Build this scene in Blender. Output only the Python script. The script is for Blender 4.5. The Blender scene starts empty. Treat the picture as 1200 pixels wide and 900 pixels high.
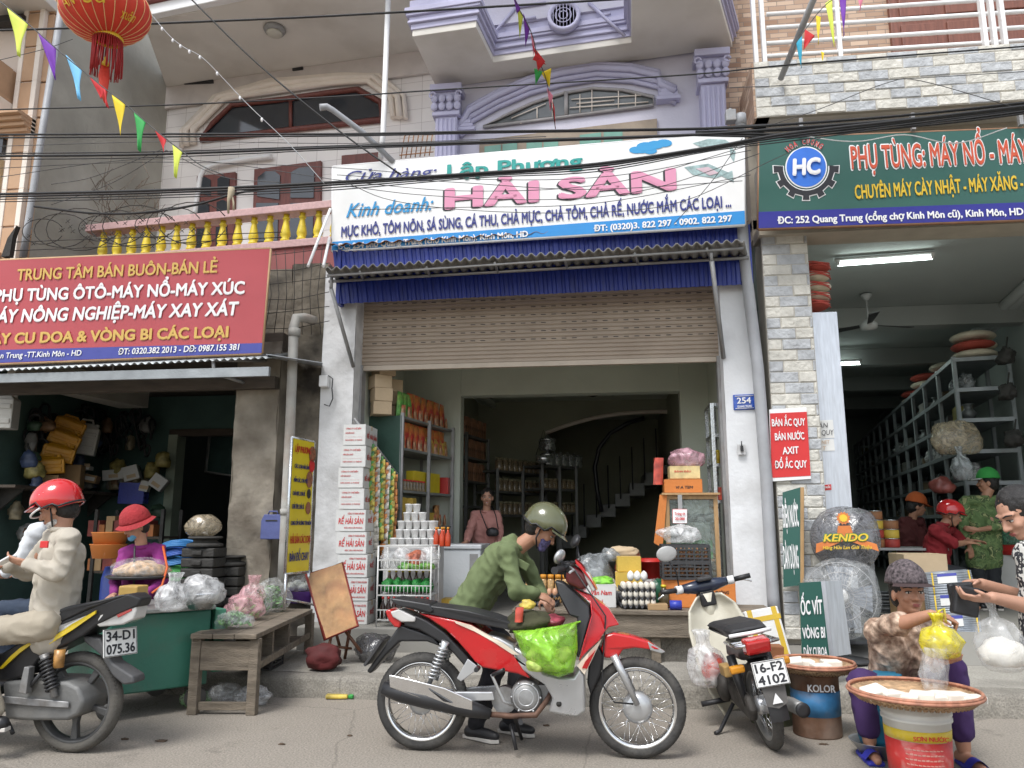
import bpy, bmesh, math, random
from math import sin, cos, pi, radians, sqrt, atan2
from mathutils import Vector, Matrix, noise
random.seed(7)
sc = bpy.context.scene
COL = sc.collection
TSC = bpy.data.scenes.new('workbench')   # scratch scene: lettering and remeshed bodies are evaluated here, then it is removed
def evaluate(o):
 TSC.collection.objects.link(o)
 with bpy.context.temp_override(scene=TSC, view_layer=TSC.view_layers[0]): me = bpy.data.meshes.new_from_object(o.evaluated_get(bpy.context.evaluated_depsgraph_get()))
 TSC.collection.objects.unlink(o); return me
F_PX, PSI, PITCH, CAMH = 901.0, radians(7.3), radians(10.3), 1.33
cd = bpy.data.cameras.new('camera'); cam = bpy.data.objects.new('camera', cd); COL.objects.link(cam)
cd.sensor_width = 36; cd.lens = F_PX/1200*36; cd.clip_end = 500; cd.clip_start = .05
cam.location = (0, 0, CAMH); cam.rotation_euler = (pi/2+PITCH, 0, PSI)
sc.camera = cam
SUN_EL, SUN_ROT = radians(58), radians(205)
w = bpy.data.worlds.new('World'); sc.world = w; w.use_nodes = True
nt = w.node_tree; bg = nt.nodes['Background']
sky = nt.nodes.new('ShaderNodeTexSky'); sky.sky_type = 'NISHITA'; sky.sun_disc = False
sky.sun_elevation = SUN_EL; sky.sun_rotation = SUN_ROT; sky.dust_density = 1.5; sky.air_density = 1.2
hs = nt.nodes.new('ShaderNodeHueSaturation'); hs.inputs['Saturation'].default_value = .38
nt.links.new(sky.outputs[0], hs.inputs['Color']); nt.links.new(hs.outputs[0], bg.inputs[0])
bg.inputs[1].default_value = .12
sl = bpy.data.lights.new('sun', 'SUN'); sl.energy = 1.5; sl.angle = radians(22); sl.color = (1, .985, .96)
so = bpy.data.objects.new('sun', sl); COL.objects.link(so)
so.rotation_euler = (pi/2-SUN_EL, 0, pi-SUN_ROT); so.location = (0, -5, 20)
sc.view_settings.view_transform = 'Standard'; sc.view_settings.look = 'None'
sc.view_settings.exposure = 1.02; sc.view_settings.gamma = 1
try: sc.view_settings.use_curve_mapping = False
except Exception: pass
cy = sc.cycles; cy.use_denoising = True; cy.max_bounces = 7; cy.diffuse_bounces = 4; cy.glossy_bounces = 3
cy.transmission_bounces = 4; cy.transparent_max_bounces = 12; cy.caustics_reflective = False; cy.caustics_refractive = False
cy.use_adaptive_sampling = True; cy.adaptive_threshold = .02
FW = Vector((-sin(PSI)*cos(PITCH), cos(PSI)*cos(PITCH), sin(PITCH))); RT = Vector((cos(PSI), sin(PSI), 0)); UP = RT.cross(FW)
CM = Vector((0, 0, CAMH)); V = Vector
def ray(px, py): return FW + RT*((px-600)/F_PX) - UP*((py-450)/F_PX)
def at(px, py, Y): d = ray(px, py); return CM + d*(Y/d.y)
def atz(px, py, z): d = ray(px, py); return CM + d*((z-CAMH)/d.z)
def pp(px, py, Y0, s=0, X0=0): d = ray(px, py); return CM + d*((Y0-s*X0)/(d.y-s*d.x))
MATS = {}
def mat(name, col, rough=.6, metal=0, var=.18, scale=6, bump=.12, bscale=40, dirt=None, dscale=1.5, damt=.5, alpha=1, coat=0, trans=0, emit=0, stretch=None, sheen=0, hue=0):
 if name in MATS: return MATS[name]
 m = bpy.data.materials.new(name); MATS[name] = m; m.use_nodes = True
 n = m.node_tree.nodes; L = m.node_tree.links.new; b = n['Principled BSDF']
 c = tuple(col)+(1,)
 b.inputs['Roughness'].default_value = rough; b.inputs['Metallic'].default_value = metal
 b.inputs['Alpha'].default_value = alpha; b.inputs['Coat Weight'].default_value = coat; b.inputs['Coat Roughness'].default_value = .08
 b.inputs['Transmission Weight'].default_value = trans
 if sheen: b.inputs['Sheen Weight'].default_value = sheen
 if emit:
  b.inputs['Emission Color'].default_value = c; b.inputs['Emission Strength'].default_value = emit
 tc = n.new('ShaderNodeTexCoord'); src = tc.outputs['Object']
 if stretch:
  mp = n.new('ShaderNodeMapping'); mp.inputs['Scale'].default_value = stretch; L(src, mp.inputs[0]); src = mp.outputs[0]
 def nz(s, d=4):
  t = n.new('ShaderNodeTexNoise'); t.inputs['Scale'].default_value = s; t.inputs['Detail'].default_value = d; L(src, t.inputs['Vector']); return t.outputs[0]
 out = None
 if var:
  r = n.new('ShaderNodeValToRGB'); r.color_ramp.elements[0].position = .3; r.color_ramp.elements[1].position = .7
  r.color_ramp.elements[0].color = tuple(max(0, x*(1-var)) for x in col)+(1,)
  r.color_ramp.elements[1].color = tuple(min(1, x*(1+var*.7)) for x in col)+(1,)
  L(nz(scale), r.inputs[0]); out = r.outputs[0]
 if dirt is not None:
  r2 = n.new('ShaderNodeValToRGB'); r2.color_ramp.elements[0].position = .62-.3*damt; r2.color_ramp.elements[1].position = .72
  L(nz(dscale, 8), r2.inputs[0])
  mx = n.new('ShaderNodeMix'); mx.data_type = 'RGBA'
  mm = n.new('ShaderNodeMath'); mm.operation = 'MULTIPLY'; mm.inputs[1].default_value = damt; L(r2.outputs[0], mm.inputs[0]); L(mm.outputs[0], mx.inputs[0])
  if out: L(out, mx.inputs[6])
  else: mx.inputs[6].default_value = c
  mx.inputs[7].default_value = tuple(dirt)+(1,); out = mx.outputs[2]
 if out: L(out, b.inputs['Base Color'])
 else: b.inputs['Base Color'].default_value = c
 if bump:
  bp = n.new('ShaderNodeBump'); bp.inputs['Strength'].default_value = bump; bp.inputs['Distance'].default_value = .02
  L(nz(bscale, 5), bp.inputs['Height']); L(bp.outputs[0], b.inputs['Normal'])
 if rough > .15 and rough < .9 and not trans:
  rr = n.new('ShaderNodeMapRange'); rr.inputs[3].default_value = max(.03, rough-.12); rr.inputs[4].default_value = min(1, rough+.15)
  L(nz(scale*2.3), rr.inputs[0]); L(rr.outputs[0], b.inputs['Roughness'])
 return m
def node_mat(name, build):
 if name in MATS: return MATS[name]
 m = bpy.data.materials.new(name); MATS[name] = m; m.use_nodes = True
 build(m.node_tree.nodes, m.node_tree.links.new, m.node_tree.nodes['Principled BSDF']); return m
def col(name, c, **k): return mat(name, c, **k)
class MB:
 def __init__(s): s.v = []; s.f = []; s.m = []; s.s = []
 def add(s, vs, fs, mi=0, sm=False):
  o = len(s.v); s.v += [V(x) for x in vs]
  for f in fs: s.f.append(tuple(i+o for i in f)); s.m.append(mi); s.s.append(sm)
  return s
 def bx(s, x0, x1, y0, y1, z0, z1, mi=0, M=None):
  vs = [V((x, y, z)) for z in (z0, z1) for y in (y0, y1) for x in (x0, x1)]
  if M is not None: vs = [M@v for v in vs]
  return s.add(vs, [(0, 2, 3, 1), (4, 5, 7, 6), (0, 1, 5, 4), (2, 6, 7, 3), (0, 4, 6, 2), (1, 3, 7, 5)], mi)
 def box(s, c, d, R=None, mi=0):
  c = V(c); M = Matrix.Translation(c)
  if R is not None: M = M @ R.to_4x4()
  return s.bx(-d[0]/2, d[0]/2, -d[1]/2, d[1]/2, -d[2]/2, d[2]/2, mi, M)
 def tube(s, pts, r, n=8, mi=0, caps=True, closed=False, flat=1):
  pts = [V(p) for p in pts]; N = len(pts); rs = r if isinstance(r, (list, tuple)) else [r]*N
  vs = []; prev = None
  for i, p in enumerate(pts):
   a = pts[i-1] if i > 0 else (pts[-1] if closed else p); b = pts[i+1] if i < N-1 else (pts[0] if closed else p)
   t = (b-a); t = t.normalized() if t.length > 1e-9 else V((0, 0, 1))
   if prev is None:
    u = t.orthogonal().normalized() if abs(t.z) > .9 else t.cross(V((0, 0, 1))).normalized()
   else:
    u = (prev - t*prev.dot(t)); u = u.normalized() if u.length > 1e-6 else t.orthogonal().normalized()
   prev = u; q = t.cross(u)
   for k in range(n):
    an = 2*pi*k/n; vs.append(p + u*cos(an)*rs[i] + q*sin(an)*rs[i]*flat)
  fs = []
  for i in range(N if closed else N-1):
   j = (i+1) % N
   for k in range(n): fs.append((i*n+k, i*n+(k+1) % n, j*n+(k+1) % n, j*n+k))
  s.add(vs, fs, mi, True)
  if caps and not closed:
   o = len(s.v)-len(vs)
   s.f.append(tuple(o+k for k in reversed(range(n)))); s.m.append(mi); s.s.append(False)
   s.f.append(tuple(o+(N-1)*n+k for k in range(n))); s.m.append(mi); s.s.append(False)
  return s
 def lathe(s, prof, c=(0, 0, 0), n=24, mi=0, R=None, sm=True, fold=None, caps=True):
  c = V(c); vs = []
  for i, (r, h) in enumerate(prof):
   for k in range(n):
    a = 2*pi*k/n; rr = r*(fold(a, i) if fold else 1); p = V((rr*cos(a), rr*sin(a), h))
    if R is not None: p = R@p
    vs.append(c+p)
  N = len(prof)
  fs = [(i*n+k, i*n+(k+1) % n, (i+1)*n+(k+1) % n, (i+1)*n+k) for i in range(N-1) for k in range(n)]
  s.add(vs, fs, mi, sm); o = len(s.v)-len(vs)
  if not caps or prof[0] == prof[-1]: return s
  if prof[0][0] > 1e-6: s.f.append(tuple(o+k for k in reversed(range(n)))); s.m.append(mi); s.s.append(False)
  if prof[-1][0] > 1e-6: s.f.append(tuple(o+(N-1)*n+k for k in range(n))); s.m.append(mi); s.s.append(False)
  return s
 def prism(s, pts, off, mi=0, sm=False):
  pts = [V(p) for p in pts]; n = len(pts); off = V(off)
  return s.add(pts+[p+off for p in pts], [tuple(range(n)), tuple(reversed(range(n, 2*n)))]+[(i, n+i, n+(i+1) % n, (i+1) % n) for i in range(n)], mi, sm)
 def ell(s, c, r, R=None, n=16, m=10, mi=0):
  c = V(c); vs = []
  if not isinstance(r, (list, tuple)): r = (r, r, r)
  for i in range(m+1):
   t = pi*i/m
   for k in range(n):
    a = 2*pi*k/n; p = V((r[0]*sin(t)*cos(a), r[1]*sin(t)*sin(a), -r[2]*cos(t)))
    if R is not None: p = R@p
    vs.append(c+p)
  return s.add(vs, [(i*n+k, i*n+(k+1) % n, (i+1)*n+(k+1) % n, (i+1)*n+k) for i in range(m) for k in range(n)], mi, True)
 def cap(s, a, b, ra, rb, n=14, m=6, mi=0):
  a = V(a); b = V(b); t = (b-a); L = t.length
  if L < 1e-6: return s.ell(a, ra, n=n, m=m*2, mi=mi)
  R = t.to_track_quat('Z', 'Y').to_matrix(); vs = []; rows = []
  for i in range(m+1): q = pi/2*i/m; rows.append((ra*sin(q), -ra*cos(q)))
  for i in range(m+1): q = pi/2*i/m; rows.append((rb*cos(q), L+rb*sin(q)))
  for rr, h in rows:
   for k in range(n): an = 2*pi*k/n; vs.append(a + R@V((max(rr, 1e-5)*cos(an), max(rr, 1e-5)*sin(an), h)))
  N = len(rows)
  return s.add(vs, [(i*n+k, i*n+(k+1) % n, (i+1)*n+(k+1) % n, (i+1)*n+k) for i in range(N-1) for k in range(n)], mi, True)
 def grid(s, fn, nu, nv, mi=0, sm=True):
  vs = [fn(i/nu, j/nv) for j in range(nv+1) for i in range(nu+1)]
  return s.add(vs, [(j*(nu+1)+i, j*(nu+1)+i+1, (j+1)*(nu+1)+i+1, (j+1)*(nu+1)+i) for j in range(nv) for i in range(nu)], mi, sm)
 def merge(s, o, M=None):
  off = len(s.v); s.v += [(M@v if M is not None else v.copy()) for v in o.v]
  s.f += [tuple(i+off for i in f) for f in o.f]; s.m += o.m; s.s += o.s; return s
 def mesh(s, name, mats, origin=V((0, 0, 0))):
  me = bpy.data.meshes.new(name); me.from_pydata([v-origin for v in s.v], [], s.f)
  for m in (mats if isinstance(mats, (list, tuple)) else [mats]): me.materials.append(m)
  me.polygons.foreach_set('material_index', s.m); me.polygons.foreach_set('use_smooth', s.s)
  bm = bmesh.new(); bm.from_mesh(me); bmesh.ops.recalc_face_normals(bm, faces=bm.faces); bm.to_mesh(me); bm.free()
  me.update(); return me
WL = {}
def base(o): return WL.get(o.name, V((0, 0, 0)))
def bevel(o, wd):
 b = o.modifiers.new('bevel', 'BEVEL'); b.width = wd; b.segments = 2; b.limit_method = 'ANGLE'; b.angle_limit = radians(40); b.harden_normals = False
 return o
def thick(o, t, off=0):
 b = o.modifiers.new('thickness', 'SOLIDIFY'); b.thickness = t; b.offset = off; return o
def subd(o, n=1):
 b = o.modifiers.new('smooth', 'SUBSURF'); b.levels = n; b.render_levels = n; return o
def tag(o, label, cat, group=None, kind=None):
 if label: o['label'] = label
 if cat: o['category'] = cat
 if group: o['group'] = group
 if kind: o['kind'] = kind
 return o
def thing(name, label, cat, loc=(0, 0, 0), rz=0, group=None, R=None):
 o = bpy.data.objects.new(name, None); o.empty_display_size = .1; COL.objects.link(o); o.location = loc
 if R is not None: o.rotation_euler = R.to_euler()
 else: o.rotation_euler = (0, 0, rz)
 WL[o.name] = V(loc); return tag(o, label, cat, group)
def part(name, mb, mats, par, bev=0, w=1, label=None):
 """a part: geometry in world axes (world=True; the parent root is unrotated) or in the root's own axes"""
 og = base(par) if w else V((0, 0, 0))
 o = bpy.data.objects.new(name, mb.mesh(name, mats, og)); COL.objects.link(o); o.parent = par; WL[o.name] = og
 if bev: bevel(o, bev)
 if label: o['label'] = label
 return o
def single(name, label, cat, mb, mats, bev=0, group=None, kind=None, origin=None):
 if origin is None:
  xs = [v.x for v in mb.v]; ys = [v.y for v in mb.v]; zs = [v.z for v in mb.v]
  origin = V(((min(xs)+max(xs))/2, (min(ys)+max(ys))/2, min(zs)))
 o = bpy.data.objects.new(name, mb.mesh(name, mats, V(origin))); COL.objects.link(o); o.location = origin; WL[o.name] = V(origin)
 if bev: bevel(o, bev)
 return tag(o, label, cat, group, kind)
def struct(name, mb, mats, bev=0): return single(name, None, None, mb, mats, bev, kind='structure', origin=V((0, 0, 0)))
def kids(o): return [c for c in bpy.data.objects if c.parent == o]
def dup(root, loc, rz=None, label=None):
 def cp(o, par):
  c = o.copy(); COL.objects.link(c); c.parent = par
  for k in kids(o): cp(k, c)
  return c
 ch = kids(root); r = root.copy(); COL.objects.link(r); r.location = loc; WL[r.name] = V(loc)
 if rz is not None: r.rotation_euler = (root.rotation_euler[0], root.rotation_euler[1], rz)
 if label: r['label'] = label
 for k in ch: cp(k, r)
 return r
CAPH = None
HORN = str.maketrans('ƠỚỜỞỠỢơớờởỡợƯỨỪỬỮỰưứừửữự', 'OÓÒỎÕỌoóòỏõọUÚÙỦŨỤuúùủũụ')
def text_mb(s, mi=0, bold=0, shear=0, depth=0):
 p = s.translate(HORN); mb = glyphs(p, mi, shear)
 for i, c in enumerate(s):   # the horn of o and u is set by hand
  if c == p[i]: continue
  x = max(v.x for v in glyphs(p[:i+1], 0, 0).v); b = 'Oo' if p[i] in 'OÓÒỎÕỌoóòỏõọ' else 'Uu'; h = max(v.y for v in glyphs(b[0] if p[i].isupper() else b[1], 0, 0).v); k = .09 if b == 'Oo' else .0
  q = [(x-k-.02, h-.10), (x-k+.05, h-.05), (x+.045, h+.07), (x+.105, h+.07), (x+.08, h-.06), (x-.01, h-.17)]; mb.add([(a+shear*y, y, .0006) for a, y in q], [(0, 1, 5), (1, 4, 5), (1, 2, 3, 4)], mi)
 return mb
def glyphs(s, mi=0, shear=0, bold=0, depth=0):
 cu = bpy.data.curves.new('lettering', 'FONT'); cu.body = s; cu.offset = bold; cu.shear = shear; cu.resolution_u = 3; cu.extrude = depth
 o = bpy.data.objects.new('lettering', cu); me = evaluate(o)
 mb = MB(); mb.add([v.co for v in me.vertices], [tuple(p.vertices) for p in me.polygons], mi)
 bpy.data.objects.remove(o); bpy.data.curves.remove(cu); bpy.data.meshes.remove(me); return mb
def text_on(s, p0, p1, cap, up=V((0, 0, 1)), out=None, mi=0, bold=0, shear=0, step=.0004):
 """lettering whose baseline runs p0 -> p1 with capital height cap; bold strokes are laid as slightly shifted layers"""
 global CAPH
 if CAPH is None:
  h = text_mb('H'); CAPH = max(v.y for v in h.v)
 mb = text_mb(s, mi, 0, shear)
 if not mb.v: return mb
 x0 = min(v.x for v in mb.v)-bold; x1 = max(v.x for v in mb.v)+bold; p0 = V(p0); p1 = V(p1); d = p1-p0; L = d.length; ux = d.normalized()
 n = ux.cross(up).normalized() if out is None else out
 sh = [(0, 0)]+([(bold*cos(a*pi/4), bold*sin(a*pi/4)) for a in range(8)] if bold > .004 else [])
 res = MB()
 for k, (dx, dy) in enumerate(sh):
  c = MB(); c.merge(mb)
  for v in c.v:
   x = (v.x+dx-x0)/(x1-x0)*L; y = (v.y+dy+bold)/(CAPH+2*bold)*cap
   q = p0+ux*x+up*y+n*(.004-k*step); v.x, v.y, v.z = q
  res.merge(c)
 return res
# SETTING
road_m = mat('road_concrete', (.305, .272, .23), rough=.9, var=.2, scale=1.3, bump=.5, bscale=60, dirt=(.19, .17, .145), dscale=1.3, damt=.65)
def crackle(m, sc_=.55, w_=.012, dark=.45, gs=85):
 n = m.node_tree.nodes; L = m.node_tree.links.new; b = n['Principled BSDF']; src = b.inputs['Base Color'].links[0].from_socket; tc = n.new('ShaderNodeTexCoord'); nz = n.new('ShaderNodeTexNoise'); nz.inputs['Scale'].default_value = 2.5; nz.inputs['Detail'].default_value = 6; L(tc.outputs['Object'], nz.inputs['Vector'])
 ad = n.new('ShaderNodeMixRGB'); ad.inputs[0].default_value = .16; L(tc.outputs['Object'], ad.inputs[1]); L(nz.outputs['Color'], ad.inputs[2]); vo = n.new('ShaderNodeTexVoronoi'); vo.feature = 'DISTANCE_TO_EDGE'; vo.inputs['Scale'].default_value = sc_; L(ad.outputs[0], vo.inputs['Vector'])
 r = n.new('ShaderNodeMapRange'); r.inputs[1].default_value = 0; r.inputs[2].default_value = w_; r.inputs[3].default_value = dark; r.inputs[4].default_value = 1; L(vo.outputs[0], r.inputs[0]); g = n.new('ShaderNodeTexNoise'); g.inputs['Scale'].default_value = gs; g.inputs['Detail'].default_value = 2; L(tc.outputs['Object'], g.inputs['Vector']); gr = n.new('ShaderNodeMapRange'); gr.inputs[1].default_value = .3; gr.inputs[2].default_value = .7; gr.inputs[3].default_value = .72; gr.inputs[4].default_value = 1.22; L(g.outputs[0], gr.inputs[0])
 s2 = n.new('ShaderNodeTexNoise'); s2.inputs['Scale'].default_value = 2.2; s2.inputs['Detail'].default_value = 9; s2.inputs['Roughness'].default_value = .75; L(tc.outputs['Object'], s2.inputs['Vector']); sr = n.new('ShaderNodeMapRange'); sr.inputs[1].default_value = .58; sr.inputs[2].default_value = .7; sr.inputs[3].default_value = 1; sr.inputs[4].default_value = .6; L(s2.outputs[0], sr.inputs[0])
 m1 = n.new('ShaderNodeMath'); m1.operation = 'MULTIPLY'; L(r.outputs[0], m1.inputs[0]); L(gr.outputs[0], m1.inputs[1]); m2 = n.new('ShaderNodeMath'); m2.operation = 'MULTIPLY'; L(m1.outputs[0], m2.inputs[0]); L(sr.outputs[0], m2.inputs[1])
 vm = n.new('ShaderNodeVectorMath'); vm.operation = 'SCALE'; L(src, vm.inputs[0]); L(m2.outputs[0], vm.inputs['Scale']); L(vm.outputs[0], b.inputs['Base Color'])
crackle(road_m, .5, .004, .72)
pave_m = mat('pavement_concrete', (.34, .32, .28), rough=.92, var=.2, scale=2.2, bump=.5, bscale=45, dirt=(.17, .155, .13), dscale=1.7, damt=.65)
kerb_m = mat('kerb_concrete', (.27, .25, .215), rough=.92, var=.25, scale=3, bump=.6, bscale=30, dirt=(.12, .11, .09), dscale=2.4, damt=.7)
crackle(pave_m, .8, .006, .65); crackle(kerb_m, .8, .006, .7)
m = MB(); m.grid(lambda u, v: V((-90+180*u, -80+86.1*v, .0)), 2, 2); struct('road', m, road_m)
m = MB(); m.bx(-90, 90, 6.1, 120, -.3, -.01); struct('ground', m, kerb_m)
KZ = .16
m = MB()
def kerb_pt(x): return 6.04+.012*sin(x*2.1)+.008*sin(x*5.3)
xs = [-12+.25*i for i in range(97)]
prof = [(0, -.05), (0.004, KZ-.035), (.02, KZ-.008), (.05, KZ), (.2, KZ+.004)]
vs = [V((x, kerb_pt(x)+dy+.012*noise.noise(V((x*3, dy*9, 0))), z+(.010*noise.noise(V((x*2.3, z*10, 4))) if z > 0 else 0))) for x in xs for dy, z in prof]
n = len(prof); m.add(vs, [(i*n+j, i*n+j+1, (i+1)*n+j+1, (i+1)*n+j) for i in range(len(xs)-1) for j in range(n-1)], 0, True)
struct('kerb', m, kerb_m)
m = MB(); m.grid(lambda u, v: V((-12+24*u, 6.2+1.9*v, KZ+.003+.006*noise.noise(V((u*60, v*6, 2))))), 120, 14); struct('pavement', m, pave_m)
# BUILDING MATERIALS
cement = mat('grey_cement_render', (.40, .385, .34), rough=.9, var=.22, scale=1.6, bump=.35, bscale=14, dirt=(.25, .24, .205), dscale=1.1, damt=.6)
peach = mat('peach_paint', (.72, .62, .55), rough=.8, var=.06, scale=2, dirt=(.5, .42, .36), dscale=2, damt=.3)
ochre = mat('ochre_paint', (.50, .32, .20), rough=.8, var=.1, scale=3)
cream_t = mat('cream_trim', (.78, .70, .62), rough=.75, var=.08, scale=4)
teal_door = mat('turquoise_shutter_paint', (.13, .42, .36), rough=.5, var=.12)
soffit_m = mat('soffit_plaster', (.68, .65, .60), rough=.9, var=.09, scale=1.2, bump=.05, dirt=(.4, .36, .31), dscale=1.5, damt=.35)
maroon = mat('maroon_wood', (.16, .045, .035), rough=.45, var=.25, scale=5, stretch=(6, 6, 1))
darkglass = mat('dark_window_glass', (.035, .04, .048), rough=.06, var=.1, bump=.015, bscale=3, coat=.6)
lav = mat('lavender_paint', (.47, .46, .62), rough=.75, var=.07, scale=2.5, dirt=(.33, .32, .41), dscale=2.1, damt=.35)
lav_l = mat('pale_lavender_wall', (.60, .585, .68), rough=.8, var=.06, scale=2, dirt=(.40, .38, .42), dscale=1.4, damt=.4)
white_p = mat('white_limewash', (.70, .71, .72), rough=.85, var=.07, scale=3, bump=.2, bscale=25, dirt=(.34, .33, .31), dscale=2.6, damt=.35)
white_pl = mat('flaking_white_limewash', (.66, .66, .66), rough=.85, var=.1, scale=3, bump=.4, bscale=18, dirt=(.12, .115, .1), dscale=2.9, damt=.55)
yellow_p = mat('yellow_gloss_paint', (.70, .53, .03), rough=.5, var=.16, scale=8, dirt=(.22, .17, .03), dscale=6, damt=.4)
pink_p = mat('pink_terrazzo', (.52, .33, .32), rough=.6, var=.15, scale=30, dirt=(.33, .2, .2), dscale=3, damt=.4)
redband = mat('dull_red_paint', (.27, .085, .08), rough=.75, var=.2, scale=3)
oldwall = mat('damp_stained_plaster', (.23, .2, .155), rough=.95, var=.45, scale=4, bump=.9, bscale=11, dirt=(.035, .03, .025), dscale=3.2, damt=1)
pillar_m = mat('weathered_pillar_plaster', (.33, .295, .24), rough=.95, var=.28, scale=3.4, bump=.6, bscale=16, dirt=(.10, .08, .06), dscale=2.6, damt=.95)
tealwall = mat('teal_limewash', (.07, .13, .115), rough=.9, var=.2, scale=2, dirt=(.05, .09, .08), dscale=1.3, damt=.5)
darkwood = mat('dark_timber', (.07, .055, .042), rough=.85, var=.3, scale=4, stretch=(1, 6, 6))
shopwall = mat('pale_green_shop_wall', (.56, .60, .52), rough=.85, var=.06, scale=1.5, dirt=(.4, .42, .36), dscale=1.6, damt=.3)
innerwall = mat('olive_inner_wall', (.30, .31, .23), rough=.9, var=.1, scale=1.5)
d_wall = mat('grey_green_interior', (.42, .46, .44), rough=.85, var=.06, scale=1.2)
d_ceil = mat('grey_ceiling_paint', (.40, .42, .41), rough=.9, var=.05, scale=1)
floor_m = mat('cement_shop_floor', (.26, .25, .225), rough=.75, var=.15, scale=2, dirt=(.15, .14, .125), dscale=2, damt=.5)
steel_w = mat('white_steel_paint', (.78, .78, .78), rough=.4, var=.05, scale=8)
steel_g = mat('grey_steel_paint', (.32, .32, .32), rough=.5, metal=.3, var=.15, scale=8, dirt=(.16, .1, .07), dscale=6, damt=.3)
galv = mat('galvanised_steel', (.62, .65, .70), rough=.42, metal=.75, var=.12, scale=5, stretch=(9, 9, 1), dirt=(.45, .46, .48), dscale=4, damt=.4)
pvc = mat('grey_pvc', (.36, .37, .39), rough=.5, var=.12, scale=5, dirt=(.22, .21, .2), dscale=3, damt=.4)
rustpipe = mat('old_grey_pipe', (.40, .39, .36), rough=.7, var=.2, scale=5, dirt=(.25, .14, .08), dscale=3.5, damt=.5)
blackm = mat('black_plastic', (.018, .018, .02), rough=.45, var=.2, scale=12)
def tile_wall_build(n, L, b):
 tc = n.new('ShaderNodeTexCoord'); sp = n.new('ShaderNodeSeparateXYZ'); cb = n.new('ShaderNodeCombineXYZ')
 L(tc.outputs['Object'], sp.inputs[0]); L(sp.outputs[0], cb.inputs[0]); L(sp.outputs[2], cb.inputs[1])
 br = n.new('ShaderNodeTexBrick'); br.offset = 0; br.inputs['Scale'].default_value = 1; br.inputs['Brick Width'].default_value = .3; br.inputs['Row Height'].default_value = .2
 br.inputs['Mortar Size'].default_value = .0035; br.inputs['Color1'].default_value = (.76, .72, .70, 1); br.inputs['Color2'].default_value = (.82, .78, .75, 1); br.inputs['Mortar'].default_value = (.5, .45, .43, 1)
 L(cb.outputs[0], br.inputs['Vector'])
 nz = n.new('ShaderNodeTexNoise'); nz.inputs['Scale'].default_value = 1.1; nz.inputs['Detail'].default_value = 8; L(tc.outputs['Object'], nz.inputs['Vector'])
 rp = n.new('ShaderNodeValToRGB'); rp.color_ramp.elements[0].position = .5; rp.color_ramp.elements[1].position = .8; rp.color_ramp.elements[1].color = (.35, .35, .35, 1); L(nz.outputs[0], rp.inputs[0])
 mx = n.new('ShaderNodeMix'); mx.data_type = 'RGBA'; L(rp.outputs[0], mx.inputs[0]); L(br.outputs[0], mx.inputs[6]); mx.inputs[7].default_value = (.56, .52, .48, 1)
 L(mx.outputs[2], b.inputs['Base Color']); b.inputs['Roughness'].default_value = .35
tilewall = node_mat('pinkish_glazed_wall_tiles', tile_wall_build)
def brick_small(n, L, b):
 tc = n.new('ShaderNodeTexCoord'); sp = n.new('ShaderNodeSeparateXYZ'); cb = n.new('ShaderNodeCombineXYZ')
 ad = n.new('ShaderNodeMath'); L(tc.outputs['Object'], sp.inputs[0]); L(sp.outputs[0], ad.inputs[0]); L(sp.outputs[1], ad.inputs[1]); L(ad.outputs[0], cb.inputs[0]); L(sp.outputs[2], cb.inputs[1])
 br = n.new('ShaderNodeTexBrick'); br.inputs['Scale'].default_value = 1; br.inputs['Brick Width'].default_value = .2; br.inputs['Row Height'].default_value = .06
 br.inputs['Mortar Size'].default_value = .004; br.inputs['Color1'].default_value = (.32, .19, .12, 1); br.inputs['Color2'].default_value = (.62, .46, .34, 1); br.inputs['Mortar'].default_value = (.25, .2, .17, 1)
 L(cb.outputs[0], br.inputs['Vector']); L(br.outputs[0], b.inputs['Base Color']); b.inputs['Roughness'].default_value = .7
 bp = n.new('ShaderNodeBump'); bp.inputs['Strength'].default_value = .5; bp.inputs['Distance'].default_value = .02; L(br.outputs[1], bp.inputs['Height']); bp.invert = True; L(bp.outputs[0], b.inputs['Normal'])
browntile = node_mat('brown_split_face_tiles', brick_small)
tile_c = mat('cream_stone_tile', (.62, .60, .54), rough=.8, var=.14, scale=9, bump=1.0, bscale=22)
tile_g = mat('blue_grey_stone_tile', (.46, .475, .49), rough=.8, var=.2, scale=9, bump=1.0, bscale=22)
grout = mat('tile_grout', (.45, .42, .36), rough=.9, var=.1)
def plane_pts(px, Y, s=0, X0=0): return [pp(x, y, Y, s, X0) for x, y in px]
A = thing('peach_house', 'peach and ochre house with turquoise shutter and bare cement side wall, left edge', 'house', (-8.5, 8, 0))
m = MB(); m.bx(-14, -6.72, 7.72, 9.6, 3.2, 9.5); part('front_wall', m, peach, A)
m = MB(); m.prism([(-6.72, 7.71, 2.9), (-6.62, 7.71, 2.9), (-6.3, 9.75, 2.9), (-6.72, 9.75, 2.9)], (0, 0, 6.6)); part('side_wall', m, cement, A)
m = MB()
for z0 in [4.25+.46*i for i in range(11)]:
 m.bx(-6.93, -6.78, 7.62, 7.74, z0+.012, z0+.45)
 m.bx(-6.765, -6.70, 7.60, 7.74, z0, z0+.46, 1); m.bx(-6.70, -6.62, 7.66, 7.74, z0+.015, z0+.45)
 m.bx(-6.93, -6.78, 7.64, 7.74, z0, z0+.012, 1); m.bx(-6.99, -6.93, 7.61, 7.74, z0, z0+.46, 1)
part('pilaster', m, [ochre, cream_t], A, .006)
m = MB()
for k, (dz, dy) in enumerate([(0, .10), (.05, .15), (.10, .2), (.15, .26)]): m.bx(-7.12-.03*k, -6.7, 7.7-dy-.06, 7.75, 5.86+dz, 5.91+dz)
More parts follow.
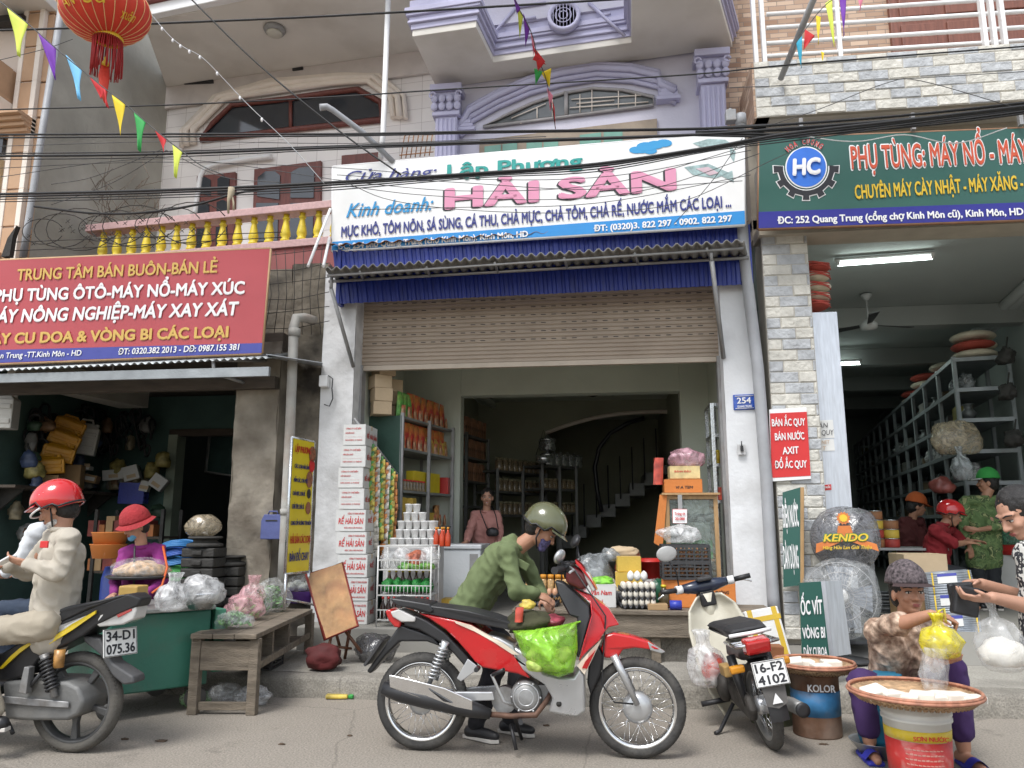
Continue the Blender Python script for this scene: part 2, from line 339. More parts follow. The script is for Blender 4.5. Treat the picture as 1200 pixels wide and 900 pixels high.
for k in range(4): m.bx(-9, -7.14, 7.52-.035*k, 7.75, 6.62+.045*k, 6.665+.045*k)
m.bx(-7.30, -7.05, 7.3, 7.75, 6.32, 6.72)
for k in range(3): m.bx(-7.33+.02*k, -7.02, 7.27+.02*k, 7.75, 6.28-.05*k, 6.325-.05*k)
part('cornice', m, [ochre], A, .008)
m = MB(); m.bx(-9.0, -7.0, 7.35, 7.75, 6.02, 6.27); m.bx(-9.0, -7.3, 7.42, 7.75, 6.27, 6.6); part('lintel_moulding', m, cream_t, A, .01)
m = MB(); m.bx(-8.2, -7.1, 7.62, 7.75, 4.4, 5.6); wn = part('window_frame', m, mat('cream_window_wood', (.55, .43, .26), rough=.6, var=.1), A, .008)
m = MB(); m.bx(-8.1, -7.17, 7.605, 7.7, 4.45, 5.5, 0)
for z in (4.75, 4.98, 5.2): m.bx(-8.1, -7.17, 7.59, 7.62, z, z+.02, 1)
for i in range(5): m.tube([(-7.5+.02*i, 7.585, 4.6+.17*i), (-7.25, 7.585, 4.72+.17*i)], .006, 5, 1)
part('shutter', m, [teal_door, blackm], wn)
m = MB(); m.bx(-9.0, -7.1, 7.66, 7.75, 5.66, 6.0); part('glass_fanlight', m, darkglass, A)
m = MB(); m.bx(-9, -6.9, 7.2, 7.75, 4.28, 4.4, 1)
for x in (-7.65, -7.35, -7.05):
 m.lathe([(.045, 0), (.06, .03), (.035, .07), (.05, .2), (.06, .28), (.03, .38), (.05, .42), (.05, .46)], (x, 7.3, 3.84), 12, 0)
m.bx(-9, -6.95, 7.22, 7.4, 3.7, 3.84, 1)
part('balcony', m, [cream_t, ochre], A, .006)
m = MB(); m.bx(-14, -6.6, 6.9, 7.8, 7.5, 7.62); m.bx(-14, -6.6, 6.85, 6.95, 7.44, 7.62); part('eave', m, soffit_m, A, .01)
m = MB(); m.bx(-7.35, -6.95, 7.55, 7.73, 7.33, 7.42); part('vent', m, blackm, A)
SB = -.1
YB = lambda x, Y0=9.4: Y0+SB*(x+4)
B = thing('tiled_house', 'pinkish white tiled house with yellow baluster balcony and arched upper window', 'house', (-4.5, 9, 0))
def slab(mb, x0, x1, Y0, th, z0, z1, mi=0):   # wall-like box following the turned plane, front face at Y0
 mb.prism([(x0, YB(x0, Y0), z0), (x1, YB(x1, Y0), z0), (x1, YB(x1, Y0)+th, z0), (x0, YB(x0, Y0)+th, z0)], (0, 0, z1-z0), mi)
m = MB(); slab(m, -6.4, -2.02, 9.4, .25, 3.45, 7.75); part('wall', m, tilewall, B)
m = MB(); slab(m, -6.38, -2.03, 9.34, .05, 7.28, 7.70); part('frieze', m, mat('plain_frieze_plaster', (.6, .55, .52), rough=.8, var=.08), B, .01)
ZC = 7.62
m = MB(); P4 = [atz(168, 26, ZC), atz(310, -4, ZC), V((-1.9, 6.75, ZC)), V((-1.95, 9.3, ZC)), V((-6.4, 9.75, ZC))]
m.prism(P4, (0, 0, .16)); part('eave_slab', m, soffit_m, B, .01)
e0 = V((-6.5, 8.18, ZC+.0)); e1 = V((-1.9, 7.55, ZC+.0)); e0, e1 = atz(168, 26, ZC), atz(310, -4, ZC); dd = (e1-e0).normalized(); e1 = e0+dd*6
m = MB(); nn = dd.cross(V((0, 0, 1)))
m.prism([e0, e1, e1+nn*.10, e0+nn*.10], (0, 0, .15)); part('gutter', m, steel_w, B, .01)
m = MB(); m.prism([e0+V((0, 0, .152)), e1+V((0, 0, .152)), e1+nn*.16+V((0, 0, .152)), e0+nn*.16+V((0, 0, .152))], (0, 0, .5)); part('roof_fascia', m, redband, B, .01)
def win_arch(par, px_outer, Y0, s, X0, depth, trim_m, glass_m, frame_m, mull, name='window', trimw=.1, fw=.045):
 pts = [pp(x, y, Y0, s, X0) for x, y in px_outer]; c = sum(pts, V())/len(pts); nrm = V((s, -1, 0)).normalized()
 gm = MB(); gm.prism([p+nrm*.012 for p in pts], -nrm*.03)
 fr = MB()
 fr.tube([p+nrm*.03 for p in pts], fw, 4, 0, closed=True)
 for (a, b) in mull: fr.tube([pp(a[0], a[1], Y0, s, X0)+nrm*.03, pp(b[0], b[1], Y0, s, X0)+nrm*.03], .03, 4)
 w_ = part(name, fr, frame_m, par); part('pane', gm, glass_m, w_)
 return w_, pts, nrm
wB, ptsB, nB = win_arch(B, [(237, 165), (250, 146), (273, 124), (330, 118), (385, 110), (420, 106), (447, 121), (447, 142), (342, 153)], 9.4, SB, -4, .1, cream_t, darkglass, maroon, [((342, 117), (342, 153)), ((342, 153), (447, 140))])
m = MB(); cB = sum(ptsB, V())/len(ptsB)
for off, r, dn in ((1.07, .05, .05), (1.14, .05, .075), (1.2, .035, .06)):
 arc = [cB+(p-cB)*1.0+ (p-cB).normalized()*(off-1)*1.4+nB*dn for p in [pp(x, y, 9.4, SB, -4) for x, y in [(236, 168), (236, 152), (250, 140), (273, 119), (330, 112), (385, 104), (425, 100), (452, 118), (455, 140)]]]
 m.tube(arc, r, 6)
part('window_moulding', m, cream_t, B)
def door_b(px, panes, lab=None):
 q = [pp(x, y, 9.4, SB, -4) for x, y in px]; m = MB(); m.prism([p+nB*.05 for p in q], -nB*.06); d_ = part('door', m, maroon, B, .006, label=lab)
 m = MB()
 for pn in panes: m.prism([pp(x, y, 9.4, SB, -4)+nB*.066 for x, y in pn], -nB*.03)
 part('pane', m, darkglass, d_); return d_
door_b([(231, 300), (233, 208), (278, 203), (275, 300)], [[(236, 228), (237, 214), (243, 209), (250, 213), (250, 232)], [(258, 230), (258, 212), (264, 208), (272, 211), (271, 230)], [(234, 262), (235, 240), (242, 237), (248, 241), (248, 262)], [(257, 258), (257, 239), (264, 236), (270, 239), (270, 258)], [(233, 296), (234, 270), (247, 269), (247, 296)], [(256, 294), (256, 268), (269, 266), (269, 293)]], 'narrow maroon door leaf with six panes')
door_b([(297, 300), (300, 200), (378, 190), (376, 300)], [[(304, 232), (305, 210), (314, 203), (325, 203), (331, 208), (330, 236)], [(343, 234), (344, 204), (353, 199), (364, 198), (371, 203), (370, 234)], [(303, 285), (303, 240), (329, 240), (328, 285)], [(342, 285), (343, 240), (370, 240), (369, 285)]], 'wide maroon double door')
q = [pp(x, y, 9.4, SB, -4) for x, y in [(400, 300), (402, 184), (445, 180), (445, 300)]]; m = MB(); m.prism([p+nB*.05 for p in q], -nB*.06); part('door', m, maroon, B, .006)
for (x0, x1, y0, y1) in ((216, 250, 88, 99), (343, 355, 72, 83)):
 q = [pp(x, y, 9.33, SB, -4) for x, y in [(x0, y1), (x0, y0), (x1, y0-1), (x1, y1-1.5)]]; m = MB(); m.prism([p+nB*.012 for p in q], -nB*.05); part('vent', m, blackm, B)
cl = atz(322, 33, ZC); t = thing('ceiling_lamp', 'round flush lamp under the eave of the tiled house', 'lamp', cl)
m = MB(); m.lathe([(.0, -.02), (.13, -.02), (.14, -.05), (.12, -.085), (0.0, -.09)], cl+V((0, 0, .02)), 24); part('rim', m, steel_g, t)
m = MB(); m.lathe([(.105, -.09), (.09, -.115), (.05, -.135), (0.001, -.14)], cl+V((0, 0, .02)), 24); part('diffuser', m, mat('milky_glass', (.5, .48, .42), rough=.3, var=.05), t)
m = MB(); slab(m, -6.3, -2.9, 8.06, 1.25, 4.10, 4.42, 0); part('balcony_slab', m, soffit_m, B, .01)
m = MB(); slab(m, -6.32, -2.88, 8.02, .035, 4.16, 4.43, 0); part('balcony_fascia', m, redband, B)
m = MB(); slab(m, -6.34, -2.86, 7.99, .2, 4.43, 4.52); slab(m, -6.34, -2.86, 7.98, .2, 4.86, 4.95); part('balcony_rail', m, pink_p, B, .008)
prof = [(.055, 0), (.055, .035), (.042, .05), (.057, .085), (.056, .12), (.04, .2), (.031, .25), (.029, .275), (.041, .285), (.041, .3), (.029, .31), (.036, .345)]
bp0 = None
for i in range(17):
 x = -6.13+.205*i; p = V((x, YB(x, 8.07), 4.518)); m = MB(); m.lathe(prof, p, 14); part('baluster', m, yellow_p, B)
m = MB(); m.grid(lambda u, v: V((0, 0, 0)), 1, 1); m = MB()
xl, xr = -3.83, -3.36
def rough_box(x0, x1, y0, y1, z0, z1, nx, nz, amp, seed):
 mb = MB()
 def f(x, y, z): d = amp*noise.noise(V((x*4+seed, y*4, z*2.2))); e = amp*.6*noise.noise(V((x*13+seed, y*13, z*9))); return d+e
 mb.grid(lambda u, v: V((x0+(x1-x0)*u, y0-f(x0+(x1-x0)*u, y0, z0+(z1-z0)*v), z0+(z1-z0)*v)), nx, nz)
 mb.grid(lambda u, v: V((x0-f(x0, y0+(y1-y0)*u, z0+(z1-z0)*v), y0+(y1-y0)*u, z0+(z1-z0)*v)), 6, nz)
 mb.grid(lambda u, v: V((x1+f(x1, y0+(y1-y0)*u, z0+(z1-z0)*v), y0+(y1-y0)*u, z0+(z1-z0)*v)), 6, nz)
 mb.bx(x0+amp, x1-amp, y0+amp*2, y1, z0, z1); return mb
part('pillar', rough_box(xl, xr, 7.42, 7.85, .1, 3.2, 14, 70, .022, 3), pillar_m, B)
part('party_wall', rough_box(-3.36, -2.97, 7.62, 9.2, .1, 4.1, 10, 80, .03, 8), oldwall, B)
m = MB(); m.bx(-9.5, -3.36, 7.44, 7.8, 3.05, 3.3); part('lintel_beam', m, darkwood, B, .01)
m = MB(); m.bx(-3.85, -2.98, 7.7, 8.0, 3.3, 3.62); part('upper_beam', m, oldwall, B, .02)
m = MB(); m.bx(-9.5, -3.4, 7.8, 11.2, 3.22, 3.36); part('shop_ceiling', m, darkwood, B)
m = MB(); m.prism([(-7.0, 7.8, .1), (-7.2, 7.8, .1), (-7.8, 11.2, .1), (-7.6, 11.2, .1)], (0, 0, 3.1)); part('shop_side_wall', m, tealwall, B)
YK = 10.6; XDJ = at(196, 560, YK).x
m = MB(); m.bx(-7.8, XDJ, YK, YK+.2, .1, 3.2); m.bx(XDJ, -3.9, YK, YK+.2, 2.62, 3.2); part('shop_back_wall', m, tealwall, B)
m = MB(); m.bx(XDJ, XDJ+.14, YK-.05, YK+.18, .1, 2.62); m.bx(XDJ, -3.9, YK-.04, YK+.1, 2.6, 2.7, 1); part('door_jamb', m, [mat('dirty_green_jamb', (.32, .37, .29), rough=.8, var=.2, scale=3), darkwood], B)
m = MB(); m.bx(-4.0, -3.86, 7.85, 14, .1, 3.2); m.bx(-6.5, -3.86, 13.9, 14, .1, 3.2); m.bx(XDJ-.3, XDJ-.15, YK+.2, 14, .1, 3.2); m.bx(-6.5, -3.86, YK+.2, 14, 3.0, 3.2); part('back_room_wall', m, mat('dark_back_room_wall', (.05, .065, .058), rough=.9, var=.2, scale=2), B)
m = MB(); m.bx(-9.5, -3.36, 7.3, 14, .10, .17); part('shop_floor', m, floor_m, B)
m = MB(); m.bx(-14, -9.4, 7.72, 14, 0, 3.3); part('neighbour_wall', m, peach, A)
m = MB(); m.bx(-6.55, -3.4, 7.75, 7.86, 3.3, 4.1); part('front_upper_wall', m, oldwall, B)
YC = lambda x, Y0=8.2: Y0+SB*x
C_ = thing('lavender_house', 'lavender stucco house whose ground floor is the open seafood shop', 'house', (-.7, 8.5, 0))
def slabc(mb, x0, x1, Y0, th, z0, z1, mi=0):
 mb.prism([(x0, YC(x0, Y0), z0), (x1, YC(x1, Y0), z0), (x1, YC(x1, Y0)+th, z0), (x0, YC(x0, Y0)+th, z0)], (0, 0, z1-z0), mi)
nC = V((SB, -1, 0)).normalized()
m = MB(); slabc(m, -2.0, 1.35, 8.2, .25, 3.9, 7.3); part('wall', m, lav_l, C_)
ZS = 6.55
po = [atz(483, 43, ZS), atz(558, 32, ZS), atz(578, 73, ZS), atz(740, 50, ZS), atz(740, -6, ZS), V((1.0, 6.55, ZS)), V((1.45, 8.0, ZS)), V((-2.0, 8.4, ZS))]
m = MB(); m.prism(po, (0, 0, .08)); part('balcony_slab', m, soffit_m, C_, .006)
def inset(pts, d):
 c = []
 for i in range(len(pts)):
  a, b, e = pts[i-1], pts[i], pts[(i+1) % len(pts)]
  u = (b-a).normalized(); v2 = (e-b).normalized(); n1 = V((u.y, -u.x, 0)); n2 = V((v2.y, -v2.x, 0)); bis = (n1+n2); bis = bis/max(.3, bis.length_squared)*2
  c.append(b+bis*d)
 return c
m = MB()
for k, (d, z0, z1) in enumerate([(.015, .075, .14), (.045, .14, .17), (.03, .17, .22), (.06, .22, .25), (.075, .25, .31), (.03, .31, .42)]):
 ring = inset(po, d); m.prism([p+V((0, 0, z0)) for p in ring], (0, 0, z1-z0-.0005))
part('balcony_moulding', m, lav, C_, .006)
m = MB(); slabc(m, -2.0, 1.4, 7.75, .2, ZS+.42, ZS+1.6)
part('balcony_parapet', m, lav_l, C_)
pc = pp(661, 21, 7.72, SB); g = MB()
g.lathe([(.14, 0), (.17, 0), (.17, .03), (.14, .03)], (0, 0, 0), 28, 0)
R_ = Matrix(((1, 0, 0), (0, 0, -1), (0, 1, 0)))
gg = MB()
for v in g.v: pass
gg.lathe([(.14, -.02), (.185, -.02), (.185, .05), (.165, .065), (.14, .05), (.14, -.02)], pc, 28, 0, R=R_)
part('round_vent', gg, lav, C_)
gg = MB(); gg.lathe([(.139, .0), (0.001, .0)], pc+nC*.03, 24, 0, R=R_); part('vent_backing', gg, blackm, C_)
gg = MB()
for i in range(-3, 4): x = i*.038; hgt = sqrt(max(0, .14**2-x*x)); gg.tube([pc+nC*.05+V((x, 0, -hgt)), pc+nC*.05+V((x, 0, hgt))], .005, 5)
for r in (.05, .09): gg.tube([pc+nC*.055+V((r*cos(a*pi/8), 0, r*sin(a*pi/8))) for a in range(16)], .005, 5, closed=True)
part('vent_grille', gg, lav, C_)
m = MB()
for a, b in (((565, 55), (605, 8)), ((605, 8), (640, 3)), ((690, 3), (732, 42)), ((705, 18), (716, 16)), ((616, 22), (628, 20))):
 m.tube([pp(a[0], a[1], 7.73, SB), pp(b[0], b[1], 7.73, SB)], .02, 4)
part('panel_moulding', m, lav, C_)
def column(x, wd, px=None):
 y = YC(x, 8.02); m = MB(); m.bx(x-wd, x+wd, y-.02, y+.2, 4.0, 6.05)
 for i in range(5): m.tube([(x-wd*.8+i*wd*.4, y-.02, 4.0), (x-wd*.8+i*wd*.4, y-.02, 6.02)], .018, 8)
 m.bx(x-wd*1.25, x+wd*1.25, y-.06, y+.2, 6.05, 6.1); m.bx(x-wd*1.45, x+wd*1.45, y-.09, y+.2, 6.36, 6.44); m.bx(x-wd*1.15, x+wd*1.15, y-.03, y+.2, 6.1, 6.36)
 for i in range(4):
  for z in (6.16, 6.26): m.ell((x-wd*1.05+i*wd*.7, y-.06, z), (.045, .03, .055), n=8, m=6)
 for sx in (-1, 1): m.tube([(x+sx*wd*1.2+.035*cos(t*.7), y-.08, 6.30+.035*sin(t*.7)) for t in range(9)], .014, 6)
 part('column', m, lav, C_, .006)
column(-1.83, .13); column(1.2, .13)
wpx = [(567, 150), (590, 138), (625, 122), (660, 111), (695, 105), (730, 107), (766, 115), (766, 125)]
wC, ptsC, _n = win_arch(C_, wpx, 8.2, SB, 0, .1, lav, mat('grey_window_glass', (.13, .14, .145), rough=.1, var=.15, bump=0), mat('grey_window_frame', (.36, .34, .34), rough=.6), [((664, 109), (664, 137))], fw=.022)
m = MB()
def wl(a, b): m.tube([pp(a[0], a[1], 8.2, SB)+nC*.03, pp(b[0], b[1], 8.2, SB)+nC*.03], .008, 4)
for a, b in (((600, 140), (640, 123)), ((610, 146), (655, 138)), ((630, 128), (630, 143)), ((648, 118), (648, 140)), ((670, 118), (755, 113)), ((668, 128), (760, 121)), ((694, 107), (694, 133)), ((725, 108), (725, 129)), ((745, 110), (745, 127)), ((680, 112), (680, 134)), ((676, 123), (720, 119))): wl(a, b)
part('window_bars', m, cream_t, wC)
m = MB(); opx = [(540, 157), (548, 148), (552, 140), (585, 122), (622, 106), (660, 96), (700, 90), (740, 92), (772, 99), (775, 110), (792, 118)]
for o_, r, dn in ((0, .035, .06), (-5, .04, .10), (-10, .035, .08), (5, .03, .035)):
 m.tube([pp(x, y+o_, 8.2, SB)+nC*dn for x, y in opx], r, 6)
for (x, y, ww) in ((546, 152, 22), (783, 116, 22)):
 for k in range(3): c = pp(x, y-4*k+4, 8.2, SB); m.box(c+nC*.05, (.26-.05*k, .14, .04))
part('window_moulding', m, lav, C_)
m = MB(); q = [pp(x, y, 8.2, SB) for x, y in [(562, 200), (563, 166), (770, 141), (770, 180)]]; m.prism([p+nC*.04 for p in q], -nC*.05, 0)
wl_ = part('window_frame', m, mat('window_frame_brown', (.3, .24, .18), rough=.6), C_)
for x0, x1 in ((569, 588), (590, 607), (618, 636), (638, 655), (680, 705), (708, 730)):
 f = lambda x: 174-(x-569)*.121
 m = MB(); m.prism([pp(x, y, 8.2, SB)+nC*.05 for x, y in [(x0, f(x0)+20), (x0, f(x0)), (x1, f(x1)), (x1, f(x1)+20)]], -nC*.02)
 part('pane', m, mat('green_window_glass', (.16, .34, .27), rough=.1, var=.1), wl_)
FZ = .38
m = MB()
mb = rough_box(-2.97, -2.62, 7.55, 7.95, .1, 4.0, 8, 60, .008, 5); part('pillar', mb, white_pl, C_)
part('pillar', rough_box(1.11, 1.42, 7.55, 7.95, .1, 4.0, 8, 50, .006, 15), white_p, C_)
m = MB(); m.bx(-2.97, 1.42, 7.95, 8.2, 3.3, 4.3); part('lintel', m, white_p, C_)
m = MB(); m.bx(-2.97, 1.42, 7.22, 16, .0, FZ); part('shop_floor', m, floor_m, C_, .015)
m = MB(); m.bx(-2.95, -2.62, 7.95, 9.5, FZ, 3.35); m.bx(1.2, 1.42, 7.95, 9.5, FZ, 3.35); m.bx(-2.95, 1.42, 8.2, 9.6, 3.3, 3.42); part('front_room_wall', m, shopwall, C_)
YI = 9.5
pj = [at(540, 470, YI), at(797, 470, YI)]; xj0, xj1 = pj[0].x, pj[1].x; zl0 = at(665, 461, YI).z; zl1 = at(665, 428, YI).z
m = MB(); m.bx(-2.95, xj0, YI, YI+.22, FZ, 3.4); m.bx(xj1, 1.42, YI, YI+.22, FZ, 3.4); m.bx(xj0, xj1, YI, YI+.22, zl0, 3.4)
part('inner_wall', m, shopwall, C_, .006)
m = MB(); m.bx(-2.75, 1.25, YI-.35, YI-.002, zl1+.02, zl1+.16); part('ceiling_joist', m, oldwall, C_)
m = MB(); xl2 = xj0-.28
m.bx(xl2-.15, xl2, YI+.22, 15, FZ, 3.6); m.bx(xj1+.05, xj1+.2, YI+.22, 15, FZ, 3.6); m.bx(xl2, xj1+.05, 14.8, 15, FZ, 3.6); part('inner_room_wall', m, innerwall, C_)
m = MB(); m.bx(xl2-.1, xj1+.2, YI+.2, 15, 3.3, 3.4); part('inner_room_ceiling', m, shopwall, C_)
m = MB()
for k in range(3): r = .08+.09*k; m.tube([(xl2+r+.0, YI+.3, 3.27-.03*k+.03), (xl2+r, 13.4, 3.27-.03*k+.03)], .05, 6); m.tube([(xl2, 13.2-.1*k, 3.28), (xj1, 13.2-.1*k, 3.28)], .05, 6)
part('cornice', m, shopwall, C_)
m = MB(); ax0 = at(640, 520, 12.4).x; ax1 = at(800, 520, 12.4).x; za = at(720, 483, 12.4).z; N = 18
top = [V((xl2, 12.4, 3.32)), V((ax1+.3, 12.4, 3.32))]
arc = []
for i in range(N+1):
 t = i/N; x = ax0+(ax1+.6-ax0)*t; arc.append(V((x, 12.4, za-.34*(1-sin(pi*min(1, t*.75+.02)))**1.3)))
for i in range(N): m.prism([arc[i], arc[i+1], V((arc[i+1].x, 12.4, 3.32)), V((arc[i].x, 12.4, 3.32))], (0, .18, 0))
m.bx(xl2, ax0, 12.4, 12.58, FZ, 3.32)
part('arch', m, innerwall, C_)
m = MB(); m.tube([p+V((0, -.02, -.01)) for p in arc], .035, 6); part('arch_trim', m, cream_t, C_)
m = MB()
for i in range(7): m.bx(.0+.24*i-.9, .0+.24*i-.66, 12.9, 14.2, FZ+.55+.17*i, FZ+.76+.17*i)
m.bx(.8, 1.5, 12.9, 14.7, FZ+1.75, FZ+1.9)
part('stairs', m, mat('grey_stair_terrazzo', (.15, .155, .145), rough=.5, var=.1), C_, .006)
m = MB(); hr = [at(x, y, 12.6) for x, y in ((705, 600), (700, 575), (697, 548), (702, 525), (715, 508), (735, 496), (755, 490))]
m.tube(hr, .035, 8)
for i in range(9): x = -.85+.2*i; m.tube([(x, 12.85, FZ+.6+.15*i), (x, 12.85, FZ+1.3+.15*i)], .012, 6)
part('banister', m, blackm, C_)
rs = mat('beige_shutter_slats', (.36, .29, .225), rough=.55, var=.07, scale=3, bump=.03, dirt=(.26, .2, .15), dscale=2, damt=.3)
z0 = at(630, 424, 7.8).z; z1 = 3.95
m = MB(); nz = 22; hs_ = (z1-z0)/nz; rows = []
for i in range(nz):
 z = z0+hs_*i
 m.add([(-2.62, 7.80, z), (1.11, 7.80, z), (1.11, 7.79, z+hs_*.2), (-2.62, 7.79, z+hs_*.2), (1.11, 7.79, z+hs_*.8), (-2.62, 7.79, z+hs_*.8), (1.11, 7.80, z+hs_*.95), (-2.62, 7.80, z+hs_*.95), (1.11, 7.80, z+hs_), (-2.62, 7.80, z+hs_)],
   [(0, 1, 2, 3), (3, 2, 4, 5), (5, 4, 6, 7), (7, 6, 8, 9)], 0)
 if 5 <= i <= 15 and i % 2:
  for k in range(34):
   if (k*7+i*3) % 9 == 0: continue
   x = -2.56+.107*k+(.05 if i % 2 else 0)
   m.bx(x, x+.05, 7.787, 7.7905, z+hs_*.45, z+hs_*.45+.008, 1)
m.bx(-2.62, 1.11, 7.775, 7.83, z0-.05, z0-.0005, 2)
part('roller_shutter', m, [rs, mat('slot_shadow_void', (.02, .018, .015), var=0, bump=0), mat('shutter_bottom_bar', (.46, .39, .31), rough=.5, var=.08)], C_)
for x in (-2.64, 1.08): part('shutter_guide', MB().bx(x, x+.045, 7.74, 7.86, FZ, z0), steel_g, C_)
D = thing('brick_clad_house', 'house clad in cream and blue-grey tiles with white balcony rail, right edge', 'house', (3, 8, 0))
def tiles(x0, x1, y, z0, z1, tw, th, seed, shift):
 rnd = random.Random(seed); mb = MB(); mb.bx(x0, x1, y, y+.05, z0, z1, 2); r = 0; z = z0
 while z < z1-.02:
  zz = min(z+th, z1); k = 0; x = x0-tw*((r*shift) % 2)
  while x < x1:
   a, b = max(x, x0), min(x+tw, x1)
   if b-a > .02:
    e = .004+.010*rnd.random(); j = lambda: rnd.uniform(-.003, .003); g = .003
    mb.add([(a+g, y, z+g), (b-g, y, z+g), (b-g, y, zz-g), (a+g, y, zz-g), (a+g+.008, y-e+j(), z+g+.008), (b-g-.008, y-e+j(), z+g+.008), (b-g-.008, y-e+j(), zz-g-.008), (a+g+.008, y-e+j(), zz-g-.008)],
      [(4, 5, 6, 7), (0, 1, 5, 4), (1, 2, 6, 5), (2, 3, 7, 6), (3, 0, 4, 7)], k % 2)
   x += tw; k += 1
  z = zz; r += 1
 return mb
pa = at(887, 138, 7.35); pb = at(885, 75, 7.35)
zb0, zb1 = pa.z, at(884, 73, 7.35).z
part('balcony_front', tiles(pa.x, 6.2, 7.35, zb0, zb1, .285, .107, 3, .5), [tile_c, tile_g, grout], D)
m = MB(); m.bx(pa.x, 6.2, 7.4, 8.6, zb0, zb0+.12); m.bx(pa.x-.02, pa.x+.13, 7.36, 8.6, zb0, zb1, 1); part('balcony_slab', m, [soffit_m, browntile], D)
m = MB(); xw = pa.x; m.bx(xw-.22, 6.2, 8.6, 8.8, zb0-.2, 8.6); m.bx(xw-.3, xw+.02, 8.1, 8.85, 4.2, 8.6, 0); part('upper_wall', m, browntile, D)
m = MB(); xd = at(1043, 30, 8.55).x; m.bx(xd, xd+3, 8.53, 8.6, zb0+.1, 7.9)
for i in range(6):
 for z in (5.9, 6.5, 7.1): m.bx(xd+.1+.5*i, xd+.48+.5*i, 8.5, 8.54, z, z+.5)
part('balcony_door', m, mat('red_brown_panelled_wood', (.2, .075, .05), rough=.5, var=.25, scale=4, stretch=(8, 8, 1)), D, .01)
m = MB()
for y in (-5, 14, 30, 48, 63): m.tube([at(898, y+3, 7.42), at(898, y+3, 7.42)+V((4.5, .1, 0))], .022, 6)
for px in (886, 896, 985, 1157, 1168, 1180):
 p = at(px, 70, 7.43); m.bx(p.x-.02, p.x+.02, 7.40, 7.46, zb1-.02, zb1+1.0)
part('balcony_rail', m, steel_w, D)
px0, px1 = 1.53, 1.965
part('pillar', tiles(px0, px1, 7.5, .3, 4.6, .27, .107, 9, .5), [tile_c, tile_g, grout], D)
m = MB(); m.bx(px0+.02, px1, 7.552, 7.95, .2, 4.9); part('pillar_core', m, grout, D)
m = MB(); m.bx(1.5, 6.2, 7.42, 7.75, 4.12, 4.22); m.bx(1.5, 6.2, 7.76, 8.0, 4.2, 5.5, 0); part('lintel', m, mat('beige_render', (.42, .37, .30), rough=.8, var=.1), D)
SK = math.tan(radians(10.7))
m = MB()
m.prism([(1.9, 7.96, .3), (1.75, 7.96, .3), (1.9+15*SK-.15, 22.9, .3), (1.9+15*SK, 22.9, .3)], (0, 0, 4.0))
xr0 = at(1197, 330, 8.2).x+.05
xr0 = 5.05
m.prism([(xr0, 7.96, .3), (xr0+.2, 7.96, .3), (xr0+15*SK+.2, 22.9, .3), (xr0+15*SK, 22.9, .3)], (0, 0, 4.0))
m.bx(1, 9, 22.9, 23.1, .3, 4.3)
part('shop_wall', m, d_wall, D)
m = MB(); m.bx(1.5, 9, 7.76, 23, 4.3, 4.42)
for y in (10.9, 13.6, 16.3, 19): m.bx(1.5, 9, y, y+.25, 4.02, 4.3)
part('shop_ceiling', m, d_ceil, D, .01)
m = MB()
for k in range(3):
 r = .07+.1*k; m.tube([(xr0-r, 7.8, 4.26+.0*k), (xr0-r+15*SK, 22.8, 4.26)], .07, 6)
part('cornice', m, d_ceil, D)
m = MB(); m.prism([(1.52, 7.15, .17), (1.52, 7.95, .34), (1.52, 23, .34), (1.52, 23, .0), (1.52, 7.15, .0)], (7.5, 0, 0)); part('shop_floor', m, floor_m, D)
m = MB(); m.bx(xr0, 6.2, 7.5, 7.96, .2, 4.3); part('pillar', m, d_wall, D, .01)
# SIGN BOARDS, AWNINGS, PIPES
red_s = mat('red_sign_vinyl', (.42, .06, .07), rough=.35, var=.05, scale=1.5, bump=0)
blue_s = mat('blue_sign_vinyl', (.05, .06, .30), rough=.35, var=.04, bump=0)
cyan_s = mat('cyan_sign_vinyl', (.02, .25, .62), rough=.4, var=.04, bump=0)
white_s = mat('white_sign_vinyl', (.78, .78, .77), rough=.4, var=.03, bump=0, dirt=(.55, .54, .5), dscale=1.2, damt=.25)
green_s = mat('dark_green_sign_vinyl', (.025, .10, .08), rough=.38, var=.08, scale=2, bump=0)
navy_s = mat('navy_sign_vinyl', (.02, .02, .24), rough=.35, var=.04, bump=0)
ink = lambda n, c: mat('ink_'+n, c, rough=.5, var=0, bump=0)
gold_i, white_i, navy_i, teal_i, pink_i, black_i, cyan_i = ink('gold', (.62, .40, .10)), ink('white', (.82, .82, .82)), ink('navy', (.03, .04, .22)), ink('teal', (.01, .30, .27)), ink('pink', (.68, .28, .42)), ink('black', (.015, .015, .02)), ink('cyan', (.02, .28, .58))
redo_i, yel_i, green_i, redi = ink('orange_red', (.55, .08, .03)), ink('yellow', (.68, .46, .03)), ink('green', (.05, .45, .2)), ink('red', (.6, .03, .03))
frame_w = mat('pale_wood_batten', (.55, .36, .2), rough=.7, var=.15)
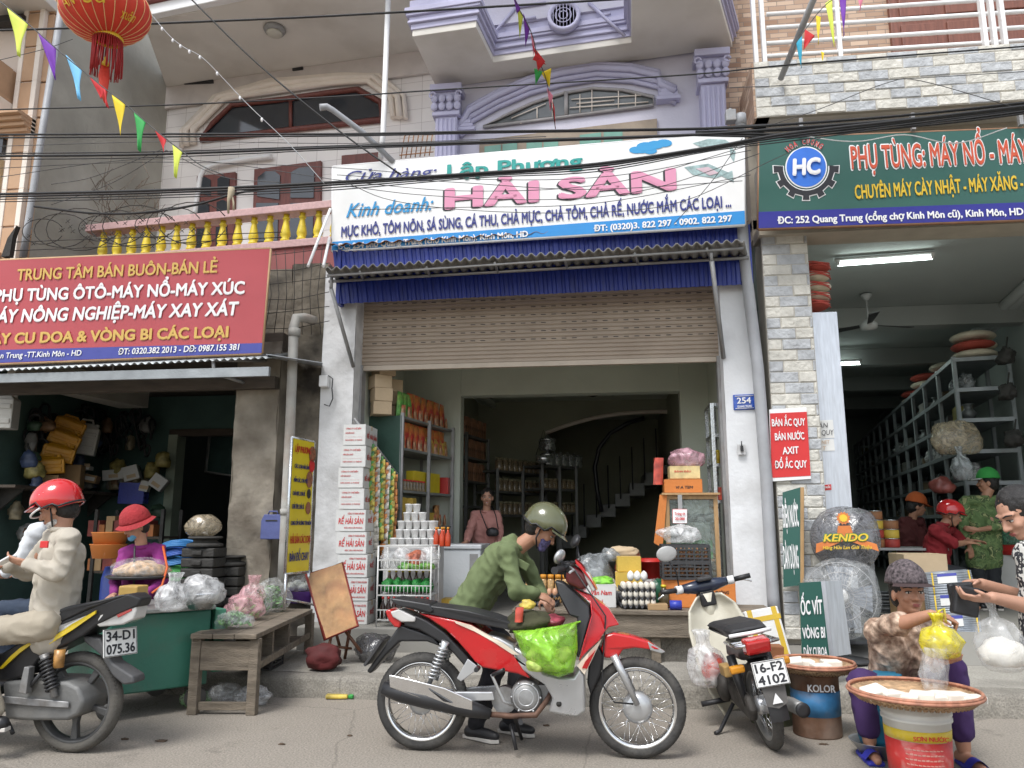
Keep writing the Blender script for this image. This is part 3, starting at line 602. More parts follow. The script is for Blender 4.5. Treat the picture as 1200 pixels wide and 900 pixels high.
class Board:
 """a flat sign on the plane through Y0 (slope s): quad traced from the picture"""
 def __init__(b, name, label, quad, Y0, s, face, frame, back=.05, fw=.018, X0=0):
  b.Y0, b.s, b.X0 = Y0, s, X0; q = [pp(x, y, Y0, s, X0) for x, y in quad]; b.q = q; b.n = V((s, -1, 0)).normalized()
  b.root = thing(name, label, 'sign', (sum(q, V())/4)); m = MB(); m.prism(q, -b.n*.03); part('panel', m, face, b.root)
  m = MB()
  for i in range(4): m.tube([q[i]-b.n*.015, q[(i+1) % 4]-b.n*.015], fw, 4)
  part('frame', m, frame, b.root)
 def P(b, x, y, d=0): return pp(x, y, b.Y0, b.s, b.X0)+b.n*d
 def band(b, quad, m_, d=.003): m = MB(); m.prism([b.P(x, y, d) for x, y in quad], b.n*-.002); part('band', m, m_, b.root)
 def text(b, s, a, e, cap, m_, bold=.01, shear=0, outline=None, ow=.03, shadow=None, name='lettering', d=.003):
  A_, E_ = b.P(*a, d), b.P(*e, d); h = (b.P(a[0], a[1]-cap)-b.P(*a)).length
  if shadow is not None:
   sh = (b.P(a[0]-2.2, a[1]+1.2)-b.P(*a)); part('lettering_shadow', text_on(s, A_+sh, E_+sh, h, out=b.n, bold=bold, shear=shear), shadow, b.root)
  if outline is not None: part('lettering_outline', text_on(s, A_-(E_-A_).normalized()*ow*h*.9-V((0,0,ow*h*1.2)), E_+(E_-A_).normalized()*ow*h*.9-V((0,0,ow*h*1.2)), h*(1+2.4*ow), out=b.n, bold=bold+ow, shear=shear), outline, b.root)
  o = text_on(s, A_+b.n*.005, E_+b.n*.005, h, out=b.n, bold=bold, shear=shear); return part(name, o, m_, b.root)
def px_shape(b, pts, m_, d=.006, name='emblem'):
 m = MB(); m.prism([b.P(x, y, d) for x, y in pts], b.n*-.002); return part(name, m, m_, b.root)
s = Board('parts_shop_sign', 'wide red shop sign with gold and white lettering over the dark parts shop', [(-70, 308), (316, 291), (306, 414), (-75, 429)], 7.0, 0, red_s, frame_w)
s.band([(-70, 412), (307.5, 402), (306.5, 413.5), (-74, 428)], blue_s)
s.text('TRUNG TÂM BÁN BUÔN-BÁN LẺ', (20, 329.5), (255, 320), 13.5, gold_i, .028)
s.text('PHỤ TÙNG ÔTÔ-MÁY NỔ-MÁY XÚC', (-6, 354.5), (287, 345), 14.5, white_i, .035)
s.text('MÁY NÔNG NGHIỆP-MÁY XAY XÁT', (-16, 379.5), (280, 370), 15.5, white_i, .035, .12)
s.text('DÂY CU DOA & VÒNG BI CÁC LOẠI', (-22, 404.5), (268, 396), 13, gold_i, .042)
s.text('ĐC: An Trung -TT.Kinh Môn - HD', (-20, 421), (96, 417), 6.5, white_i, .02, .1)
s.text('ĐT: 0320.382 2013 - DĐ: 0987.155 381', (139, 416), (281, 410.5), 7.2, white_i, .025, .1)
s = Board('seafood_shop_sign', 'long white seafood shop sign with pink and navy lettering above the roller shutter', [(390, 195), (871, 154), (873, 263), (389, 294)], 7.3, -.04, white_s, steel_w)
s.band([(389.5, 283.5), (872.5, 247), (873, 262.5), (389, 293.5)], cyan_s)
s.text('Cửa hàng:', (405, 213.5), (512, 207), 12, navy_i, .005, .35)
s.text('Lập Phương', (524, 208.5), (683, 196), 15, teal_i, .03, 0)
s.text('HẢI SẢN', (521, 246.5), (793, 223), 25, pink_i, .04, 0, shadow=black_i)
s.text('Kinh doanh:', (406, 255.5), (508, 246.5), 16, cyan_i, .012, .35)
s.text('MỰC KHÔ, TÔM NÕN, SÁ SÙNG, CÁ THU, CHẢ MỰC, CHẢ TÔM, CHẢ RẾ, NƯỚC MẮM CÁC LOẠI ...', (400, 278.5), (857, 243), 12.5, navy_i, .03)
s.text('ĐC: 254 phố Quang Trung (chợ Kinh Môn). Kinh Môn, HD', (396, 293), (619, 278), 7, white_i, .035)
s.text('ĐT: (0320)3. 822 297 - 0902. 822 297', (696, 272), (858, 260), 7.5, white_i, .035)
for cx, cy_, r in ((746, 176, 5.5), (757, 172, 7), (768, 170, 6.5), (778, 168, 6), (762, 177, 5), (752, 177, 4)):
 px_shape(s, [(cx+1.6*r*cos(a*pi/7), cy_+.75*r*sin(a*pi/7)) for a in range(14)], cyan_i, .003+.0004*r, 'printed_seafood')
for pts in ([(812, 168), (830, 163), (850, 164), (862, 172), (850, 170), (838, 173), (822, 173)], [(855, 170), (862, 178), (860, 190), (856, 184)], [(802, 196), (830, 192), (855, 203), (838, 209), (812, 205)], [(845, 206), (858, 200), (860, 214)]):
 px_shape(s, pts, mat('ink_grey_green', (.32, .44, .44), var=.4, scale=20, bump=0), .0045, 'printed_seafood')
px_shape(s, [(815, 198), (830, 196), (842, 203), (832, 206)], mat('ink_grey_pink', (.6, .45, .5), var=.2, bump=0), .008, 'printed_seafood')
s2 = s
m = MB()
for (a, b) in (((387, 245), (361, 312)), ((386, 279), (379, 312))): m.tube([pp(*a, 7.3, -.04), pp(*b, 6.9, 0)], .016, 6)
part('strut', m, steel_w, s.root)
s = Board('machine_parts_sign', 'dark green shop sign with red and yellow lettering and a blue gear emblem', [(890, 162), (1300, 146), (1300, 254), (889, 268)], 7.15, .02, green_s, mat('brown_sign_frame', (.25, .13, .07), rough=.6))
s.band([(889, 248.5), (1300, 233.5), (1300, 253.5), (889, 267.5)], navy_s)
s.text('PHỤ TÙNG: MÁY NỔ - MÁY', (998, 199), (1206, 191), 27, redo_i, .02, outline=white_i, ow=.05)
s.text('CHUYÊN MÁY CÀY NHẬT - MÁY XĂNG -', (1002, 234), (1199, 222.5), 16.5, yel_i, .025)
s.text('ĐC: 252 Quang Trung (cổng chợ Kinh Môn cũ), Kinh Môn, HD', (911, 263), (1199, 252.5), 8.3, white_i, .03)
ecx, ecy = 944.5, 196.5
px_shape(s, [(ecx+24.5*cos(a*pi/20), ecy+24.5*sin(a*pi/20)) for a in range(40)], white_i, .008)
px_shape(s, [(ecx+23*cos(a*pi/20), ecy+23*sin(a*pi/20)) for a in range(40)], ink('emblem_blue', (.03, .16, .62)), .011)
def gear(e, r0, r1, r2):
 pts = []; N = 7; d = radians(188)/(N*2-1); a = radians(-4)
 for i in range(N):
  a0 = a+2*d*i-e; a1 = a+2*d*i+d+e
  pts += [(a0, r1), (a0, r2), (a1, r2), (a1, r1)]
 return [(ecx+r*cos(q), ecy+r*sin(q)) for q, r in pts]+[(ecx+r0*cos(q), ecy+r0*sin(q)) for q in [radians(184+degrees_(e))-radians(188)*j/20 for j in range(21)]]
degrees_ = math.degrees
px_shape(s, gear(0, 26, 34.3, 39.5), white_i, .005)
px_shape(s, gear(-.022, 27.2, 33.2, 38.3), black_i, .009)
s.text('HC', (928, 207.5), (962, 205.5), 20, white_i, .05, .1, d=.02)
for i, ch in enumerate('HOA CƯƠNG'):
 if ch == ' ': continue
 a = radians(-136+9.2*i*1.1); r = 27; c = (ecx+r*cos(a), ecy+r*sin(a)); tx = (-sin(a), cos(a)); hw = 1.9
 A_ = s.P(c[0]-tx[0]*hw, c[1]-tx[1]*hw, .006); E_ = s.P(c[0]+tx[0]*hw, c[1]+tx[1]*hw, .006); up = (s.P(c[0]+cos(a), c[1]+sin(a))-s.P(*c)).normalized()
 part('lettering_outline', text_on(ch, A_-up*.006, E_-up*.006, .062, up=up, out=s.n, bold=.07), white_i, s.root); part('lettering', text_on(ch, A_+s.n*.003, E_+s.n*.003, .055, up=up, out=s.n, bold=.02), redi, s.root)
m = MB()
for px in (937, 1067, 1192): p = s.P(px, 152-(px-937)*.045, .05); m.box(p, (.035, .05, .17))
part('bracket', m, steel_g, s.root, .004)
bluesheet = mat('blue_corrugated_steel', (.014, .030, .23), rough=.4, var=.12, scale=2, stretch=(5, 1, 1), bump=.02, dirt=(.015, .018, .06), dscale=3, damt=.4)
greysheet = mat('grey_corrugated_cement_sheet', (.24, .235, .22), rough=.85, var=.2, scale=4, dirt=(.11, .1, .085), dscale=3, damt=.6)
rusty = mat('rusty_tin_edge', (.32, .14, .05), rough=.8, var=.3, scale=8)
aw = thing('shop_awning', 'blue corrugated awning sheet with a grey wavy canopy under the seafood sign', 'awning', at(630, 320, 7.4))
def corr(mb, a, b, dn, amp, pitch, n, mi=0, sharp=True):
 a, b, dn = V(a), V(b), V(dn); L = (b-a).length; N = int(L/pitch*4); nrm = (b-a).cross(dn).normalized()
 def f(u, v):
  x = u*L; ph = (x/pitch) % 1; h = (1 if ph < .5 else -1) if sharp else sin(2*pi*ph)
  return a+(b-a)*u+dn*v+nrm*amp*h
 mb.grid(f, N, n, mi, not sharp)
yb = 7.42
bl, br, tl, tr = at(397, 356, yb), at(880, 333, yb), at(390, 292, yb), at(876, 264, yb)
m = MB(); L = (br-bl).length; N = 190
def bs(u, v):
 p = (bl.lerp(br, u)).lerp(tl.lerp(tr, u), v); ph = (u*N/4) % 1; return p+V((0, -.006 if ph < .5 else .006, 0))
m.grid(bs, N*2, 2, 0, False); thick(part('blue_sheet', m, bluesheet, aw), .004)
m = MB(); m.bx(bl.x-.03, bl.x+.01, yb-.02, 7.95, bl.z, tl.z); m.bx(br.x-.02, br.x+.02, yb-.02, 7.7, br.z, tr.z); part('end_sheet', m, bluesheet, aw)
m = MB(); fl, fr = at(381, 315, 6.85), at(872, 282, 6.92); kl, kr = at(388, 327, 7.42), at(876, 299, 7.42)
def cs(u, v):
 p = fl.lerp(fr, u).lerp(kl.lerp(kr, u), v); return p+V((0, 0, .018*sin(2*pi*u*44)))
m.grid(cs, 264, 3, 0, True); thick(part('canopy_sheet', m, greysheet, aw), .008)
m = MB(); m.tube([fl+V((0, .06, -.05)), fr+V((0, .06, -.05))], .014, 4); m.tube([kl+V((0, -.06, -.045)), kr+V((0, -.06, -.045))], .018, 4)
for i in range(6): u = (i+.5)/6; m.tube([fl.lerp(fr, u)+V((0, .05, -.035)), kl.lerp(kr, u)+V((0, 0, -.035))], .014, 4)
part('canopy_frame', m, steel_g, aw)
m = MB()
def rs_(u, v): p = tl.lerp(tr, u)+V((0, -.10+.08*v, .01+.02*v)); return p+V((0, 0, .014*sin(2*pi*u*30)))
m.grid(rs_, 180, 1, 0, True); thick(part('rusty_flashing', m, rusty, aw), .003)
for (a, b) in (((388, 338), (414, 430)), ((834, 306), (848, 420))):
 m = MB(); pa_, pb_ = at(*a, 7.0), at(*b, 7.53); m.tube([pa_, pb_], .022, 4); m.tube([pa_, pa_+V((0, 0, .13))], .018, 4); part('strut', m, steel_g, aw)
tr_ = thing('tin_canopy', 'narrow grey tin canopy along the foot of the red sign', 'awning', at(150, 432, 7.1))
m = MB(); a, b = at(-70, 437, 6.9), at(314, 419, 6.9)
def ts(u, v): return a.lerp(b, u)+V((0, .55*v, -.0+.16*v+.012*sin(2*pi*u*45)))
m.grid(ts, 270, 2, 0, True); thick(part('tin_sheet', m, mat('grey_tin', (.3, .32, .33), rough=.5, metal=.5, var=.2, scale=5), tr_), .004)
m = MB(); m.bx(a.x, b.x, 6.93, 6.97, a.z-.11, a.z-.02); m.bx(a.x, b.x-.1, 7.3, 7.4, a.z-.16, a.z-.04, 1); part('fascia', m, [mat('grey_tin', (0, 0, 0)), darkwood], tr_)
m = MB(); c0, c1, c2 = at(250, 421, 6.95), at(251, 437, 6.95), at(296, 452, 7.42); m.tube([c0, c1], .02, 4); m.tube([c1, c2], .018, 4); m.tube([c0+V((0, 0, -.01)), at(312, 423, 7.4)], .016, 4); part('bracket', m, steel_g, tr_)
m = MB()
q = [at(312, 415, 6.9), at(378, 425, 7.3), at(378, 429, 7.6), at(318, 421, 7.6)]
m.add(q, [(0, 1, 2, 3)]); thick(part('side_flap', m, galv, tr_), .006)
bb = at(131, 449, 7.6); t = thing('bare_bulb', 'unlit bulb hanging in front of the dark parts shop', 'lamp', bb)
m = MB(); m.tube([bb+V((0, 0, .09)), bb+V((0, 0, .2))], .008, 6); m.lathe([(.02, .05), (.024, .1), (.01, .11)], bb, 12); part('socket', m, steel_w, t)
m = MB(); m.lathe([(.001, -.05), (.03, -.035), (.042, 0), (.03, .035), (.018, .055)], bb, 16); part('bulb', m, mat('milky_glass', (.5, .48, .42)), t)
def pipe(name, label, cat, pts, r, m_, extra=None, group=None):
 m = MB(); m.tube(pts, r, 12)
 if extra: extra(m)
 return single(name, label, cat, m, m_, group=group)
P1 = [at(74, -4, 7.45), at(44, 190, 7.45), at(33, 262, 7.45), at(27, 302, 7.45)]
pipe('drainpipe', 'tall blue-grey drainpipe on the peach house pilaster', 'pipe', P1, .038, pvc)
t1 = at(346, 372, 7.32); P2 = [V((t1.x+.12, 7.55, t1.z+.02)), V((t1.x+.05, 7.45, t1.z+.03)), V((t1.x, 7.34, t1.z)), V((t1.x-.01, 7.32, t1.z-.1)), at(340, 500, 7.32), at(333, 640, 7.32), at(330, 700, 7.3)]
def ring(m): m.lathe([(.06, -.04), (.062, .04)], t1+V((0, 0, -.16)), 12); m.lathe([(.056, -.03), (.058, .03)], at(335, 600, 7.32), 12)
pipe('drainpipe', 'rust streaked grey drainpipe beside the weathered plaster pillar', 'pipe', P2, .05, rustpipe, ring)
P3 = [at(866, 150, 7.42), at(868, 230, 7.42), at(872, 300, 7.42), at(888, 430, 7.44), at(898, 560, 7.46), at(906, 700, 7.46), at(908, 722, 7.46)]
pipe('drainpipe', 'thick grey drainpipe between the lavender house and the tiled pillar', 'pipe', P3, .055, pvc)
pipe('steel_post', 'thin white pole rising past the arched window to the eave', 'pole', [at(455, -6, 7.6), at(449, 155, 7.6), at(446, 186, 7.6)], .03, steel_w)
m = MB(); la = [at(461, 190, 7.4), at(425, 155, 7.2), at(390, 129, 7.0), at(383, 125, 6.98), at(375, 126, 6.95)]; m.tube(la, [.03, .03, .03, .034, .036], 10)
single('slanted_pipe', 'slanted grey pipe arm rising from the top of the seafood sign', 'pole', m, pvc)
pipe('conduit', 'bent white conduit pipe on the tiled wall above the narrow maroon door', 'pipe', [pp(x, y, 9.33, SB, -4) for x, y in ((318, 183), (290, 186), (255, 192), (241, 197), (235, 206), (232, 225), (229, 248), (224, 251))], .035, steel_w)
m = MB()
for k in range(7): x = 470+k*5.5; m.tube([at(x, 186-k*.6, 7.5), at(x+4, 160-k*.6, 7.5), at(x+7-k, 157, 7.5)], .006, 5)
m.tube([at(468, 182, 7.5), at(508, 178, 7.5)], .006, 5); m.tube([at(470, 172, 7.5), at(508, 168, 7.5)], .006, 5)
single('wire_spikes', 'thin rusty wire spikes standing behind the seafood sign top', 'spikes', m, rusty)
c = at(856, 137, 7.3); m = MB(); m.box(c, (.1, .1, .12)); m.tube([c+V((0, 0, .06)), c+V((0, 0, .09))], .02, 8); single('meter_box', 'small grey cable box clamped on the post by the balcony corner', 'box', m, steel_g, .01)
c = at(868, 139, 7.3); m = MB(); m.lathe([(.055, -.07), (.055, .04), (.03, .055)], c, 14); m.lathe([(.03, -.09), (.05, -.07)], c, 14); single('cable_joint', 'grey cylindrical cable joint on the drainpipe head', 'cable joint', m, pvc)
s = Board('notice_board', 'red battery notice with white lettering on the tiled pillar', [(902, 480), (945, 477.5), (950.5, 561), (904.5, 564)], 7.46, 0, white_i, white_i, fw=.004)
s.band([(902.3, 484.5), (945.3, 482.5), (950, 557.5), (904.3, 560)], redi)
for k, (tx, x0, x1) in enumerate((('BÁN ẮC QUY', 904.5, 943.5), ('BÁN NƯỚC', 908, 942.5), ('AXIT', 917, 936), ('ĐỔ ẮC QUY', 908, 945.5))): y = 500+16.4*k; s.text(tx, (x0, y), (x1, y-1.2), 8.6, white_i, .025)
s = Board('number_plate', 'small blue enamel plate with house number 254', [(859.5, 463), (883.5, 462), (884.5, 479), (860.5, 480)], 7.53, 0, mat('blue_enamel', (.03, .09, .42), rough=.25, var=.05, bump=0, coat=.3), mat('blue_enamel', (0, 0, 0)), fw=.005)
s.text('254', (863.5, 473.3), (880, 472.6), 7, white_i, .02); s.text('QUANG TRUNG', (864, 478), (881, 477.2), 2.6, white_i, .03)
for (a, b) in (((861, 464.5), (882.5, 463.6)), ((862, 478.9), (883.2, 478))): m = MB(); m.tube([s.P(*a, .004), s.P(*b, .004)], .0035, 4); part('edge_line', m, white_i, s.root)
c = at(869, 527, 7.52); t = thing('light_switch', 'small grey switch plate on the white pillar', 'switch', c); m = MB(); m.box(c, (.075, .02, .1)); part('plate', m, mat('grey_plate', (.5, .5, .5)), t, .004); m = MB(); m.box(c+V((0, -.02, .01)), (.025, .03, .05)); m.tube([c+V((0, -.02, .03)), c+V((0, -.02, .08))], .005, 6); part('toggle', m, blackm, t)
q = [at(939, 366, 7.62), at(970.5, 366, 7.62), at(984, 606, 7.62), at(947, 606, 7.62)]; q = [V((1.97, 7.62, .35)), V((2.23, 7.62, .35)), V((2.23, 7.62, at(955, 366, 7.62).z)), V((1.97, 7.62, at(955, 366, 7.62).z))]
sd = thing('steel_door_leaf', 'shiny galvanised steel sheet leaf standing beside the tiled pillar', 'door', q[0])
m = MB(); m.prism(q, (0, .05, 0)); part('sheet', m, galv, sd, .004)
def paper(px, txts, nm, lb, m_=None, tm=None):
 s = Board(nm, lb, px, 7.612, 0, m_ or mat('white_paper', (.72, .72, .7), rough=.8, var=.05, bump=.02), m_ or MATS['white_paper'], fw=.001)
 for tx, a, b, cap in txts: s.text(tx, a, b, cap, tm or black_i, 0, .15)
paper([(949, 493), (976, 492), (978, 513), (950, 514)], [('BÁN', (955, 502), (970, 501), 5.5), ('ẮC QUY', (951, 511), (977, 509.5), 6)], 'paper_notice', 'handwritten battery note taped on the steel sheet')
paper([(950, 516), (977, 514.5), (978.5, 528), (951, 529)], [('DANNET', (952, 521), (972, 520), 4), ('AXIT', (952, 528), (968, 527), 4)], 'paper_notice', 'faded handwritten acid note below the battery note', None, mat('faded_brown_ink', (.5, .33, .2), var=.1, bump=0))
s = Board('sticker', 'small red sticker low on the steel sheet', [(952, 569.5), (974, 567.5), (974.5, 574), (952.5, 576)], 7.612, 0, redi, redi, fw=.001); s.text('KHÔNG HÚT THUỐC', (953.5, 573.8), (973, 572), 2.6, white_i, .03)
hosewhite = mat('cream_hose_fabric', (.62, .56, .44), rough=.8, var=.12, scale=8, bump=.3, bscale=60)
hosered = mat('red_hose_fabric', (.42, .07, .05), rough=.8, var=.15, scale=8, bump=.3, bscale=60)
for k, (y0, mm) in enumerate(((359, hosered), (349.5, hosewhite), (338, hosewhite), (326, hosewhite), (315, hosered))):
 c = at(953, y0, 7.78); m = MB(); m.ell(c, (.155+.008*(k % 3), .16, .055), n=20, m=10)
 for q_ in range(3): m.tube([c+V((.162*cos(a)*(1-.03*q_), .17*sin(a), .0+.012*sin(a*3+q_)+.02*(q_-1))) for a in [pi+pi*j/10 for j in range(11)]], .006, 5, 1)
 single('hose_roll', ['lowest red hose roll on the steel sheet top', 'cream hose roll just above the lowest red one', 'middle cream hose roll of the stack on the steel sheet', 'cream hose roll just under the top red one', 'topmost red hose roll of the stack beside the lintel'][k], 'hose', m, [mm, hosered], group='hose rolls stacked on the steel sheet')
# GENERIC SHOP GOODS
kraft = mat('kraft_cardboard', (.36, .235, .12), rough=.8, var=.1, scale=5, bump=.1)
kraft_l = mat('pale_cardboard', (.52, .40, .26), rough=.8, var=.08, scale=5, bump=.1)
carton_w = mat('white_carton', (.62, .62, .60), rough=.75, var=.06, scale=4, dirt=(.45, .43, .4), dscale=5, damt=.25)
tape_y = mat('yellow_tape', (.62, .42, .05), rough=.35, var=.1)
red_pl = mat('red_plastic', (.5, .03, .025), rough=.35, var=.12, scale=5)
blue_pl = mat('blue_plastic', (.03, .05, .38), rough=.4, var=.15, scale=5)
green_pl = mat('green_plastic', (.03, .28, .05), rough=.4, var=.2, scale=9)
dark_pl = mat('charcoal_plastic', (.04, .04, .042), rough=.5, var=.2, scale=8)
orange_b = mat('orange_carton', (.58, .19, .04), rough=.65, var=.1, scale=4)
yel_b = mat('yellow_carton', (.62, .42, .07), rough=.6, var=.12, scale=6)
gold_b = mat('golden_packet', (.58, .38, .08), rough=.35, var=.45, scale=24, dirt=(.5, .06, .04), dscale=11, damt=.5)
redgold = mat('red_gift_packet', (.5, .05, .04), rough=.35, var=.4, scale=16, dirt=(.62, .40, .06), dscale=9, damt=.75)
green_b = mat('green_packet', (.12, .36, .07), rough=.4, var=.4, scale=20, dirt=(.6, .6, .2), dscale=10, damt=.5)
yellowbag = mat('yellow_packet', (.66, .52, .03), rough=.4, var=.12, scale=8)
orange_jc = mat('orange_yellow_plastic', (.52, .24, .008), rough=.45, var=.15)
white_jc = mat('white_plastic', (.5, .5, .47), rough=.5, var=.1)
iron = mat('black_cast_iron', (.035, .033, .03), rough=.75, var=.3, scale=8, bump=.4)
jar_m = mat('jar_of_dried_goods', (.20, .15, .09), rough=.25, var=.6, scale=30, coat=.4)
jar_lid = mat('dull_lid', (.22, .20, .12), rough=.5, var=.3)
steelpot = mat('polished_steel', (.6, .62, .63), rough=.25, metal=.9, var=.08)
wire_w = mat('white_wire_paint', (.62, .62, .6), rough=.45, var=.1)
wood_old = mat('old_grey_wood', (.20, .165, .125), rough=.85, var=.3, scale=3, stretch=(1.5, 9, 9), bump=.5, bscale=20, dirt=(.09, .075, .055), dscale=2.5, damt=.5)
wood_l = mat('honey_wood', (.42, .26, .12), rough=.55, var=.2, scale=4, stretch=(5, 5, 1))
greenpanel = mat('dark_green_panel', (.03, .075, .055), rough=.6, var=.15)
def clear_build(tint, alpha):
 def f(n, L, b):
  b.inputs['Base Color'].default_value = tuple(tint)+(1,); b.inputs['Roughness'].default_value = .22; b.inputs['Alpha'].default_value = alpha
  tc = n.new('ShaderNodeTexCoord'); nz = n.new('ShaderNodeTexNoise'); nz.inputs['Scale'].default_value = 7; nz.inputs['Detail'].default_value = 3; nz.inputs['Distortion'].default_value = 2.5
  L(tc.outputs['Object'], nz.inputs['Vector']); bp = n.new('ShaderNodeBump'); bp.inputs['Strength'].default_value = .38; bp.inputs['Distance'].default_value = .04; L(nz.outputs[0], bp.inputs['Height']); L(bp.outputs[0], b.inputs['Normal'])
  mr = n.new('ShaderNodeMapRange'); mr.inputs[1].default_value = .35; mr.inputs[2].default_value = .7; mr.inputs[3].default_value = alpha*.35; mr.inputs[4].default_value = min(1, alpha*1.5); L(nz.outputs[0], mr.inputs[0]); L(mr.outputs[0], b.inputs['Alpha'])
  b.inputs['Specular IOR Level'].default_value = .8
 return f
clear_p = node_mat('clear_plastic_film', clear_build((.75, .76, .76), .26))
milky_p = node_mat('milky_plastic_film', clear_build((.80, .80, .80), .5))
pink_pf = node_mat('pink_plastic_film', clear_build((.75, .42, .45), .45))
grey_pf = node_mat('grey_plastic_film', clear_build((.30, .32, .33), .82))
brown_pf = node_mat('brownish_plastic_film', clear_build((.36, .30, .21), .8))
def px_b(x0, x1, y0, y1, Y):
 a = at((x0+x1)/2, y1, Y); return V((a.x, Y, a.z)), (at(x1, y1, Y).x-at(x0, y1, Y).x), at((x0+x1)/2, y0, Y).z-a.z
def carton(name, label, c, d, rz, m_, cat='box', group=None, bev=.006, lines=None, flap=None, ink_=None, side=None, tape=None):
 """carton whose base centre is c; lines: (text, x0, x1, z, cap) in fractions of the front face"""
 t = thing(name, label, cat, c, rz, group)
 m = MB(); m.bx(-d[0]/2, d[0]/2, -d[1]/2, d[1]/2, 0, d[2]); part('body', m, m_, t, bev, w=0)
 m = MB(); m.bx(-d[0]/2-.001, d[0]/2+.001, -.02, .02, d[2]*.8, d[2]+.0015); m.bx(-d[0]/2, d[0]/2, -d[1]/2-.001, -d[1]/2, d[2]*.985, d[2]*.999, 1); part('tape', m, [tape or kraft_l, m_], t, w=0)
 if lines:
  m = MB()
  for tx, a, b, z, cp, *r in lines: m.merge(text_on(tx, V((d[0]*(a-.5), -d[1]/2, d[2]*z)), V((d[0]*(b-.5), -d[1]/2, d[2]*z)), cp*d[2], out=V((0, -1, 0)), bold=.02, step=.0002, shear=.15))
  part('print', m, ink_ or redi, t, w=0)
 if side:
  m = MB()
  for tx, a, b, z, cp in side: m.merge(text_on(tx, V((d[0]/2, d[1]*(a-.5), d[2]*z)), V((d[0]/2, d[1]*(b-.5), d[2]*z)), cp*d[2], out=V((1, 0, 0)), bold=.02, step=.0002))
  part('side_print', m, ink_ or redi, t, w=0)
 return t
def sack_mb(c, r, h, neck=.25, folds=9, seed=0, top=.25, squash=1, n=40):
 rnd = random.Random(seed); ph = [rnd.uniform(0, 6.28) for _ in range(4)]; rows = []; N = 14
 for i in range(N+1):
  t = i/N
  if t < .7: rr = r*(.72+.28*sin(pi*min(1, t/.55)*.5+.0)) if t < .35 else r*(1-(t-.35)*1.1*(1-neck)/.77)
  else: rr = r*(neck+.10*abs((t-.8)*6))
  rows.append((max(.001, rr if i else rr*.75), h*t))
 rows = [(.001, 0)]+rows
 def fold(a, i):
  t = max(0, (i-1)/N); return 1+(.03+.11*t)*sin(folds*a+ph[0]+t*2)+.06*sin(2*a+ph[1])+.05*sin(5*a+ph[2]+i)
 m = MB(); m.lathe(rows, (0, 0, 0), n, 0, fold=fold)
 for v in m.v: v.y *= squash; v.x += c[0]+.12*h*(v.z/h)**2*sin(ph[3]); v.y += c[1]; v.z += c[2]
 return m
def lump_mb(c, r, seed=0, amp=.16, n=22, flat=.0):
 m = MB(); m.ell((0, 0, 0), r, n=n, m=14)
 for v in m.v:
  k = noise.noise(V((v.x/r[0]*1.6+seed, v.y/r[1]*1.6, v.z/r[2]*1.6)))+.6*noise.noise(V((v.x/r[0]*4+seed, v.y/r[1]*4, v.z/r[2]*4)))
  v *= 1+amp*k
  if v.z < -r[2]*.75: v.z = -r[2]*.75
  v += V(c)
 return m
def bottle_mb(c, r, h, mi=0, mc=1):
 m = MB(); m.lathe([(r*.9, 0), (r, h*.05), (r, h*.55), (r*.45, h*.75), (r*.38, h*.9)], c, 12, mi); m.lathe([(r*.45, h*.88), (r*.45, h), (.001, h)], c, 12, mc); return m
def jar_mb(c, r, h):
 m = MB(); m.lathe([(r*.95, 0), (r, h*.06), (r, h*.78), (r*.85, h*.84)], c, 12, 0); m.lathe([(r*.92, h*.84), (r*.92, h*.99), (.001, h)], c, 12, 1); return m
def pouch_mb(c, wd, h, dp, rz=0, seed=0):
 R = Matrix.Rotation(rz, 3, 'Z'); m = MB(); rnd = random.Random(seed); lx = rnd.uniform(-.08, .08)
 def f(u, v):
  b = dp*(sin(pi*u)**.6)*(1-v**3); return V(((u-.5)*wd*(1-.04*sin(pi*v)), 0, v*h)), b
 for sgn in (-1, 1): m.grid(lambda u, v: V(c)+R@(f(u, v)[0]+V((lx*v*h, sgn*f(u, v)[1]*.5, 0))), 6, 5, 0, True)
 return m
def rows_of(name, label, cat, group, n, proto_mb, mats, place, bev=0):
 """copies of one small thing: place(i) -> (location, rz)"""
 o = None; res = []
 for i in range(n):
  loc, rz = place(i)
  if o is None:
   o = bpy.data.objects.new(name, proto_mb.mesh(name, mats)); COL.objects.link(o); tag(o, label, cat, group); c = o
   if bev: bevel(o, bev)
  else: c = o.copy(); COL.objects.link(c)
  c.location = loc; c.rotation_euler = (0, 0, rz); WL[c.name] = V(loc); res.append(c)
 return res
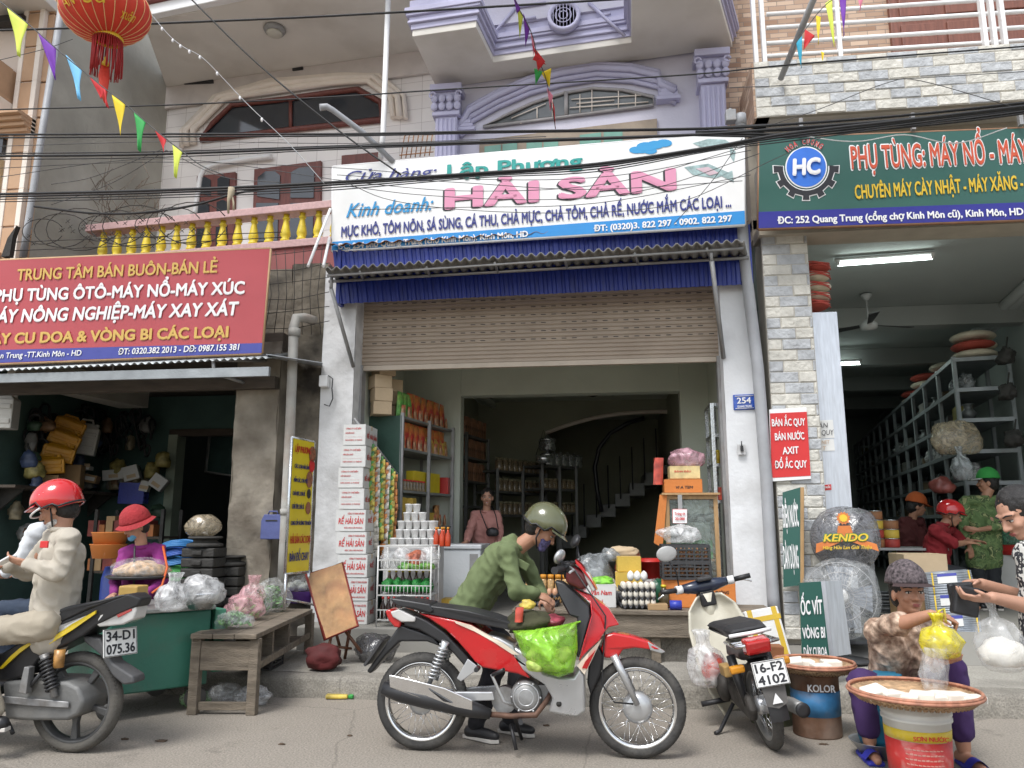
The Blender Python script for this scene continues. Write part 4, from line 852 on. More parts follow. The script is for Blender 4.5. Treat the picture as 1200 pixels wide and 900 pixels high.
# DARK PARTS SHOP (left)
def wy(px): a = atan2(px-600, F_PX)-PSI; return min(10.25, 5.627/(-math.tan(a)-.176))
def onwall(px, py, d=.12): Y = wy(px); p = at(px, py, Y); return p+V((d, 0, 0))
t = thing('wall_shelf', 'dark plank shelf along the teal side wall of the parts shop', 'shelf', onwall(60, 578)); m = MB()
a, b = V((-7.0, 7.85, at(60, 577, wy(60)).z)), V((-7.45, 10.5, at(60, 577, wy(60)).z))
m.prism([a, b, b+V((.42, 0, 0)), a+V((.42, 0, 0))], (0, 0, .03)); part('plank', m, darkwood, t)
m = MB()
for i in range(5): q = a.lerp(b, (i+.5)/5); m.prism([q, q+V((.36, 0, 0)), q+V((0, 0, -.3))], (0, .03, 0))
part('bracket', m, iron, t)
zsh = a.z+.03
def jerry(name, label, c, sz, m_, rz=0, tilt=0, group=None):
 R = Matrix.Rotation(rz, 3, 'Z')@Matrix.Rotation(tilt, 3, 'Y'); t = thing(name, label, 'canister', c, R=R, group=group); x, y, z = sz
 m = MB(); m.bx(-x/2, x/2, -y/2, y/2, 0, z*.8); m.add([(-x/2, -y/2, z*.8), (x/2, -y/2, z*.8), (x/2, y/2, z*.8), (-x/2, y/2, z*.8), (-x*.3, -y*.3, z*.95), (x*.2, -y*.3, z*.95), (x*.2, y*.3, z*.95), (-x*.3, y*.3, z*.95)], [(0, 1, 5, 4), (1, 2, 6, 5), (2, 3, 7, 6), (3, 0, 4, 7), (4, 5, 6, 7)])
 for k in (-.2, .2): m.bx(-x*.42, x*.42, -y/2-.012, -y/2+.01, z*(.4+k)-.03, z*(.4+k)+.03)
 part('tank', m, m_, t, .02, w=0)
 m = MB(); m.tube([(-x*.3, 0, z*.9), (-x*.28, 0, z*1.06), (x*.12, 0, z*1.06), (x*.2, 0, z*.88)], .015, 8); part('handle', m, m_, t, w=0)
 m = MB(); m.lathe([(.03, 0), (.03, .04), (.001, .045)], (x*.33, 0, z*.86), 12); part('cap', m, m_, t, w=0); return t
for k, (px, py, ti) in enumerate(((30, 556, -.1), (40, 541, .2), (46, 524, .35), (53, 509, .3))):
 jerry('jerrycan', ['lowest orange-yellow jerrycan hanging on the dark shop wall', 'orange-yellow jerrycan just above the lowest one', 'orange-yellow jerrycan beside the white container', 'highest orange-yellow jerrycan, its top by the white container'][k], onwall(px, py, .3), (.36, .2, .22), orange_jc, .6, ti, 'hanging jerrycans')
jerry('white_container', 'big dirty white plastic container hanging on the dark shop wall', onwall(72, 533, .3), (.3, .2, .44), white_jc, .5, .12)
jerry('white_container', 'white canister at the left end of the dark shop', at(1, 503, 7.9)+V((.05, 0, 0)), (.2, .2, .42), white_jc, .3)
lab = ['grey carton beside the blue crate in the dark shop', 'greyish white carton leaning above the blue crate', 'tilted pale carton at the right end of the wall clutter', 'small carton under the tilted pale one', 'brown carton on the left of the wall shelf', 'dull brown carton in the middle of the wall shelf', 'small pale box on the brown carton', 'rust brown carton below the jerrycans']
for k, (x0, x1, y0, y1, ti, mm) in enumerate(((101, 126, 550, 563, -.12, carton_w), (126, 144, 545, 563, -.3, carton_w), (150, 168, 555, 572, .6, carton_w), (142, 152, 563, 576, .2, carton_w), (22, 45, 556, 574, 0, kraft), (45, 71, 543, 574, 0, kraft), (74, 84, 546, 551, 0, carton_w), (76, 91, 556, 566, .2, kraft))):
 xc = (x0+x1)/2; p = onwall(xc, y1, .28); s_ = wy(xc)/F_PX; R = Matrix.Rotation(ti, 3, 'Y')
 t = thing('carton', lab[k], 'box', p, R=Matrix.Rotation(.4, 3, 'Z')@R); m = MB(); m.bx(-(x1-x0)*s_/2, (x1-x0)*s_/2, -.1, .14, 0, (y1-y0)*s_); part('body', m, mm, t, .006, w=0); m = MB(); m.bx(-.06, .06, -.1015, -.1, .03, .08); part('print', m, kraft_l if mm is carton_w else carton_w, t, w=0)
def crate_mb(w_, d_, h_, nb=6, rows=4):
 m = MB(); e = .012
 m.bx(-w_/2, w_/2, -d_/2, d_/2, 0, .015)
 for z in [h_*i/rows for i in range(rows+1)]:
  hh = .03 if z > h_*.99 else .014
  m.bx(-w_/2, w_/2, -d_/2-.001, -d_/2+e, z-hh/2, z+hh/2); m.bx(-w_/2, w_/2, d_/2-e, d_/2+.001, z-hh/2, z+hh/2); m.bx(-w_/2-.001, -w_/2+e, -d_/2, d_/2, z-hh/2, z+hh/2); m.bx(w_/2-e, w_/2+.001, -d_/2, d_/2, z-hh/2, z+hh/2)
 for i in range(nb+1):
  x = -w_/2+w_*i/nb; m.bx(x-.007, x+.007, -d_/2+.001, -d_/2+e-.002, 0, h_); m.bx(x-.007, x+.007, d_/2-e+.002, d_/2-.001, 0, h_)
 for i in range(4):
  y = -d_/2+d_*i/3; m.bx(-w_/2+.001, -w_/2+e-.002, y-.007, y+.007, 0, h_); m.bx(w_/2-e+.002, w_/2-.001, y-.007, y+.007, 0, h_)
 return m
def crate(name, label, c, d, rz, m_, cat='crate', group=None, solid=False):
 t = thing(name, label, cat, c, rz, group); m = crate_mb(*d)
 part('basket', m, m_, t, w=0); m = MB(); m.bx(-d[0]*.14, d[0]*.14, -d[1]/2-.006, -d[1]/2, d[2]*.72, d[2]*.84); part('handle', m, m_, t, .003, w=0)
 if solid: m = MB(); m.bx(-d[0]/2+.01, d[0]/2-.01, -d[1]/2+.004, d[1]/2-.01, .01, d[2]*.96); part('lining', m, m_, t, w=0)
 return t
p = onwall(129, 590, .35); crate('plastic_crate', 'blue plastic crate hanging in the dark parts shop', p, (.32, .25, .27), .3, blue_pl, solid=True)
for k, (px, py) in enumerate(((116, 549), (155, 553), (168, 540), (14, 552))):
 single('packet_bundle', ['bundle of yellowish packets above the grey carton', 'yellowish packet bundle by the tilted pale carton', 'crumpled tan packet bundle at the end of the wall clutter', 'pale bundle at the left end of the wall shelf'][k], 'packets', lump_mb(onwall(px, py, .3), (.11, .1, .13), k*3, .3), mat('dull_yellow_wrap', (.26, .22, .07), rough=.5, var=.5, scale=14))
rnd = random.Random(4)
belt = mat('black_rubber_belt', (.02, .02, .02), rough=.55)
o_b = None
for i in range(60):
 px = rnd.uniform(20, 165); py = rnd.uniform(485, 530); p = onwall(px, py, rnd.uniform(.05, .2)); r = rnd.uniform(.05, .13); m = MB()
 k = rnd.uniform(.7, 1.6); m.tube([(.0+.2*r*sin(2*a), r*cos(a)*.8, r*sin(a)*k) for a in [j*pi/9 for j in range(18)]], .016, 6, closed=True)
 o_ = bpy.data.objects.new('rubber_belt', m.mesh('rubber_belt', belt)); COL.objects.link(o_); o_.location = p; o_.rotation_euler = (0, 0, rnd.uniform(-.5, .5)); tag(o_, 'black rubber belt loop hanging on the teal wall of the dark shop', 'belt', 'rubber belts hanging on the dark wall')
for i in range(26):
 px = rnd.uniform(5, 160); p = onwall(px, 0, .25); z = zsh+.001; m = MB(); d = rnd.uniform(.05, .1); m.lathe([(d, 0), (d, rnd.uniform(.08, .16)), (d*.5, rnd.uniform(.16, .2)), (.001, .2)], (0, 0, 0), 12)
 o_ = bpy.data.objects.new('machine_part', m.mesh('machine_part', [mat('dull_machine_paint_%d' % (i % 3), [(.12, .11, .09), (.05, .09, .08), (.16, .12, .07)][i % 3], rough=.5, var=.4, scale=9)])); COL.objects.link(o_); o_.location = (p.x, p.y, z); tag(o_, 'dull machine part standing on the plank shelf of the dark shop', 'machine part', 'machine parts on the plank shelf')
for i in range(40):
 px = rnd.uniform(4, 166); p = onwall(px, rnd.choice((500, 520, 540, 568, 566, 600, 625)), rnd.uniform(.12, .35)); c = i % 5; single('wrapped_part', ['dull green','dusty grey','brown','bluish','tan'][c]+' wrapped part hanging in the clutter of the dark shop wall', 'machine part', lump_mb(p, (rnd.uniform(.05, .12), .07, rnd.uniform(.06, .13)), i, .35, 12), mat('clutter_%d' % c, [(.04, .08, .05), (.15, .15, .14), (.14, .08, .04), (.04, .06, .12), (.2, .17, .11)][c], rough=.5, var=.5, scale=12), group=['green','grey','brown','bluish','tan'][c]+' wrapped parts on the dark wall')
q = [at(247, 497, 11.6), at(278, 505, 11.6), at(276, 558, 11.6), at(241, 553, 11.6)]; t = thing('framed_glass', 'aluminium framed glass door leaning in the dark back room', 'glass panel', sum(q, V())/4)
m = MB(); m.tube(q, .03, 4, closed=True); part('frame', m, steel_g, t); m = MB(); m.prism(q, (0, .01, 0)); part('pane', m, mat('teal_dusty_glass', (.05, .09, .085), rough=.2), t)
for k, (x0, x1, y0) in enumerate(((220, 236, 700), (236, 256, 700))): pass
t = thing('floor_rack', 'dark rack of rusty parts standing behind the woman in the red hat', 'rack', at(165, 690, 8.8)); m = MB()
for px in (112, 190):
 for Yy in (8.7, 9.1): pq = at(px, 690, 8.8); m = MB(); m.bx(pq.x-.02, pq.x+.02, Yy-.02, Yy+.02, .17, 1.5); part('post', m, iron, t)
m = MB()
for z in (.35, .75, 1.15): m.bx(at(112, 690, 8.8).x, at(190, 690, 8.8).x, 8.7, 9.1, z, z+.03)
part('shelf', m, darkwood, t)
for k in range(16):
 px = 116+(k % 8)*9.5; z = (.78, 1.18)[k // 8]; p = at(px, 650, 8.85); m = MB(); w_ = .035+.02*((k*7) % 3); m.bx(-w_, w_, -.1, .1, 0, .14+.05*((k*5) % 3)); mm = [mat('rust_orange_box', (.36, .13, .04), rough=.7, var=.3), kraft, mat('dull_red_box', (.22, .05, .04), rough=.7, var=.3)][k % 3]
 single('parts_box', 'small parts box on the rack behind the red hat woman', 'box', m, mm, .004, group='parts boxes on the dark floor rack', origin=V((0, 0, 0))).location = (p.x, 8.8, z)
for k, (px, py, r) in enumerate(((126, 646, .16), (128, 632, .15))): single('orange_tub', ['orange plastic tub on the ground behind the rider', 'second orange tub stacked on the first'][k], 'tub', MB().lathe([(.001, 0), (.14, 0), (.17, .13), (.18, .14), (.165, .14), (.13, .02)], at(px, py+8, 7.4), 24), orange_b)
t = single('blue_barrel', 'dark blue plastic barrel behind the woman in the red hat', 'barrel', MB().lathe([(.001, 0), (.2, 0), (.23, .1), (.23, .6), (.2, .72), (.001, .72)], V((at(146, 690, 7.7).x, 7.7, .17)), 24), mat('dark_blue_plastic', (.02, .04, .2), rough=.4))
for k in range(5):
 p = V((at(212, 640, 7.4).x, 7.4, at(212, 677-9*k, 7.4).z)); m = MB()
 for j in range(4): m.tube([p+V(((.20-.012*j)*cos(a)*(1+.04*sin(3*a+k)), (.20-.012*j)*sin(a), .015*j+.02*sin(2*a+k))) for a in [i*pi/14 for i in range(28)]], .011, 6, closed=True)
 single('wire_coil', ['lowest green wire coil of the pile', 'bright green wire coil under the blue ones', 'light blue wire coil above the green ones', 'deep blue wire coil second from the top', 'topmost blue wire coil of the pile'][k], 'coil', m, [mat('green_cable', (.06, .30, .07), rough=.45), mat('green_cable', (0, 0, 0)), mat('blue_cable', (.03, .16, .38), rough=.45), mat('deep_blue_cable', (.02, .08, .33), rough=.4), mat('blue_cable', (0, 0, 0))][k], group='wire coils piled behind the purple cardigan')
for cI, (px, n_) in enumerate(((236, 11), (266, 9))):
 for k in range(n_):
  p = V((at(px, 700, 7.15+.25*cI).x, 7.15+.25*cI, .17+.094*k)); m = MB(); m.box(p+V((0, 0, .043)), (.33, .26, .084)); m.box(p+V((0, -.135, .043)), (.1, .03, .05))
  if k == n_-1: m = MB(); m.lathe([(.17, 0), (.17, .03), (.11, .045), (.11, .07), (.16, .08), (.16, .1), (.001, .1)], p, 20)
  single('iron_block', 'black cast iron block stacked beside the weathered pillar', 'iron block', m, iron, .012, group='cast iron blocks stacked in the shop mouth')
single('plastic_sack', 'tied brownish plastic sack on top of the cast iron stack', 'bag', lump_mb(V((at(238, 620, 7.15).x, 7.15, at(238, 617, 7.15).z)), (.17, .14, .12), 5, .12), brown_pf)
# SEAFOOD SHOP, left side
Yc = 7.42
for k, (x0, x1, y0, y1) in enumerate(((402, 428, 502, 527), (398, 427, 527, 552.5), (396, 425, 552.5, 577), (396, 425, 577, 602), (393, 428, 602, 628), (393, 428, 628, 654.5), (395, 430, 654.5, 682), (397, 430, 682, 709.5), (397, 430, 709.5, 737))):
 h = at(415, y0, Yc).z-at(415, y1, Yc).z; c, wd, _ = px_b(x0, x1, y0, y1, Yc)
 up4 = k < 4; L = dict(lines=[('CÔNG TY CHẾ BIẾN', .12, .8, .76, .07), ('HẢI SẢN KHÔ', .1, .5, .55, .07), ('................', .1, .85, .4, .03), ('HẠN DÙNG 12 THÁNG', .1, .85, .22, .06)], side=[('RẾ HẢI SẢN', .12, .92, .36, .22)]) if up4 else dict(lines=[('RẾ HẢI SẢN', .10, .93, .34, .27), ('CÔNG TY TNHH HẢI SẢN', .4, .95, .78, .08), ('ĐẶC SẢN HẢI PHÒNG', .3, .9, .14, .06)], side=[('RẾ', .3, .7, .4, .2)])
 if up4: L['lines'] = [(a[0],)+a[1:] for a in L['lines']]
 names = ['topmost white carton of the stack by the white pillar', 'second white carton from the top of the pillar stack', 'third white carton from the top of the pillar stack', 'fourth white carton from the top, last with its end turned out', 'fifth white carton from the top, first with big red lettering in front', 'sixth white carton from the top with big red lettering', 'white carton third from the bottom of the stack', 'white carton second from the bottom behind the folding table', 'bottom white carton of the stack on the shop step']
 d = (wd, .42 if up4 else .3, h-.004); carton('stacked_carton', names[k], V((c.x, Yc+d[1]/2-.02, .38+sum(0 for _ in ())+at(415, y1, Yc).z-at(415, 737, Yc).z)), d, .06 if k % 2 else .02, carton_w, group='white cartons stacked at the pillar', ink_=None if not up4 else redi, **L)
SA, SBp = at(470, 560, 8.05), at(530, 560, 9.42); SA.z = SBp.z = 0; sd_ = (SBp-SA).normalized(); sn = V((-sd_.y, sd_.x, 0)); dep = .42
if sn.x > 0: sn = -sn
lev = [at(470, y, 8.05).z for y in (487, 524, 574, 655)]; lev = [at(470, 487, 8.05).z, at(470, 524, 8.05).z, at(469, 574, 8.05).z, at(527, 616, 9.4).z]
sh = thing('goods_shelf', 'steel goods shelf with dark green end panel along the left shop wall', 'shelf', SA+V((0, 0, FZ)))
for u in (0, .5, 1):
 for q in (0, 1): m = MB(); p = SA.lerp(SBp, u)+sn*dep*q; m.bx(p.x-.018, p.x+.018, p.y-.018, p.y+.018, FZ, lev[0]+.03); part('post', m, steel_g, sh)
for z in lev: m = MB(); m.prism([SA+V((0, 0, z)), SBp+V((0, 0, z)), SBp+sn*dep+V((0, 0, z)), SA+sn*dep+V((0, 0, z))], (0, 0, -.025)); part('shelf_board', m, mat('grey_shelf_steel', (.22, .23, .22), rough=.5), sh)
m = MB(); e = SA-sd_*.02; m.prism([e+V((0, 0, FZ)), e+sn*dep+V((0, 0, FZ)), e+sn*dep+V((0, 0, lev[0])), e+V((0, 0, lev[0]))], sd_*.015); part('end_panel', m, greenpanel, sh)
ang = atan2(sd_.y, sd_.x)
def onshelf(u, lv, back=.1): p = SA.lerp(SBp, u)+sn*back; return V((p.x, p.y, lev[lv]+.001))
bag_lab = lambda s: s
rows_of('gift_packet', 'red and gold gift packet standing on the goods shelf', 'packet', 'red gift packets on the goods shelf', 14, pouch_mb((0, 0, 0), .17, .30, .08), redgold, lambda i: (onshelf(.24+.125*(i % 6) if i < 6 else (.16+.1*(i-6)), 0 if i < 6 else 1, .08+.0*i), ang+.1*((i*7) % 3-1)))
rows_of('gold_packet', 'golden packet standing on the goods shelf', 'packet', 'golden packets on the goods shelf', 16, pouch_mb((0, 0, 0), .12, .19, .07), gold_b, lambda i: (onshelf(.5+.06*(i % 8), 1 if i < 8 else 0, .06 if i < 8 else .2), ang+.1*((i*5) % 3-1)))
rows_of('green_packet', 'green packet on top of the goods shelf', 'packet', 'green packets on the goods shelf', 3, pouch_mb((0, 0, 0), .16, .28, .08), green_b, lambda i: (onshelf(.06+.07*i, 0, .08), ang))
rows_of('yellow_box', 'yellow box on the third board of the goods shelf', 'box', 'yellow boxes on the goods shelf', 5, MB().bx(-.08, .08, -.05, .05, 0, .23), yellowbag, lambda i: (onshelf(.34+.1*i, 2, .09), ang), bev=.005)
single('red_box', 'bright red box at the far end of the third board', 'box', MB().bx(-.1, .1, -.06, .06, 0, .2), red_pl, .004, origin=V((0, 0, 0))).location = onshelf(.92, 2, .1)
rows_of('small_jar', 'small jar in front on the third board of the goods shelf', 'jar', 'small jars on the goods shelf', 8, jar_mb((0, 0, 0), .035, .12), [jar_m, red_pl], lambda i: (onshelf(.06+.055*i, 2, .04), 0))
rows_of('yellow_carton', 'yellow carton on the lowest board of the goods shelf', 'box', 'yellow cartons on the goods shelf', 6, MB().bx(-.1, .1, -.06, .06, 0, .15), yel_b, lambda i: (onshelf(.1+.17*(i % 4), 3, .08)+V((0, 0, .152*(i//4))), ang+.05*i), bev=.005)
rows_of('mixed_packet', 'small coloured packet in the front row of the goods shelf', 'packet', 'small packets in front on the goods shelf', 27, pouch_mb((0, 0, 0), .075, .13, .045), mat('speckled_wrap', (.45, .12, .06), rough=.35, var=.8, scale=20, dirt=(.55, .5, .3), dscale=13, damt=.9), lambda i: (onshelf(.05+.105*(i % 9), i//9+(1 if i > 17 else 0), .03)+V((0, 0, 0)), ang+.2*((i*7) % 3-1)))
rows_of('snack_packet', 'crinkled snack packet on the lowest board', 'packet', 'snack packets on the lowest board', 6, pouch_mb((0, 0, 0), .14, .24, .06), mat('mixed_snack_wrap', (.5, .25, .1), rough=.35, var=.8, scale=18), lambda i: (onshelf(.75+.04*i, 3, .05+.03*i), ang))
kb = [(0, 0, 0), (.24, .03, 0), (0, 0, 1), (.23, .02, 1), (.0, .02, 2), (.22, .03, 2), (.03, 0, 3)]
kl = ['bottom left kraft box on the goods shelf', 'bottom right kraft box on the goods shelf', 'second row left kraft box on the goods shelf', 'second row right kraft box by the green packet', 'third row left kraft box on the goods shelf', 'third row right kraft box of the pile', 'topmost kraft box of the pile on the goods shelf']
for k, (u, y, r) in enumerate(kb): carton('kraft_box', kl[k], onshelf(-.06+u*.9, 0, .22+y)+V((0, 0, .145*r)), (.2, .2, .142), ang-.9+.05*k, kraft_l, group='kraft boxes piled on the shelf')
pa_, pb_ = at(415, 490, 7.5), at(466, 556, 7.9); single('hanging_pole', 'slanted dark pole carrying strips of sachets', 'pole', MB().tube([pa_, pb_], .012, 8), steel_g)
sc_m = [mat('sachet_%s' % n, c, rough=.3, var=.7, scale=26) for n, c in (('green', (.08, .30, .06)), ('white', (.55, .52, .45)), ('orange', (.55, .2, .05)), ('yellow', (.5, .42, .08)))]
for i in range(11):
 u = .42+.055*i; p = pa_.lerp(pb_, u); L = (.75+.35*((i*5) % 4)/3)*(.8 if i < 3 else 1); m = MB(); N = int(L/.075); x = p.x; wv = .028
 for k in range(N):
  z = p.z-.02-.075*k; y = p.y-.03-.012*(k % 2)-.02*(i % 2); m.grid(lambda a, b: V((x-wv+2*wv*a+.006*sin(k+i), y-.012*sin(pi*a)*sin(pi*b), z-.072*b)), 4, 3, 0)
 single('sachet_strip', 'long strip of small sachets hanging from the slanted pole', 'sachet strip', m, sc_m[(i*3) % 4], group='sachet strips hanging by the cartons')
RY = 7.25; ra, rb = at(441, 726, RY), at(504, 726, RY); rz0 = .38; rtop = at(470, 640, RY).z
t = thing('wire_rack', 'white wire rack with three baskets of goods on the shop step', 'rack', V(((ra.x+rb.x)/2, RY+.15, rz0)))
for x in (ra.x, rb.x):
 for y in (RY, RY+.32): part('post', MB().tube([(x, y, rz0), (x, y, rtop)], .009, 6), wire_w, t)
lv = [at(470, y, RY).z for y in (727, 698, 668)]
for z in lv:
 m = MB()
 for zz in (z, z+.09): m.tube([(ra.x, RY, zz), (rb.x, RY, zz), (rb.x, RY+.32, zz), (ra.x, RY+.32, zz)], .006, 5, closed=True)
 for i in range(15): x = ra.x+(rb.x-ra.x)*i/14; m.tube([(x, RY+.32, z+.09), (x, RY+.32, z), (x, RY, z), (x, RY, z+.09)], .003, 4)
 for i in range(6): y = RY+.32*i/5; m.tube([(ra.x, y, z), (rb.x, y, z)], .003, 4)
 part('basket', m, wire_w, t)
m = MB(); m.tube([(ra.x, RY, rtop), (rb.x, RY, rtop), (rb.x, RY+.32, rtop), (ra.x, RY+.32, rtop)], .007, 5, closed=True); part('top_rim', m, wire_w, t)
rx = lambda u: ra.x+(rb.x-ra.x)*u
for k in range(5): single('net_bag', ['green net bag at the left end of the wire rack', 'green net bag second from the left on the rack', 'middle green net bag on the wire rack', 'green net bag second from the right on the rack', 'green net bag at the right end of the wire rack'][k], 'net bag', lump_mb(V((rx(.14+.18*k), RY+.13, lv[1]+.075)), (.06, .09, .07), k, .3), mat('green_net', (.02, .22, .04), rough=.5, var=.5, scale=40, bump=.6, bscale=60), group='green net bags on the wire rack')
rows_of('sauce_bottle', 'dark sauce bottle in the lowest basket of the wire rack', 'bottle', 'sauce bottles in the wire rack', 9, bottle_mb((0, 0, 0), .026, .2), [mat('dark_sauce', (.03, .012, .008), rough=.15), red_pl], lambda i: (V((rx(.08+.105*i), RY+.06, lv[0]+.008)), 0))
rows_of('bottle', 'bottle with a yellow cap standing behind in the wire rack', 'bottle', 'yellow capped bottles in the wire rack', 7, bottle_mb((0, 0, 0), .028, .22), [mat('brown_bottle', (.06, .03, .015), rough=.15), yellowbag], lambda i: (V((rx(.1+.13*i), RY+.22, lv[1]+.008)), 0))
for k in range(4): single('dried_seafood_bag', ['clear bag of dried shrimp on the left of the rack top', 'clear bag of dried fish in the middle of the rack top', 'reddish bag of dried squid on the rack top', 'clear bag at the right end of the rack top'][k], 'bag', lump_mb(V((rx(.14+.25*k), RY+.15, lv[2]+.08+.03*(k % 2))), (.1, .12, .09), 20+k, .3), [clear_p, milky_p, mat('dried_red_goods', (.4, .12, .07), rough=.4, var=.6, scale=30), milky_p][k])
for k in range(3): single('greens_bundle', ['bundle of greens on the middle basket, left', 'bundle of greens on the middle basket between the bags', 'yellow-green bundle at the right of the middle basket'][k], 'vegetables', lump_mb(V((rx(.5+.18*k), RY+.1, lv[2]+.03)), (.08, .08, .04), 40+k, .4), green_b)
c0 = at(486, 640, 7.75); single('low_chest', 'low grey chest under the pyramid of white tubs', 'chest', MB().bx(c0.x-.28, c0.x+.25, 7.6, 8.0, FZ, c0.z), mat('grey_plate', (.5, .5, .5)), .01)
tubs = []; tb = MB().lathe([(.001, 0), (.033, 0), (.04, .07), (.042, .072), (.042, .082), (.001, .084)], (0, 0, 0), 14)
for r, n_ in enumerate((6, 6, 5, 3, 2)):
 for i in range(n_): tubs.append(V((c0.x-.2+.08*i+.02*(r % 2)+.03*r, 7.68+.03*r, c0.z+.085*r)))
 if r < 3:
  for i in range(n_): tubs.append(V((c0.x-.2+.08*i+.02*(r % 2)+.03*r, 7.77+.03*r, c0.z+.085*r)))
rows_of('white_tub', 'small white lidded tub stacked in a pyramid beside the wire rack', 'tub', 'pyramid of white tubs', len(tubs), tb, mat('white_tub_plastic', (.7, .7, .69), rough=.4, var=.05), lambda i: (tubs[i], 0))
rows_of('chilli_bottle', 'red chilli sauce bottle beside the white tubs', 'bottle', 'chilli bottles beside the tubs', 5, bottle_mb((0, 0, 0), .028, .19), [mat('chilli_red', (.5, .06, .02), rough=.2), mat('chilli_cap', (.6, .25, .02))], lambda i: (V((c0.x+.24+.06*(i % 3), 7.66+.08*(i//3), c0.z)), 0))
fa, fb = at(508, 698, 8.35), at(563, 698, 8.35); ftop = at(530, 638, 8.35).z
t = thing('chest_freezer', 'white chest freezer under the hand of the woman in pink', 'freezer', V(((fa.x+fb.x)/2, 8.6, FZ)))
m = MB(); m.bx(fa.x, fb.x, 8.35, 8.95, FZ+.03, ftop-.05); part('cabinet', m, mat('freezer_white', (.6, .63, .65), rough=.35, var=.04), t, .015)
m = MB(); m.bx(fa.x-.01, fb.x+.01, 8.33, 8.97, ftop-.05, ftop); part('lid', m, mat('freezer_white', (0, 0, 0)), t, .012)
m = MB(); m.bx(fb.x-.12, fb.x-.03, 8.345, 8.35, ftop-.28, ftop-.1); part('vent_panel', m, steel_g, t)
p = at(523, 693, 7.6); carton('small_carton', 'small orange-brown carton on the step by the freezer', V((p.x, 7.7, FZ)), (.24, .2, .12), .1, orange_b)
p = at(524, 693, 7.8); carton('small_carton', 'tan carton standing behind the orange-brown one', V((p.x+.02, 8.0, FZ)), (.22, .2, .2), -.05, yel_b)
for k in range(4): single('snack_bag', ['red snack bag on the step behind the motorbike seat', 'crumpled clear bag behind the motorbike seat', 'pink wrapped goods by the tan carton', 'silver snack bag by the tan carton'][k], 'bag', lump_mb(V((at(508+13*k, 698, 7.35).x, 7.35+.05*(k % 2), FZ+.06)), (.13, .1, .08), 60+k, .3), [mat('snack_red', (.5, .05, .06), rough=.3, var=.5, scale=12), clear_p, pink_pf, milky_p][k])
def rack(name, label, A_, B_, depth, z0, levels, nb, m_, bm=None, cat='shelf'):
 t = thing(name, label, cat, A_.lerp(B_, .5)*1.0+V((0, 0, z0-A_.lerp(B_, .5).z))); d = (B_-A_); d.z = 0; d.normalize(); n_ = V((d.y, -d.x, 0))*depth
 for i in range(nb+1):
  for q in (0, 1): p = A_.lerp(B_, i/nb)+n_*q; part('post', MB().bx(p.x-.02, p.x+.02, p.y-.02, p.y+.02, z0, levels[0]+.02), m_, t)
 for z in levels: m = MB(); m.prism([V((p.x, p.y, z)) for p in (A_, B_, B_+n_, A_+n_)], (0, 0, -.03)); part('shelf_board', m, bm or m_, t)
 return t
Yb = 10.3; a, b = at(546, 600, Yb), at(572, 600, 11.2); a.z = b.z = 0; zs_ = [at(550, y, Yb).z for y in (508, 534, 562, 592)]
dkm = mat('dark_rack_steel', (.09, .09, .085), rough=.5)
rack('wall_rack', 'narrow dark rack of packets just inside the inner doorway', a, b, -.35, FZ, zs_, 1, dkm)
dirv = (b-a).normalized(); pk = pouch_mb((0, 0, 0), .1, .26, .05)
rows_of('dry_packet', 'reddish dry packet upright on the narrow dark rack', 'packet', 'packets on the narrow dark rack', 30, pk, mat('brownish_packet', (.28, .14, .08), rough=.4, var=.7, scale=12), lambda i: (V((a.x, a.y, 0)).lerp(V((b.x, b.y, 0)), .06+.093*(i % 10))+V((-.06, .1, [zs_[0], zs_[1], zs_[2]][i//10]+.001)), .2*((i*7) % 3-1)+1.2))
Yb = 11.6; a2, b2 = at(583, 600, 11.0), at(640, 600, 12.2); a2.z = b2.z = 0; z2 = [at(600, y, 11.3).z for y in (552, 576, 603)]
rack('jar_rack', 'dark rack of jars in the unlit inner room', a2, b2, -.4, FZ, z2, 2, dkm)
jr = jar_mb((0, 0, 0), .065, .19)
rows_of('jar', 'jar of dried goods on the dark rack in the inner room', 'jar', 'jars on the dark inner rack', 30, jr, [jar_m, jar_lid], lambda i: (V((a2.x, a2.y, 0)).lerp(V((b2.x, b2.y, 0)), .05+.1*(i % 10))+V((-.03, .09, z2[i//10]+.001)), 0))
a3, b3 = at(636, 600, 11.4), at(676, 600, 12.0); a3.z = b3.z = 0; z3 = [at(650, y, 11.5).z for y in (545, 572, 600)]
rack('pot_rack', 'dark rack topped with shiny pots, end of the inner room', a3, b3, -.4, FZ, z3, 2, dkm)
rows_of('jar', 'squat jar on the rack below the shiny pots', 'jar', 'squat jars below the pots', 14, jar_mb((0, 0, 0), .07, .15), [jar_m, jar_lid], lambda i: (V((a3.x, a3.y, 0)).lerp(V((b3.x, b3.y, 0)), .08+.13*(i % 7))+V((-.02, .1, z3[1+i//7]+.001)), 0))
potm = MB().lathe([(.001, 0), (.12, 0), (.13, .02), (.13, .15), (.14, .155), (.1, .185), (.02, .2), (.02, .225), (.001, .23)], (0, 0, 0), 20)
rows_of('steel_pot', 'lidded steel pot on top of the dark pot rack', 'pot', 'steel pots on the rack', 6, potm, steelpot, lambda i: (V((a3.x, a3.y, 0)).lerp(V((b3.x, b3.y, 0)), .12+.2*(i % 5))+V((.0, .15, z3[0]+.001+(.23 if i == 5 else 0))), 0))
p = at(637, 538, 11.0); t = thing('hanging_scale', 'dark scale pan hanging in front of the pot rack', 'scale', p); part('pan', MB().lathe([(.001, -.06), (.1, -.05), (.12, .05), (.11, .05), (.09, -.04)], p, 18), steelpot, t); part('hanger', MB().tube([p+V((-.11, 0, .05)), p+V((0, 0, .42)), p+V((.11, 0, .05))], .007, 5), blackm, t)
